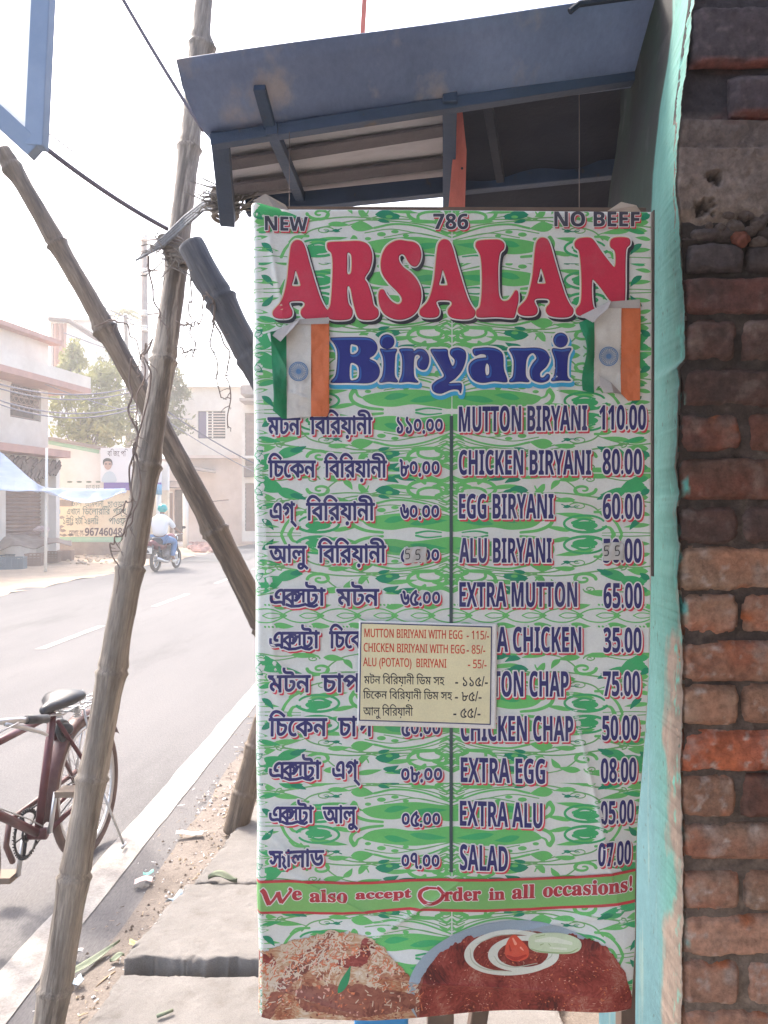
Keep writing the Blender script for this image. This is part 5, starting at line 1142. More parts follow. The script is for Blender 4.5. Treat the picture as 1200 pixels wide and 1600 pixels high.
# ================================================================ BANNER
M['vinyl'] = mat('banner_vinyl', (.69, .74, .71), .42, (.73, .77, .75), 3, bump=.08, bsc=60, spec=.35, grain=.06, gsc=300, col3=(.64, .63, .58), sc3=9, lo3=.52, hi3=.8)
BY = 1.18
def pm(name, c, rough=.45): M[name] = mat(name, c, rough, tuple(min(1, x*1.14) for x in c), 5, spec=.35, grain=.07, gsc=420, col3=tuple(min(1, x*.9+.05) for x in c), sc3=16, lo3=.5, hi3=.75)
pm('p_g1', (.14, .50, .15)); pm('p_g2', (.055, .40, .15)); pm('p_g3', (.02, .26, .14)); pm('p_lines', (.16, .42, .15)); pm('p_navy', (.035, .035, .15)); pm('p_white', (.70, .71, .70)); pm('p_redsh', (.60, .06, .09))
pm('p_arsalan', (.56, .040, .085)); pm('p_arsdark', (.22, .012, .03)); pm('p_black', (.035, .04, .05)); pm('p_gold', (.62, .55, .32)); pm('p_blue', (.025, .035, .22)); pm('p_blue2', (.04, .13, .42)); pm('p_cyan', (.05, .38, .62)); pm('p_topgrey', (.055, .06, .09))
pm('p_bar', (.06, .09, .10)); pm('p_band', (.20, .46, .15)); pm('p_bandred', (.50, .05, .06)); pm('p_bandtxt', (.42, .045, .06)); pm('p_cream', (.72, .68, .44)); pm('p_nred', (.55, .07, .03)); pm('p_nblue', (.03, .04, .14)); pm('p_notewhite', (.74, .74, .72), .7)
pm('p_onion', (.66, .70, .62)); pm('p_tomato', (.62, .09, .05)); pm('p_cuke', (.52, .62, .42)); pm('p_plate', (.30, .38, .44)); pm('p_saff', (.55, .17, .08)); pm('p_fgreen', (.03, .24, .10)); pm('p_forange', (.62, .22, .11)); pm('p_rice', (.60, .50, .38)); pm('p_brown', (.20, .06, .045)); pm('p_ink', (.03, .03, .035))
LEFT = [(300, 393), (330, 392), (400, 393), (900, 397), (1300, 400), (1640, 401)]
RIGHT = [(300, 1018), (331, 1018), (700, 1018), (900, 1018), (1000, 1016), (1100, 1012), (1200, 1006), (1300, 1000), (1400, 997), (1500, 992), (1640, 988)]
TOP = [(380, 322), (400, 320), (425, 322), (440, 328), (1030, 331)]
BOT = [(380, 1588), (400, 1590), (430, 1597), (470, 1592), (700, 1588), (960, 1582), (1010, 1581)]
def lx(y): return np.interp(y, [a for a, _ in LEFT], [b for _, b in LEFT])
def rx(y): return np.interp(y, [a for a, _ in RIGHT], [b for _, b in RIGHT])
def ty(x): return np.interp(x, [a for a, _ in TOP], [b for _, b in TOP])
def by(x): return np.interp(x, [a for a, _ in BOT], [b for _, b in BOT])
def wave(px, py):
    w_ = .0020*np.sin(py/118+.6)+.0016*np.sin(px/150+py/420)
    lw = np.clip(1-(px-392)/150, 0, 1)**2; w_ = w_+.0045*lw*np.sin(py/33+1.2*np.sin(py/90))*.6
    lo_ = np.clip((py-1300)/150, 0, 1); w_ = w_+lo_*(.007*np.sin((px-400)/62+(py-1400)/120)+.005*np.sin(py/34+px/190))
    rr = np.clip((px-930)/80, 0, 1)*np.clip((py-1000)/300, 0, 1); w_ = w_+.020*rr**2
    tp = np.clip(1-(py-322)/30, 0, 1)*np.clip(1-(px-392)/60, 0, 1); w_ = w_-.010*tp
    ed = np.clip(1-(px-lx(py))/9, 0, 1); w_ = w_+.012*ed**2
    # fine creases
    for (cx, cy, an, ln, am) in ((440, 560, 1.1, 40, .0022), (470, 620, .3, 50, .0016), (430, 420, 1.4, 60, .0022), (870, 600, 1.3, 60, .0012), (520, 1400, .5, 90, .0028), (640, 1430, -.6, 80, .0028), (900, 1440, -.2, 120, .002), (450, 1330, .8, 60, .002), (930, 1250, 1.35, 150, .0022), (760, 1540, .1, 160, .0026), (480, 1560, .25, 90, .003), (420, 900, 1.5, 200, .0014)):
        ca, sa = math.cos(an), math.sin(an); a = (px-cx)*ca+(py-cy)*sa; b = -(px-cx)*sa+(py-cy)*ca
        w_ = w_-1.7*am*np.exp(-(a/ln)**2)*np.exp(-np.abs(b)/5)
    return w_
def bsurf(px, py, l): return np.stack([(px-600)/F*BY, BY+wave(px, py)-l, H-(py-800)/F*BY], 1)
ban = empty('menu_banner', (.1, BY, .85), 'tall green and white floral menu banner with red and blue lettering and prices', 'banner')
nu, nv = 210, 420; U, W_ = np.meshgrid(np.linspace(0, 1, nu), np.linspace(0, 1, nv), indexing='ij')
yy = 325+W_*1262; xx = lx(yy)+(rx(yy)-lx(yy))*U; t0 = ty(xx); t1_ = by(xx)+1.0*np.sin(xx/9); yy = t0+(t1_-t0)*W_; xx = lx(yy)+(rx(yy)-lx(yy))*U
Vf = bsurf(xx.ravel(), yy.ravel(), 0); Vb = Vf.copy(); Vb[:, 1] += .0012; k = len(Vf); f = grid_faces(nu, nv)
ringi = [i*nv for i in range(nu)]+[(nu-1)*nv+j for j in range(1, nv)]+[i*nv+nv-1 for i in range(nu-2, -1, -1)]+[j for j in range(nv-2, 0, -1)]
ff = f+[tuple(reversed([a+k for a in q])) for q in f]+[(ringi[i], ringi[i]+k, ringi[(i+1) % len(ringi)]+k, ringi[(i+1) % len(ringi)]) for i in range(len(ringi))]
np_mesh('vinyl_sheet', np.concatenate([Vf, Vb]), ff, M['vinyl'], ban)
b_ = MB()
for (a, c2) in (((420, 335), (424, 1570)), ((1002, 340), (982, 1000))): b_.bar(P(a[0], a[1], BY+.05), P(c2[0], c2[1], BY+.05), .022, .03, (0, 1, 0))
b_.bar(P(982, 1000, BY+.05), P(972, 1000+1190, BY+.05), .022, .03, (0, 1, 0)); b_.bar(P(412, 336, BY+.05), P(1006, 338, BY+.05), .02, .02); [b_.tube([P(x, 336, BY+.05), P(x, 205-.12*(x-430), 1.60)], .0006, 5) for x in (452, 905)]; b_.build('timber_frame', M['wood_dark'], ban)
b_ = MB(); b_.bar(P(1018.6, 332, BY+.012), P(1017.4, 900, BY+.012), .0018, .02, (0, 1, 0)); b_.build('frame_edge', M['dark'], ban)
def mask_field(Fd, x0, y0, st, inset=.6):
    ny, nx = Fd.shape; X = x0+np.arange(nx)*st; Y = y0+np.arange(ny)*st; X, Y = np.meshgrid(X, Y)
    m_ = np.minimum(np.minimum(X-lx(Y), rx(Y)-X), np.minimum(Y-ty(X), by(X)-Y))-inset; return np.minimum(Fd, m_)

# --- floral print: a tile (x from the left edge to the centre line, t away from its mirror axis), mirrored both ways
def leaf(p, q, wd, bend=.2):
    p, q = np.array(p, float), np.array(q, float); d = q-p; n = np.array([-d[1], d[0]])/np.hypot(*d); o = []
    for i in range(9): t = i/8; o.append(p+d*t+n*(wd*math.sin(math.pi*t**.75)+bend*wd*math.sin(math.pi*t)))
    for i in range(7, 0, -1): t = i/8; o.append(p+d*t-n*(wd*math.sin(math.pi*t**.75)-bend*wd*math.sin(math.pi*t)))
    return ('poly', np.array(o))
def spiral(cx, cy, rx_, ry_, a0, a1, r0, r1=None, shrink=.75):
    pts = []; rad = []; n = 26; r1 = r1 or r0*.5
    for i in range(n): t = i/(n-1); a = R(a0+(a1-a0)*t); k = 1-shrink*t; pts.append((cx+rx_*k*math.cos(a), cy+ry_*k*math.sin(a))); rad.append(r0+(r1-r0)*t)
    return ('stroke', pts, rad)
def st_(pts, r0, r1=None): q = smooth_open(pts); r1 = r0*.35 if r1 is None else r1; n = len(q); return ('stroke', [tuple(v) for v in q], [r0+(r1-r0)*i/(n-1) for i in range(n)])
def el(cx, cy, a, b2): return ('poly', blob(cx, cy, a, b2, 24))
T1 = [('poly', smooth_loop([(566, 22), (580, 11), (612, 7), (645, 11), (680, 7), (706, 5), (706, 26), (684, 30), (650, 34), (612, 32), (584, 28)])), st_([(553, 33), (548, 24), (553, 14), (572, 6), (598, 3)], 3.6, 2), st_([(556, 32), (560, 24), (570, 20)], 2.5, 1),
      leaf((548, 50), (585, 47), 8), st_([(585, 48), (618, 54), (660, 49), (706, 33)], 1.8, 1.2), el(596, 38, 7, 3.4), el(617, 42, 6, 2.6), el(634, 36, 5, 2.4), el(575, 31, 5, 2.6),
      spiral(668, 71, 31, 14, 250, -60, 2.9, 2.4, .06), spiral(676, 66, 24, 9, 200, 20, 2.4, 1.5, .35), st_([(682, 60), (698, 66), (706, 64)], 3, 3), st_([(678, 74), (692, 78), (706, 74)], 3.2, 2.5), st_([(668, 91), (688, 84), (706, 90)], 3, 2.6),
      spiral(500, 70, 20, 10, 180, 640, 2.7, 1.4, .85), leaf((536, 84), (551, 69), 4.5, .6), leaf((560, 79), (577, 66), 5, -.6), st_([(565, 66), (573, 70), (576, 76)], 1.6, 1), leaf((428, 44), (472, 40), 4), leaf((398, 58), (432, 55), 6), leaf((512, 54), (548, 52), 4), leaf((505, 88), (540, 84), 5),
      st_([(440, 2), (447, 16), (459, 28), (478, 36)], 2.6, 1.4), st_([(452, 0), (458, 10), (470, 12)], 3.4, 1), st_([(482, 35), (462, 34), (452, 26)], 2, 1.2), leaf((395, 30), (420, 34), 3.4), leaf((400, 44), (440, 46), 4.5), leaf((440, 60), (470, 54), 3), leaf((392, 92), (415, 88), 5),
      leaf((455, 92), (500, 90), 5), leaf((600, 92), (660, 86), 3.5), leaf((600, 76), (655, 71), 3.6), leaf((482, 24), (545, 33), 4.5), leaf((395, 15), (438, 11), 3.6), leaf((556, 93), (598, 87), 4.2), leaf((520, 5), (560, 12), 3.6), leaf((640, 58), (700, 56), 3), st_([(640, 96), (652, 88), (664, 80)], 3, 2.4)]
for i in range(4): T1.append(st_([(706, 44+12*i), (698, 39+12*i), (688, 44+12*i)], 2.0, 1.4))
T2 = [spiral(497, 17, 35, 14, 200, 520, 2.2, 1.6, .12), el(497, 14, 20, 6.5), st_([(517, 18), (500, 24), (482, 20)], 2.2, 1.2), leaf((404, 78), (446, 66), 11, .3), leaf((432, 70), (474, 62), 8, -.3), leaf((398, 66), (420, 76), 6), leaf((398, 88), (430, 82), 6), leaf((404, 40), (440, 48), 4), leaf((478, 5), (500, 8), 3),
      leaf((600, 20), (640, 26), 5), leaf((640, 16), (700, 22), 5), st_([(650, 2), (668, 5), (690, 3)], 1.6, 1)]
T3 = [leaf((586, 69), (625, 62), 7, .5), leaf((626, 66), (597, 71), 5, .4), leaf((598, 86), (624, 80), 4.5, .7), leaf((622, 87), (652, 84), 2.6, .3), leaf((409, 24), (428, 6), 4.6, .5), leaf((453, 62), (480, 54), 4.4, .3), leaf((520, 44), (532, 42), 2.6), st_([(508, 43), (522, 43), (534, 47)], .8, .8), leaf((396, 70), (412, 60), 5), leaf((590, 60), (610, 56), 3), leaf((612, 90), (648, 92), 3)]
T0 = [st_([(395, 2), (430, 3), (470, 2)], .9, .6), st_([(470, 30), (486, 44), (520, 52), (560, 60), (620, 58), (670, 51), (706, 38)], 1.2, .9), st_([(430, 50), (480, 58), (540, 65), (600, 62), (660, 60), (706, 46)], 1.3, .8), st_([(508, 64), (516, 76), (536, 88), (566, 94)], 1.3, .8),
      st_([(570, 40), (610, 46), (650, 40), (700, 30)], .9, .7), st_([(600, 33), (650, 40), (706, 28)], .8, .8), spiral(490, 86, 10, 5, 0, 540, 1.1, .7, .8), spiral(508, 44, 14, 6, 20, 500, .9, .6, .8), st_([(545, 52), (600, 68), (640, 64)], 1, .7), st_([(470, 90), (430, 84), (395, 92)], 1, .7),
      st_([(395, 50), (420, 52), (450, 47), (478, 38)], 1.1, .7), st_([(706, 10), (650, 16), (600, 12)], .7, .7), st_([(400, 96), (440, 90), (480, 94)], 1, .8), spiral(440, 52, 9, 4, 90, 520, 1, .7, .8)]
for i in range(4): T0.append(st_([(706, 50+12*i), (696, 46+12*i), (686, 50+12*i)], 1.1, .8))
EYE = [leaf((569, 50), (578, 47), 3), el(608, 65.5, 5.5, 2.4)]
AX = [(405, -1, 0, 95), (455, -1, 0, 44), (455, 1, 0, 94), (643, -1, 0, 94), (643, 1, 0, 96), (835, -1, 0, 96), (835, 1, 0, 115), (1115, -1, 0, 96), (1115, 1, 0, 107), (1287, -1, 0, 65), (1287, 1, 0, 96), (1492, -1, 0, 78), (1492, 1, 0, 95)]
GX0, GY0 = 388, 312; GNX, GNY = 640, 1290
def floral(tile, st=1.0):
    Fd = np.full((GNY, GNX), -9.0)
    # build the tile's own field once, then place it mirrored
    tx0, tt0 = 388, -4; nx, ny = 330, 124; Tf = np.full((ny, nx), -9.0)
    for e in tile:
        if e[0] == 'poly': np.maximum(Tf, field([e[1]], tx0, tt0, nx, ny, 1, 4), out=Tf)
        else: stroke_into(Tf, tx0, tt0, 1, e[1], e[2])
    for (ax_, sg, ta, tb) in AX:
        for j in range(GNY):
            y = GY0+j; t = (y-ax_)*sg
            if t < ta or t >= tb: continue
            r = Tf[int(round(t-tt0))] if t-tt0 < ny else None
            if r is None: continue
            n = 318; row = Fd[j]; row[0:n] = np.maximum(row[0:n], r[:n])               # left half: x 388..705
            m2 = 636-np.arange(n); ok = m2 < GNX; row[m2[ok]] = np.maximum(row[m2[ok]], r[:n][ok])
    return mask_field(Fd, GX0, GY0, 1)
band_top = lambda x: np.interp(x, [395, 450, 500, 535, 580, 640, 690, 760, 830, 900, 1000], [1376, 1376.5, 1379.5, 1382, 1381, 1375.5, 1374, 1376, 1376, 1374, 1366.5])
band_bot = lambda x: np.interp(x, [395, 450, 500, 535, 580, 640, 690, 760, 830, 900, 1000], [1424, 1427, 1430, 1430, 1425, 1417.5, 1420, 1423, 1423, 1419, 1411])
# food print region below this line
hillL = lambda x: np.interp(x, [395, 401, 430, 451, 485, 518, 548, 574, 600, 613, 641, 669, 690], [1500, 1494, 1488, 1477, 1470, 1459, 1462, 1466, 1480, 1494, 1522, 1544, 1600])
for nm, tile, mt, ly in (('floral_lines', T0, 'p_lines', 1), ('floral_print_light', T1, 'p_g1', 2), ('floral_print_mid', T2, 'p_g2', 3), ('floral_print_dark', T3, 'p_g3', 4), ('floral_eyes', EYE, 'p_g1', 5)):
    Fd = floral(tile); ink = Ink(bsurf, .00012); ink.put(iso(Fd, GX0, GY0, 1.0), mt, ly); ink.build(nm.replace('_light', '').replace('_mid', '').replace('_dark', ''), ban)
# ornament row behind the fifth price line
F2 = np.full((60, 640), -9.0)
for k in range(12):
    cx = 410+58*k
    for s in (-1, 1):
        pts = [tuple(v) for v in smooth_open([(cx-30, 962), (cx-10, 962+s*9), (cx+14, 962+s*10), (cx+38, 962)])]; stroke_into(F2, 388, 935, 1, pts, [1.0]*len(pts))
        pts = [tuple(v) for v in smooth_open([(cx, 962), (cx+10, 962+s*4), (cx+24, 962+s*3), (cx+34, 962)])]; stroke_into(F2, 388, 935, 1, pts, [.8]*len(pts))
    for q in range(5): stroke_into(F2, 388, 935, 1, [(cx+4+6*q, 945), (cx+5+6*q, 945.5)], [1.5, 1.5]); stroke_into(F2, 388, 935, 1, [(cx+4+6*q, 979), (cx+5+6*q, 979.5)], [1.5, 1.5])
    for s in (-1, 1): F2 = np.maximum(F2, field([leaf((cx+18, 962+s*13), (cx+50, 962+s*17), 4.5, .2)[1]], 388, 935, 640, 60, 1, 3))
ink = Ink(bsurf, .00012); ink.put(iso(mask_field(F2, 388, 935, 1), 388, 935, 1), 'p_g1', 3); ink.build('floral_print', ban)

LY = .00022
def fancy(loops, name, fill='p_navy', outl=2.3, grow=.35, sh=(2.6, 3.2), shm='p_redsh', st=.5, par=None, surf=None, base=6, clip=True, extra=None):
    Fd, ax, ay, s = fld(loops, st, 9); ink = Ink(surf or bsurf, LY); C_ = (lambda f, dx=0, dy=0: mask_field(f, ax+dx, ay+dy, s)) if clip else (lambda f, dx=0, dy=0: f)
    if shm: ink.put(iso(C_(Fd+outl*.75, *sh), ax+sh[0], ay+sh[1], s), shm, base)
    if outl: ink.put(iso(C_(Fd+outl), ax, ay, s), 'p_white', base+1)
    ink.put(iso(C_(Fd+grow), ax, ay, s), fill, base+2)
    if extra: extra(ink, Fd, ax, ay, s, base)
    return ink.build(name, par or ban)
def latline(s, x0, x1, y0, y1, slope=0, grow=.3, name='menu_line', **k): return fancy(fit(text_loops(lat(s)), x0, x1, y0, y1, .714, 0, slope), name, grow=grow, **k)
en = [('MUTTON BIRYANI', 717, 917, 636, 674.5, -.012), ('110.00', 936.5, 1009, 633.5, 671, 0), ('CHICKEN BIRYANI', 717, 923.5, 703.5, 741.5, 0), ('80.00', 942, 1003, 702, 740.5, 0), ('EGG BIRYANI', 717.5, 865, 772, 810, 0), ('60.00', 942.5, 1003.5, 772, 810.5, 0),
      ('ALU BIRYANI', 718, 862, 841, 879, 0), ('50.00', 943, 1003, 842, 879, 0), ('EXTRA MUTTON', 718, 902, 910, 948, 0), ('65.00', 943.5, 1003, 911.5, 950, 0), ('EXTRA CHICKEN', 718, 908, 980, 1018.5, 0), ('35.00', 943, 1002, 981, 1019, 0),
      ('MUTTON CHAP', 718, 888, 1049, 1088, 0), ('75.00', 942, 999.5, 1049, 1087, 0), ('CHICKEN CHAP', 720, 895, 1118.5, 1157, 0), ('50.00', 940.5, 997, 1118, 1155.5, 0), ('EXTRA EGG', 720, 851, 1183, 1221, .02), ('08.00', 938, 995, 1184.5, 1221.5, 0),
      ('EXTRA ALU', 718.5, 847, 1250.5, 1289, .03), ('05.00', 937.5, 992, 1251, 1287, 0), ('SALAD', 718.5, 793, 1318, 1357, .05), ('07.00', 934.5, 988.5, 1316, 1353.5, 0)]
for (s, x0, x1, y0, y1, sl_) in en: latline(s, x0, x1, y0, y1, sl_, name='price' if s[0].isdigit() else 'menu_line')
latline('NEW', 415, 481, 340, 361.5, .01, fill='p_topgrey', outl=1.6, sh=(2, 2.6)); latline('786', 677, 731, 335.5, 359, 0, fill='p_topgrey', outl=1.6, sh=(2, 2.6)); latline('NO BEEF', 866, 999, 331.5, 354, 0, fill='p_topgrey', outl=1.6, sh=(2, 2.6))
def rot2(l, ang, cx, cy): c_, s_ = math.cos(ang), math.sin(ang); return [np.stack([cx+(q[:, 0]-cx)*c_-(q[:, 1]-cy)*s_, cy+(q[:, 0]-cx)*s_+(q[:, 1]-cy)*c_], 1) for q in l]
# Bengali lines, in visual order; conjuncts are composed from their parts
def seg_loops(pts, r):               # thick open stroke in em units as a closed outline
    p = np.array(pts, float); d = np.gradient(p, axis=0); n = np.stack([-d[:, 1], d[:, 0]], 1); n /= np.linalg.norm(n, axis=1)[:, None]; rr = np.array(r)[:, None] if np.ndim(r) else r
    q = np.vstack([p+n*rr, (p-n*rr)[::-1]]); a = .5*np.sum(q[:, 0]*np.roll(q[:, 1], -1)-np.roll(q[:, 0], -1)*q[:, 1]); return q if a < 0 else q[::-1]
def bn(parts):
    """parts: strings or ('kssa',), ('tra',), ('ya',) for conjuncts"""
    out = []; x = 0
    for p in parts:
        if isinstance(p, str):
            if p == ' ': x += .28; continue
            L = text_loops(p); a = np.concatenate(L); mn = a[:, 0].min(); mx = a[:, 0].max()
            out += [q+np.array([x-mn, 0]) for q in L]; x += mx-mn-(.015)
        elif p[0] == 'kssa':                        # ka with sa tucked against it
            for g, sx, w_, hh in (('ক', 0, .80, 1.0), ('স', .44, .60, .80)):
                L = text_loops(g); a = np.concatenate(L); mn = a[:, 0].min(); ww = a[:, 0].max()-mn
                out += [np.stack([x+sx+(q[:, 0]-mn)/ww*w_*.8, .622-(.622-q[:, 1])*hh], 1) for q in L]
            out.append(seg_loops([(x+.08, .03), (x+.3, -.045), (x+.62, -.03), (x+.92, .04)], .034)); x += .90
        elif p[0] == 'tra':                         # tta with the ra stroke beneath
            L = text_loops('ট'); a = np.concatenate(L); mn, mx = a[:, 0].min(), a[:, 0].max(); out += [q+np.array([x-mn, 0]) for q in L]
            out.append(seg_loops([(x+.05, .02), (x+.2, -.03), (x+.38, -.05), (x+.52, .02)], .034)); x += mx-mn-.015
        elif p[0] == 'ya':                          # ya-phala
            out.append(seg_loops([(x+.0, .40), (x+.09, .36), (x+.12, .24), (x+.05, .13), (x+.09, .05), (x+.2, -.05)], .034)); x += .20
    return out
bir = ['িব', 'িরয়ানী']
def bnline(parts, x0, x1, yh, yb, name='menu_line', **k): fancy(fit(bn(parts), x0, x1, yh, yb, .622, 0), name, fill='p_navy', grow=.95, outl=2.9, **k)
bl_ = [(['মটন'], 419, 469, 653, 679), (['িবিরয়ানী'], 485, 581.5, 653, 678), (['িচেকন'], 420, 493, 720.5, 745.5), (['িবিরয়ানী'], 507, 604, 720.5, 745.5), (['এগ্'], 422.5, 463, 786.5, 812), (['িবিরয়ানী'], 479, 585, 786.5, 812.5),
       (['আলু'], 421, 481, 853.5, 878.5), (['িবিরয়ানী'], 497, 603, 853, 878.5), (['এ', ('kssa',), ('tra',), 'া'], 422.5, 508, 921, 945.5), (['মটন'], 526.5, 592, 921, 946), (['এ', ('kssa',), ('tra',), 'া'], 422, 499, 987.5, 1012), (['িচেকন'], 515, 588, 987, 1012),
       (['মটন'], 420, 485, 1055, 1080.5), (['চাপ'], 503, 564, 1055, 1080.5), (['িচেকন'], 421, 511, 1122, 1148.5), (['চাপ'], 529, 582, 1121.5, 1149), (['এ', ('kssa',), ('tra',), 'া'], 422, 501.5, 1189.5, 1215), (['এগ্'], 520, 562, 1189, 1215),
       (['এ', ('kssa',), ('tra',), 'া'], 421.5, 490, 1260, 1284), (['আলু'], 505, 558.5, 1260, 1284.5), (['স', ('ya',), 'া', 'লাড'], 421.5, 506, 1328, 1352)]
for (p, x0, x1, yh, yb) in bl_: bnline(p, x0, x1, yh, yb)
def bdig(s, x0, x1, y0, y1): fancy(fit(text_loops(s), x0, x1, y0, y1), 'price', fill='p_navy', grow=.8, outl=2.4)
for a in [('১১০.০০', 620.5, 691, 652, 677.5), ('৮০.০০', 625, 686, 718, 744.5), ('৬০.০০', 625.5, 685.5, 788, 812), ('৫০.০০', 627, 685.5, 856, 879), ('৬৫.০০', 626, 687, 922, 946.5), ('৫০.০০', 628, 687, 1124, 1150), ('০৮.০০', 627.5, 690, 1197, 1221.5), ('০৫.০০', 628.5, 687, 1267, 1291), ('০৭.০০', 628, 685.5, 1331.5, 1355.5)]: bdig(*a)
# centre rule
b2 = np.array([(702.6, 650), (707.8, 650), (707.2, 1361), (702, 1361)], float); Fd, ax_, ay_, s_ = fld([b2], .5, 3); ink = Ink(bsurf, LY); ink.put(iso(Fd, ax_, ay_, s_, 8), 'p_bar', 6); ink.build('centre_rule', ban)

# --- ARSALAN: fat rounded letters traced as outlines (units: 3.75 per photo pixel)
LA = [[(285, 250), (310, 262), (328, 300), (350, 380), (385, 500), (415, 590), (440, 640), (460, 668), (455, 697), (430, 712), (380, 715), (325, 706), (303, 682), (305, 657), (322, 637), (324, 617), (305, 605), (250, 605), (232, 617), (238, 640), (250, 665), (246, 692), (222, 705), (170, 705), (142, 692), (138, 667), (155, 645), (185, 612), (205, 560), (222, 480), (230, 400), (237, 330), (245, 282), (262, 257)],
      [(268, 430), (258, 475), (248, 510), (256, 520), (292, 520), (300, 511), (289, 470), (277, 435)]]
LR = [[(455, 275), (470, 262), (560, 258), (640, 256), (690, 275), (713, 320), (715, 370), (700, 425), (672, 472), (690, 505), (712, 570), (725, 630), (750, 656), (752, 690), (725, 712), (670, 715), (637, 702), (620, 660), (605, 600), (595, 545), (585, 520), (572, 522), (570, 560), (578, 620), (600, 655), (598, 692), (575, 712), (500, 715), (462, 702), (450, 672), (470, 642), (478, 600), (485, 500), (488, 400), (482, 330), (460, 305)],
      [(571, 326), (570, 385), (571, 445), (590, 448), (598, 418), (598, 348), (588, 325)]]
LS = [[(880, 250), (920, 256), (960, 262), (990, 285), (1002, 330), (995, 372), (975, 400), (950, 398), (925, 370), (910, 340), (890, 330), (872, 345), (875, 375), (900, 410), (940, 440), (975, 480), (998, 530), (1002, 590), (985, 650), (950, 690), (895, 712), (840, 708), (790, 680), (762, 630), (755, 570), (765, 542), (785, 542), (800, 570), (830, 608), (868, 626), (890, 610), (888, 580), (860, 545), (815, 500), (780, 450), (768, 400), (775, 340), (800, 290), (840, 260)]]
LL = [[(160, 285), (165, 260), (190, 250), (250, 246), (300, 248), (325, 270), (322, 300), (300, 325), (290, 400), (290, 500), (295, 570), (315, 603), (350, 600), (375, 570), (390, 545), (405, 550), (408, 600), (397, 650), (387, 690), (370, 702), (280, 696), (190, 700), (165, 690), (165, 660), (185, 635), (195, 560), (197, 450), (190, 350), (175, 312)]]
LN = [[(740, 262), (760, 240), (800, 232), (835, 235), (860, 260), (900, 320), (950, 385), (972, 405), (980, 370), (975, 310), (950, 285), (950, 250), (975, 232), (1030, 230), (1060, 240), (1062, 270), (1040, 300), (1035, 400), (1035, 500), (1032, 600), (1028, 655), (990, 650), (940, 590), (890, 522), (855, 482), (840, 482), (838, 560), (845, 630), (860, 660), (850, 686), (800, 692), (755, 682), (748, 652), (775, 610), (780, 500), (775, 380), (765, 310), (745, 290)]]
def tr(L, dx=0, dy=0, ox=390, oy=310): return [smooth_loop([((x+dx)/3.75+ox, (y+dy)/3.75+oy) for x, y in l], 4) for l in L]
def orient(loops):                                  # outer loop one way, holes the other
    o = []
    for i, l in enumerate(loops): a = np.sum(l[:, 0]*np.roll(l[:, 1], -1)-np.roll(l[:, 0], -1)*l[:, 1]); o.append(l if (a > 0) == (i == 0) else l[::-1])
    return o
allred = []
letters = [tr(LA), tr(LR), tr(LS), tr(LA, 858, -5), tr(LL, 0, 0, 700), tr(LA, 1432, -17), tr(LN, 0, 0, 700)]
for i, L in enumerate(letters):
    L = orient(L); Fd, ax_, ay_, s_ = fld(L, .5, 10); ink = Ink(bsurf, LY); C2 = lambda f, dx=0, dy=0: mask_field(f, ax_+dx, ay_+dy, s_)
    ink.put(iso(C2(Fd+2.4, 4.2, 5.2), ax_+4.2, ay_+5.2, s_), 'p_black', 5.6+.1*i); ink.put(iso(C2(Fd+3.0), ax_, ay_, s_), 'p_white', 6.6+.1*i); ink.put(iso(Fd+.9, ax_-.4, ay_-.4, s_), 'p_gold', 7.6); ink.put(iso(Fd+.5, ax_+.5, ay_+.5, s_), 'p_arsdark', 8); ink.put(iso(Fd-.1, ax_, ay_, s_), 'p_arsalan', 9)
    ink.build('title_letter', ban)
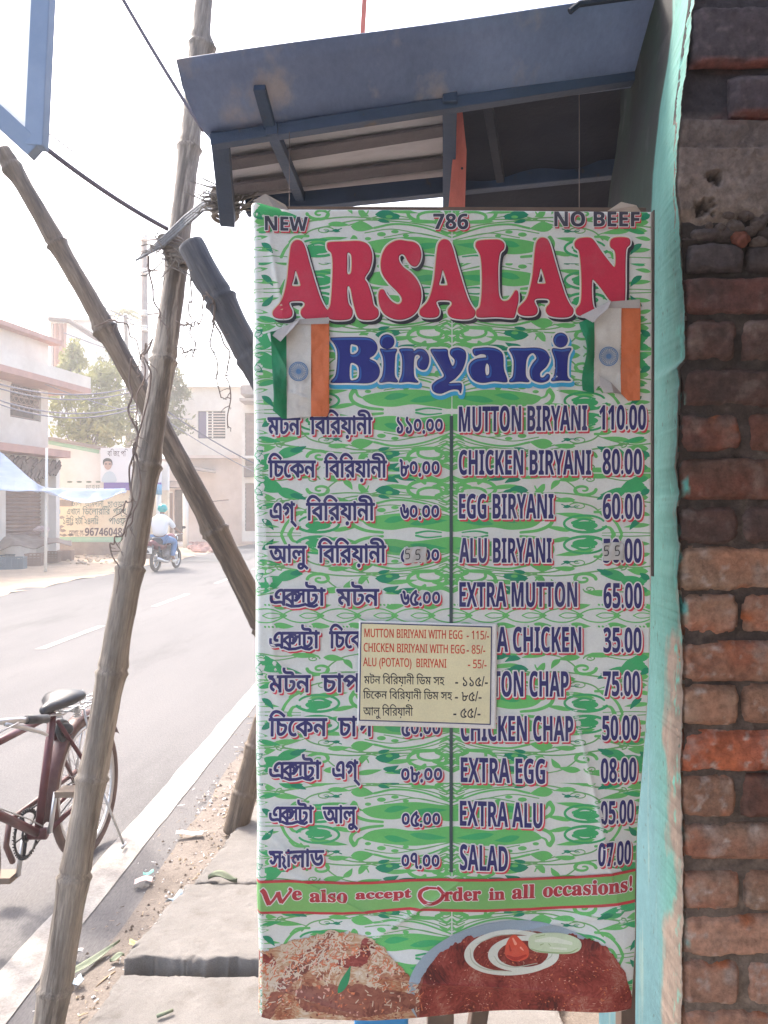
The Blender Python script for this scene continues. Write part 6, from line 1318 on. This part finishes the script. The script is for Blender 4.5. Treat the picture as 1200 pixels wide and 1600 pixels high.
# --- Biryani
B_ = [[[(475, 825), (500, 820), (620, 818), (700, 822), (738, 848), (748, 885), (730, 920), (702, 942), (738, 962), (760, 1000), (758, 1040), (735, 1070), (690, 1085), (590, 1083), (490, 1083), (480, 1072), (505, 1040), (515, 960), (515, 900), (500, 860)], [(592, 862), (590, 912), (618, 916), (638, 895), (635, 870), (615, 860)], [(590, 972), (588, 1060), (615, 1068), (640, 1050), (642, 1000), (625, 974)]],
      [[(847, 843), (835, 873), (805, 886), (775, 873), (763, 843), (775, 813), (805, 801), (835, 813)]],
      [[(765, 886), (800, 890), (860, 886), (853, 920), (850, 960), (850, 1040), (868, 1078), (815, 1076), (768, 1082), (762, 1070), (778, 1040), (785, 980), (780, 930)]],
      [[(880, 886), (950, 884), (962, 898), (985, 885), (1020, 890), (1045, 920), (1050, 960), (1035, 1000), (1010, 1006), (985, 988), (983, 955), (1000, 932), (985, 918), (965, 932), (960, 1000), (965, 1050), (987, 1080), (930, 1077), (880, 1081), (878, 1070), (892, 1030), (895, 960), (890, 920)]],
      [[(1060, 890), (1105, 886), (1155, 888), (1162, 925), (1180, 975), (1192, 985), (1202, 950), (1174, 915), (1182, 886), (1225, 878), (1262, 900), (1264, 950), (1242, 1010), (1205, 1055), (1165, 1084), (1200, 1084), (1240, 1088), (1236, 1142), (1222, 1122), (1180, 1122), (1120, 1145), (1077, 1132), (1068, 1098), (1095, 1070), (1138, 1045), (1120, 1000), (1085, 940)]],
      [[(1310, 885), (1340, 880), (1395, 876), (1450, 886), (1482, 920), (1487, 1000), (1507, 1060), (1500, 1078), (1432, 1073), (1362, 1082), (1312, 1065), (1284, 1020), (1287, 975), (1322, 945), (1372, 936), (1385, 934), (1380, 918), (1352, 914), (1322, 924), (1307, 905)], [(1387, 968), (1378, 1000), (1384, 1038), (1402, 1030), (1402, 985)]],
      [[(1522, 882), (1602, 880), (1682, 878), (1732, 895), (1754, 940), (1737, 985), (1702, 1020), (1702, 1048), (1722, 1050), (1742, 1030), (1757, 1040), (1747, 1068), (1702, 1080), (1652, 1060), (1640, 1010), (1657, 970), (1680, 938), (1662, 908), (1634, 920), (1618, 960), (1617, 1040), (1637, 1075), (1580, 1074), (1527, 1078), (1522, 1065), (1542, 1040), (1547, 960), (1537, 920)]],
      [[(1862, 832), (1850, 862), (1820, 875), (1790, 862), (1778, 832), (1790, 802), (1820, 790), (1850, 802)]],
      [[(1770, 884), (1825, 886), (1882, 880), (1863, 930), (1860, 1040), (1880, 1068), (1825, 1068), (1774, 1073), (1767, 1060), (1784, 1030), (1787, 950)]]]
for i, L in enumerate(B_):
    L = orient([smooth_loop([(x/3.75+390, y/3.75+310) for x, y in l], 4) for l in L]); Fd, ax_, ay_, s_ = fld(L, .5, 12); ink = Ink(bsurf, LY); e_ = .08*i
    ink.put(iso(Fd+4.6, ax_+1.5, ay_+5.0, s_), 'p_cyan', 5.6+e_); ink.put(iso(Fd+3.2, ax_, ay_, s_), 'p_white', 6.6+e_); ink.put(iso(Fd+.5, ax_, ay_, s_), 'p_black', 7.6+e_*.5); ink.put(iso(Fd-.1, ax_, ay_, s_), 'p_blue', 8.2+e_*.5)
    hl_ = np.minimum(Fd-.8, -(Fd[:, :]-2.6)); sh_ = np.roll(np.roll(Fd, 4, 0), 3, 1); ink.put(iso(np.minimum(Fd-1.2, 1.8-sh_), ax_, ay_, s_), 'p_blue2', 9+e_*.5); ink.build('subtitle_letter', ban)
# --- red and green ribbon
X, Y = np.meshgrid(388+np.arange(1280)*.5, 1355+np.arange(170)*.5)
g_ = np.minimum(Y-band_top(X), band_bot(X)-Y); ink = Ink(bsurf, LY)
ink.put(iso(mask_field(g_+3.5, 388, 1355, .5), 388, 1355, .5, 6), 'p_bandred', 6.5); ink.put(iso(mask_field(g_-.8, 388, 1355, .5), 388, 1355, .5, 6), 'p_band', 7.2); ink.build('slogan_ribbon', ban)
def slog(s, x0, x1, yt, yb, et=.70, sl_=0, face='serif', nm='slogan_word', **k): fancy(fit(text_loops(lat(s, face=face)), x0, x1, yt, yb, et, 0, sl_), nm, fill='p_bandtxt', outl=2.0, grow=.75, shm=None, base=7.6, **k)
def em(s): a = np.concatenate(text_loops(lat(s, face='serif'))); return a[:, 1].max()
fancy([seg_loops(smooth_open([(410, 1387), (414, 1392), (418, 1404), (421, 1412)]), 3.2), seg_loops(smooth_open([(421, 1412), (428, 1404), (435, 1393)]), 1.6), seg_loops(smooth_open([(435, 1392), (437, 1402), (440, 1410)]), 2.8), seg_loops(smooth_open([(440, 1411), (448, 1400), (455, 1390), (452, 1387)]), 1.6)], 'slogan_word', fill='p_bandtxt', outl=2.2, grow=.5, shm=None, base=7.6)
slog('e', 457, 471, 1391.5, 1406.5, em('e')); slog('also', 484, 542, 1389.5, 1411, em('l'), .005); slog('accept', 556, 642, 1396.5, 1406, em('c'), -.06)
fancy([seg_loops(smooth_open([(681, 1386), (668, 1386), (658, 1391), (656, 1400), (663, 1408), (676, 1410), (688, 1404), (692, 1395), (687, 1388), (683, 1385)]), [1.2]*6+[2]*6+[2.6]*30+[2]*13)], 'slogan_word', fill='p_bandtxt', outl=2.2, grow=.5, shm=None, base=7.6)
slog('rder', 694, 751, 1385, 1406, em('d'), .01); slog('in', 764.5, 788.5, 1388, 1406.5, em('i')); slog('all', 801, 836, 1384, 1406, em('l'), -.01); slog('occasions!', 850, 991, 1382, 1404.5, em('!'), -.06)

# --- printed food along the hem
def food_mat(name, cols, sc, stretch, rot):
    m = bpy.data.materials.new(name); m.use_nodes = True; n = m.node_tree.nodes; l = m.node_tree.links; b = n['Principled BSDF']; b.inputs['Roughness'].default_value = .45
    tc = n.new('ShaderNodeTexCoord'); mp = n.new('ShaderNodeMapping'); mp.inputs['Rotation'].default_value = (0, R(rot), 0); mp.inputs['Scale'].default_value = stretch; l.new(tc.outputs['Object'], mp.inputs[0])
    d = n.new('ShaderNodeTexNoise'); d.inputs['Scale'].default_value = 14; l.new(tc.outputs['Object'], d.inputs['Vector'])
    ad = n.new('ShaderNodeMix'); ad.data_type = 'VECTOR'; ad.inputs[0].default_value = .12; l.new(mp.outputs[0], ad.inputs[4]); l.new(d.outputs['Color'], ad.inputs[5])
    v = n.new('ShaderNodeTexVoronoi'); v.inputs['Scale'].default_value = sc; l.new(ad.outputs[1], v.inputs['Vector'])
    r = n.new('ShaderNodeValToRGB'); r.color_ramp.elements[0].color = (*cols[0], 1); r.color_ramp.elements[1].color = (*cols[-1], 1)
    for i, c_ in enumerate(cols[1:-1]): e = r.color_ramp.elements.new((i+1)/(len(cols)-1)); e.color = (*c_, 1)
    n2 = n.new('ShaderNodeTexNoise'); n2.inputs['Scale'].default_value = 24; n2.inputs['Detail'].default_value = 6; l.new(tc.outputs['Object'], n2.inputs['Vector'])
    mx = n.new('ShaderNodeMath'); mx.operation = 'MULTIPLY_ADD'; l.new(v.outputs['Color'], mx.inputs[0]); mx.inputs[1].default_value = .5
    mr = n.new('ShaderNodeMapRange'); mr.inputs[1].default_value = .3; mr.inputs[2].default_value = .7; mr.inputs[3].default_value = -.12; mr.inputs[4].default_value = .62; l.new(n2.outputs[0], mr.inputs[0]); l.new(mr.outputs[0], mx.inputs[2]); l.new(mx.outputs[0], r.inputs[0])
    l.new(r.outputs[0], b.inputs['Base Color']); M[name] = m
food_mat('f_rice', [(.14, .04, .02), (.36, .12, .06), (.50, .30, .17), (.60, .48, .34), (.70, .62, .50)], 210, (1, 1, 2.6), 30)
food_mat('f_curry', [(.07, .010, .010), (.15, .018, .015), (.25, .035, .028), (.33, .07, .05), (.42, .18, .14)], 330, (1, 1, 1), 0)
food_mat('f_brown', [(.09, .025, .02), (.20, .06, .04), (.32, .12, .08), (.24, .07, .045), (.40, .22, .15)], 190, (1, 1, 1), 0)
def putfield(fn, x0, y0, x1, y1, m, ly, name, par=None, st=1.0, nz=0, seed=1):
    nx, ny = int((x1-x0)/st)+1, int((y1-y0)/st)+1; X, Y = np.meshgrid(x0+np.arange(nx)*st, y0+np.arange(ny)*st); Fd = fn(X, Y)+nz*vnoise(X/6, Y/6, seed, 4)
    ink = Ink(bsurf, LY); ink.put(iso(mask_field(Fd, x0, y0, st), x0, y0, st, 8), m, ly); return ink.build(name, par or ban)
def ellf(cx, cy, a, b2): return lambda X, Y: (1-np.hypot((X-cx)/a, (Y-cy)/b2))*min(a, b2)
putfield(lambda X, Y: Y-hillL(X), 392, 1440, 700, 1600, 'f_rice', 6, 'rice_print', nz=5, seed=3)
for i, (pts, rr) in enumerate([([(520, 1462), (500, 1490), (470, 1512), (440, 1545), (415, 1590)], [5, 12, 12, 10, 8]), ([(575, 1478), (560, 1500), (530, 1506)], [10, 9, 5]), ([(400, 1500), (425, 1512)], [10, 6]), ([(480, 1560), (560, 1560), (640, 1560)], [18, 26, 14])]):
    p = smooth_open(pts); r_ = np.interp(np.linspace(0, 1, len(p)), np.linspace(0, 1, len(rr)), rr); Fd = np.full((170, 320), -9.0); stroke_into(Fd, 388, 1440, 1, [tuple(v) for v in p], list(r_)); XX, YY = np.meshgrid(388+np.arange(320), 1440+np.arange(170)); Fd = np.minimum(Fd+4*vnoise(XX/7, YY/7, 9+i), YY-hillL(XX)-2)
    ink = Ink(bsurf, LY); ink.put(iso(mask_field(Fd, 388, 1440, 1), 388, 1440, 1, 8), ['f_brown', 'f_curry', 'f_curry', 'p_brown'][i] if i < 3 else 'f_brown', 6.6+.1*i); ink.build('meat_print', ban)
r_ = np.random.default_rng(5); Fa = np.full((170, 320), -9.0); Fb_ = Fa.copy()
for k in range(1500):
    x = r_.uniform(396, 660); y = float(hillL(x))+abs(r_.normal(0, 46))+2
    if vnoise(np.array(x/22.0), np.array(y/16.0), 44) < -.12: continue
    if y > 1580 or (y > 1535 and x > 450 and r_.random() < .7): continue
    a = r_.normal(-.6, .8); L = r_.uniform(2, 4.5); stroke_into(Fa if k % 5 else Fb_, 388, 1440, 1, [(x-L*math.cos(a), y-L*math.sin(a)), (x+L*math.cos(a), y+L*math.sin(a))], [.9, .6])
for Fd, m_, ly in ((Fa, 'p_rice', 7.2), (Fb_, 'p_saff', 7.5)): ink = Ink(bsurf, LY); ink.put(iso(mask_field(Fd, 388, 1440, 1), 388, 1440, 1), m_, ly); tag(ink.build('rice_grain_print', ban), kind='stuff')
Fd, ax_, ay_, s_ = fld([leaf((528, 1550), (548, 1508), 6, .3)[1]], .5, 3); ink = Ink(bsurf, LY); ink.put(iso(Fd, ax_, ay_, s_), 'p_fgreen', 8); ink.build('chilli_print', ban)
putfield(ellf(806, 1545, 170, 104), 620, 1430, 1000, 1600, 'p_plate', 6.2, 'bowl_print')
putfield(ellf(806, 1560, 160, 104), 620, 1440, 1000, 1600, 'f_brown', 6.8, 'bowl_shade_print', nz=2)
cur = lambda X, Y: Y-np.interp(X, [650, 664, 686, 731, 790, 860, 893, 920, 949, 975, 990], [1560, 1514, 1484, 1462, 1466, 1470, 1462, 1466, 1478, 1516, 1560])
putfield(cur, 655, 1440, 996, 1600, 'f_curry', 7.4, 'curry_print', nz=6, seed=8)
for m_, nn, ly, sdd in (('p_brown', 260, 7.9, 1), ('p_saff', 420, 8.1, 2), ('p_gloss', 520, 8.3, 3)):
    if m_ == 'p_gloss': pm('p_gloss', (.62, .34, .26))
    r2 = np.random.default_rng(sdd); Fd = np.full((170, 360), -9.0)
    for k in range(nn):
        x = r2.uniform(662, 985); y = r2.uniform(1460, 1588)
        if vnoise(np.array(x/26.0), np.array(y/18.0), 50+sdd) < .05 or cur(np.array(x), np.array(y)) < 5: continue
        a = r2.uniform(0, 3.1); L = r2.uniform(.4, 2.6); stroke_into(Fd, 648, 1440, 1, [(x, y), (x+L*math.cos(a), y+L*.6*math.sin(a))], [r2.uniform(.5, 1.6 if sdd < 3 else .9), .5])
    ink = Ink(bsurf, LY); ink.put(iso(mask_field(Fd, 648, 1440, 1), 648, 1440, 1), m_, ly); tag(ink.build('curry_crumb_print', ban), kind='stuff')
r3 = np.random.default_rng(77)
for m_, nn, ly in (('p_brown', 240, 7.0), ('p_saff', 200, 7.3), ('p_gloss', 260, 7.6), ('p_forange', 120, 7.7)):
    Fd = np.full((170, 320), -9.0)
    for k in range(nn):
        x = r3.uniform(396, 690); y = float(hillL(x))+r3.uniform(3, 130)
        if y > 1590 or vnoise(np.array(x/20.0), np.array(y/14.0), 70+int(ly*10)) < .08: continue
        a = r3.normal(-.6, .8); L = r3.uniform(.8, 4.5); stroke_into(Fd, 388, 1440, 1, [(x, y), (x+L*math.cos(a), y+L*math.sin(a))], [r3.uniform(.6, 2.0), .5])
    ink = Ink(bsurf, LY); ink.put(iso(mask_field(Fd, 388, 1440, 1), 388, 1440, 1), m_, ly); tag(ink.build('spice_print', ban), kind='stuff')
def dabs(pts, m_, ly, nm): 
    Fd = np.full((260, 560), -9.0)
    for p, rr in pts: q = smooth_open(p); stroke_into(Fd, 715, 1440, .5, [tuple(v) for v in q], list(np.interp(np.linspace(0, 1, len(q)), np.linspace(0, 1, len(rr)), rr)))
    if nm: ink = Ink(bsurf, LY); ink.put(iso(Fd, 715, 1440, .5), m_, ly); ink.build(nm, ban)
pm('p_onshade', (.46, .50, .40)); pm('p_tomdark', (.42, .04, .03)); pm('p_tomlight', (.80, .34, .24)); pm('p_cukelight', (.64, .70, .56)); pm('p_cukedark', (.30, .42, .20))
dabs([([(734, 1480), (738, 1500), (760, 1514), (800, 1519)], [.5, 1, 1, .4]), ([(772, 1494), (782, 1506), (806, 1512), (840, 1506)], [.4, .9, 1, .4]), ([(745, 1474), (775, 1463), (800, 1461)], [.3, .8, .3]), ([(850, 1503), (862, 1494), (862, 1484)], [.4, .9, .3])], 'p_onshade', 9.5, 'onion_shade_print')
dabs([([(793, 1494), (806, 1499), (822, 1494)], [1.5, 3, 1.5]), ([(796, 1478), (798, 1486)], [.8, 1.6])], 'p_tomdark', 10.0, 'tomato_shade_print'); dabs([([(802, 1468), (806, 1476)], [1.2, 2.2]), ([(814, 1482), (818, 1486)], [1.4, .8])], 'p_tomlight', 10.1, 'tomato_light_print')
dabs([([(838, 1472), (864, 1470), (892, 1474)], [2, 4.5, 2.5]), ([(860, 1482), (884, 1483)], [1, 2])], 'p_cukelight', 10.4, 'cucumber_light_print'); dabs([([(830, 1484), (850, 1488.5), (886, 1488.5), (903, 1481)], [.6, 1.1, 1.1, .5]), ([(845, 1478), (850, 1476)], [.9, .4]), ([(858, 1476), (861, 1479)], [.7, .4]), ([(838, 1466), (852, 1463)], [.5, .8])], 'p_cukedark', 10.5, 'cucumber_edge_print')
def ringf(cx, cy, a, b2, w_): return lambda X, Y: w_-np.abs(np.hypot((X-cx)/a, (Y-cy)/b2)-1)*min(a, b2)
putfield(ringf(798, 1490, 66, 32, 3.4), 720, 1445, 880, 1535, 'p_onion', 8.6, 'onion_print', st=.5); putfield(ringf(818, 1492, 48, 24, 3.8), 755, 1455, 880, 1530, 'p_onion', 9.2, 'onion_print', st=.5)
for lp, m_, ly, nm in ((smooth_loop([(790, 1494), (792, 1474), (803, 1462), (814, 1470), (826, 1484), (824, 1498), (806, 1503)]), 'p_tomato', 9.8, 'tomato_print'), (smooth_loop([(826, 1478), (830, 1464), (850, 1460), (880, 1460), (905, 1468), (906, 1482), (888, 1490), (850, 1490), (832, 1486)]), 'p_cuke', 10.2, 'cucumber_print')):
    Fd, ax_, ay_, s_ = fld([lp], .5, 3); ink = Ink(bsurf, LY); ink.put(iso(Fd, ax_, ay_, s_), m_, ly); ink.build(nm, ban)

# ================================================================ pasted notes, flags and price patches
def paper(name, quad, m, label, cat, group=None, lift=.005, curl=0, nu=24, nv=16, th=.0004, warp=None):
    q = np.array(quad, float); U, W_ = np.meshgrid(np.linspace(0, 1, nu), np.linspace(0, 1, nv), indexing='ij'); A = (1-U)*(1-W_); B = U*(1-W_); C2 = U*W_; D2 = (1-U)*W_
    X = A*q[0, 0]+B*q[1, 0]+C2*q[2, 0]+D2*q[3, 0]; Y = A*q[0, 1]+B*q[1, 1]+C2*q[2, 1]+D2*q[3, 1]
    if warp: X, Y, dz = warp(X, Y, U, W_)
    else: dz = 0*X
    V = bsurf(X.ravel(), Y.ravel(), lift); V[:, 1] -= dz.ravel(); Vb = V.copy(); Vb[:, 1] += th; k = len(V); f = grid_faces(nu, nv)
    rg = [i*nv for i in range(nu)]+[(nu-1)*nv+j for j in range(1, nv)]+[i*nv+nv-1 for i in range(nu-2, -1, -1)]+[j for j in range(nv-2, 0, -1)]
    ff = f+[tuple(reversed([a+k for a in z])) for z in f]+[(rg[i], rg[i]+k, rg[(i+1) % len(rg)]+k, rg[(i+1) % len(rg)]) for i in range(len(rg))]
    e = empty(name, bsurf(np.array([q[:, 0].mean()]), np.array([q[:, 1].mean()]), lift)[0], label, cat, group); np_mesh('sheet', np.concatenate([V, Vb]), ff, M[m] if isinstance(m, str) else m, e); return e
NL = .0042
def nsurf(px, py, l): v = bsurf(px, py, NL+.0006+l); return v
note = paper('price_note', [(561, 969), (777, 975.5), (774.5, 1138), (558, 1132)], 'p_notewhite', 'yellow notice of extra prices pasted over the middle of the banner', 'notice', lift=NL, nu=60, nv=50)
def npoly(pts, m, ly, nm): Fd, a, b2, s = fld([np.array(pts, float)], .5, 3); ink = Ink(nsurf, .00012); ink.put(iso(Fd, a, b2, s, 8), m, ly); return ink.build(nm, note)
npoly([(563.5, 972), (768.5, 978.5), (766, 1131.5), (561, 1124.5)], 'p_nblue', 1, 'border_line'); npoly([(565.3, 973.8), (766.8, 980.2), (764.4, 1129.7), (562.8, 1122.8)], 'p_cream', 2, 'yellow_panel')
def nt_(s, x0, x1, yt, yb, m, et=None, sl_=.022, grow=.0, eb=0): Fd, a, b2, q = fld(fit(text_loops(s), x0, x1, yt, yb, et, eb, sl_), .4, 2); ink = Ink(nsurf, .00012); ink.put(iso(Fd+grow, a, b2, q), m, 3); ink.build('note_line', note)
tl3 = lambda s: lat(s, face='thin')
for (a, c2, x0, x1, x2, x3, y0, y1) in (('MUTTON BIRIYANI WITH EGG', '- 115/-', 569.6, 722, 729, 763.5, 981.5, 994.5), ('CHICKEN BIRIYANI WITH EGG', '- 85/-', 568.5, 725.5, 729, 757.6, 1004, 1017), ('ALU (POTATO)  BIRIYANI', '- 55/-', 567.6, 697, 731, 759.5, 1026.5, 1039.5)):
    nt_(tl3(a), x0, x1, y0, y1, 'p_nred', .714, .022, .25); nt_(tl3(c2), x2, x3, y0+3.4, y1+3.4, 'p_nred', .714, .022, .25)
for (a, c2, x0, x1, x2, x3, y0, y1) in (('মটন িবিরয়ানী িডম সহ', '- ১১৫/-', 569, 694, 711, 761.5, 1055.5, 1067), ('িচেকন িবিরয়ানী িডম সহ', '- ৮৫/-', 567.6, 706, 710.6, 751.7, 1078.7, 1090), ('আলু িবিরয়ানী', '- ৫৫/-', 567.6, 645, 708, 750, 1104, 1116)):
    nt_(a, x0, x1, y0, y1, 'p_ink', .622, .015, .15); nt_(c2, x2, x3, y0+1.5, y1+4.0, 'p_ink', .622, .01, .2)
M['p_patch'] = mat('price_patch_paper', (.50, .50, .48), .8, (.57, .57, .55), 40, bump=.3, bsc=120, dist=.002)
def patch(quad, label, strokes):
    e = paper('price_patch', quad, 'p_patch', label, 'sticker', 'handwritten price patches', lift=.0040, nu=20, nv=16, warp=lambda X, Y, U, W_: (X+.6*np.sin(W_*9), Y+.6*np.sin(U*8), .0012*np.abs(np.sin(U*7+W_*3))))
    for st2 in strokes:
        p = smooth_open(st2); a = p.min(0)-4; b2 = p.max(0)+4; nx, ny = int((b2[0]-a[0])/.3)+1, int((b2[1]-a[1])/.3)+1; Fd = np.full((ny, nx), -9.0); stroke_into(Fd, a[0], a[1], .3, [tuple(v) for v in p], [.75]*len(p))
        ink = Ink(lambda px, py, l: bsurf(px, py, .0058+l), .0001); ink.put(iso(Fd, a[0], a[1], .3), 'p_ink', 1); ink.build('pen_stroke', e)
def five(x, y, s=1): return [[(x+6*s, y), (x+.5*s, y+.5), (x, y+7*s), (x+4*s, y+6.5*s), (x+6*s, y+10*s), (x+4.5*s, y+14.5*s), (x, y+15*s)]]
patch([(631, 855), (666, 854), (667, 878.5), (631, 880)], 'white patch with handwritten 55 over a price in the Bengali column', five(634, 858)+five(650, 859))
patch([(940.5, 848.5), (973, 847), (975, 874.5), (942, 876)], 'white patch with handwritten 55 over a price in the English column', five(944, 853)+five(961, 853))
pm('fl_green', (.02, .24, .11), .6); pm('fl_white', (.60, .60, .57), .6); pm('fl_orange', (.60, .17, .07), .6); pm('fl_blue', (.10, .22, .42), .6); pm('fl_back', (.40, .38, .36), .7)
def flag(xs, yt, yb, cx, cy, label, peel, tailx, seed, bot):
    x0, x1, x2, x3 = xs; e = empty('paper_flag', bsurf(np.array([x1*1.0]), np.array([(yt+yb)/2]), .01)[0], label, 'paper flag', 'small tricolour paper flags pasted on the banner')
    def strip(a, b2, m, nm, th=.0004):
        n1, n2 = 26, 60; U, W_ = np.meshgrid(np.linspace(0, 1, n1), np.linspace(0, 1, n2), indexing='ij')
        X = a+(b2-a)*U; bo = np.interp(X, [p[0] for p in bot], [p[1] for p in bot]); tp = np.interp(X, [p[0] for p in peel], [p[1] for p in peel]); Y = tp+(bo-tp)*W_
        gfree = np.clip((x1+2-X)/(x1-x0), 0, 1)
        X = X+gfree*(3.5*np.sin(W_*3.1)+2*np.sin(W_*7+seed))-gfree*W_*-3; dz = .0015*np.sin(W_*6+U*2+seed)+gfree*.006*(1+np.sin(W_*8+seed))+.0016*vnoise(X/12, Y/12, seed)
        V = bsurf(X.ravel(), Y.ravel(), .0052); V[:, 1] -= dz.ravel()+.0018; Vb = V.copy(); Vb[:, 1] += th; k = len(V); f = grid_faces(n1, n2)
        return np_mesh(nm, np.concatenate([V, Vb]), f+[tuple(reversed([q+k for q in z])) for z in f], M[m], e)
    strip(x0, x1, 'fl_green', 'green_stripe'); strip(x1, x2, 'fl_white', 'white_stripe'); strip(x2, x3, 'fl_orange', 'orange_stripe'); strip(x2, x3, 'fl_orange', 'orange_stripe') if False else None
    # wheel print
    nx = ny = 140; X, Y = np.meshgrid(cx-17+np.arange(nx)*.25, cy-17+np.arange(ny)*.25); rr = np.hypot(X-cx, Y-cy); an = np.arctan2(Y-cy, X-cx); sp = 1.0-np.abs(((an*24/(2*math.pi)+.5) % 1)-.5)*2*math.pi*rr/24*1.0
    Fd = np.maximum(np.maximum(.75-np.abs(rr-14.2), .5-np.abs(rr-12.2)), np.maximum(2.4-rr, np.minimum((sp-.62)*1.0, 12-rr)))
    def s2(px, py, l): v = bsurf(px, py, .0105+l); v[:, 1] -= 0; return v
    ink = Ink(s2, .0002); ink.put(iso(Fd, cx-17, cy-17, .25, 8), 'fl_blue', 1); ink.build('wheel_emblem', e); return e
lf = flag((424, 449, 487, 515), 507, 652, 468, 583, 'tricolour paper flag pasted left of the blue word, its green edge peeling', [(424, 524), (449, 516), (463, 508), (487, 503), (515, 501)], 0, 2, [(420, 640), (440, 655), (449, 655), (487, 652), (512, 652), (516, 640)])
rf = flag((905, 926, 968, 998), 482, 620, 948, 559, 'tricolour paper flag pasted under the last red letter, its lower corner peeling', [(905, 506), (926, 496), (950, 476), (968, 474), (998, 474)], 0, 5, [(905, 612), (926, 616), (936, 600), (955, 606), (968, 615), (980, 627), (998, 626)])
def fold(e, pts, lift=.02):
    q = [bsurf(np.array([float(x)]), np.array([float(y)]), l)[0] for x, y, l in pts]; b_ = MB(); n = len(q); b_.add([Vector(v) for v in q]+[Vector(v)+Vector((0, .0004, 0)) for v in q], [tuple(range(n)), tuple(range(2*n-1, n-1, -1))]+[(i, i+n, (i+1) % n+n, (i+1) % n) for i in range(n)]); b_.build('peeled_corner', M['fl_back'], e)
fold(lf, [(424, 525, .016), (447, 513, .009), (470, 502, .009), (462, 516, .018), (450, 530, .022), (442, 540, .024)]); fold(lf, [(462, 502, .0085), (515, 499, .0085), (515, 509, .0092), (462, 510, .0092)])
fold(rf, [(903, 497, .014), (925, 488, .009), (952, 472, .009), (945, 486, .018), (930, 500, .022), (920, 510, .024)]); fold(rf, [(948, 474, .0085), (997, 470, .0085), (997, 484, .0092), (948, 484, .0092)]); fold(rf, [(934, 588, .010), (950, 600, .016), (968, 616, .0105), (952, 616, .022), (938, 617, .02), (932, 604, .016)])
fold(ban, [(948, 331, .004), (967, 320, .012), (990, 326, .014), (1000, 332, .004)]); fold(ban, [(398, 322, .012), (418, 311, .014), (447, 324, .008), (452, 331, .004), (430, 330, .012)])
bpy.data.objects['peeled_corner'].name = 'peeled_corner'

# ================================================================ street haze
hm = bpy.data.materials.new('haze'); hm.use_nodes = True; n_ = hm.node_tree.nodes; n_.remove(n_['Principled BSDF']); pv = n_.new('ShaderNodeVolumePrincipled')
pv.inputs['Color'].default_value = (.97, .96, .95, 1); pv.inputs['Density'].default_value = .0046; pv.inputs['Anisotropy'].default_value = .2
hm.node_tree.links.new(pv.outputs[0], n_['Material Output'].inputs['Volume'])
q = MB(); q.box((-152, -62, -1.2), (152, 242, 19)); tag(q.build('haze', hm), kind='stuff')
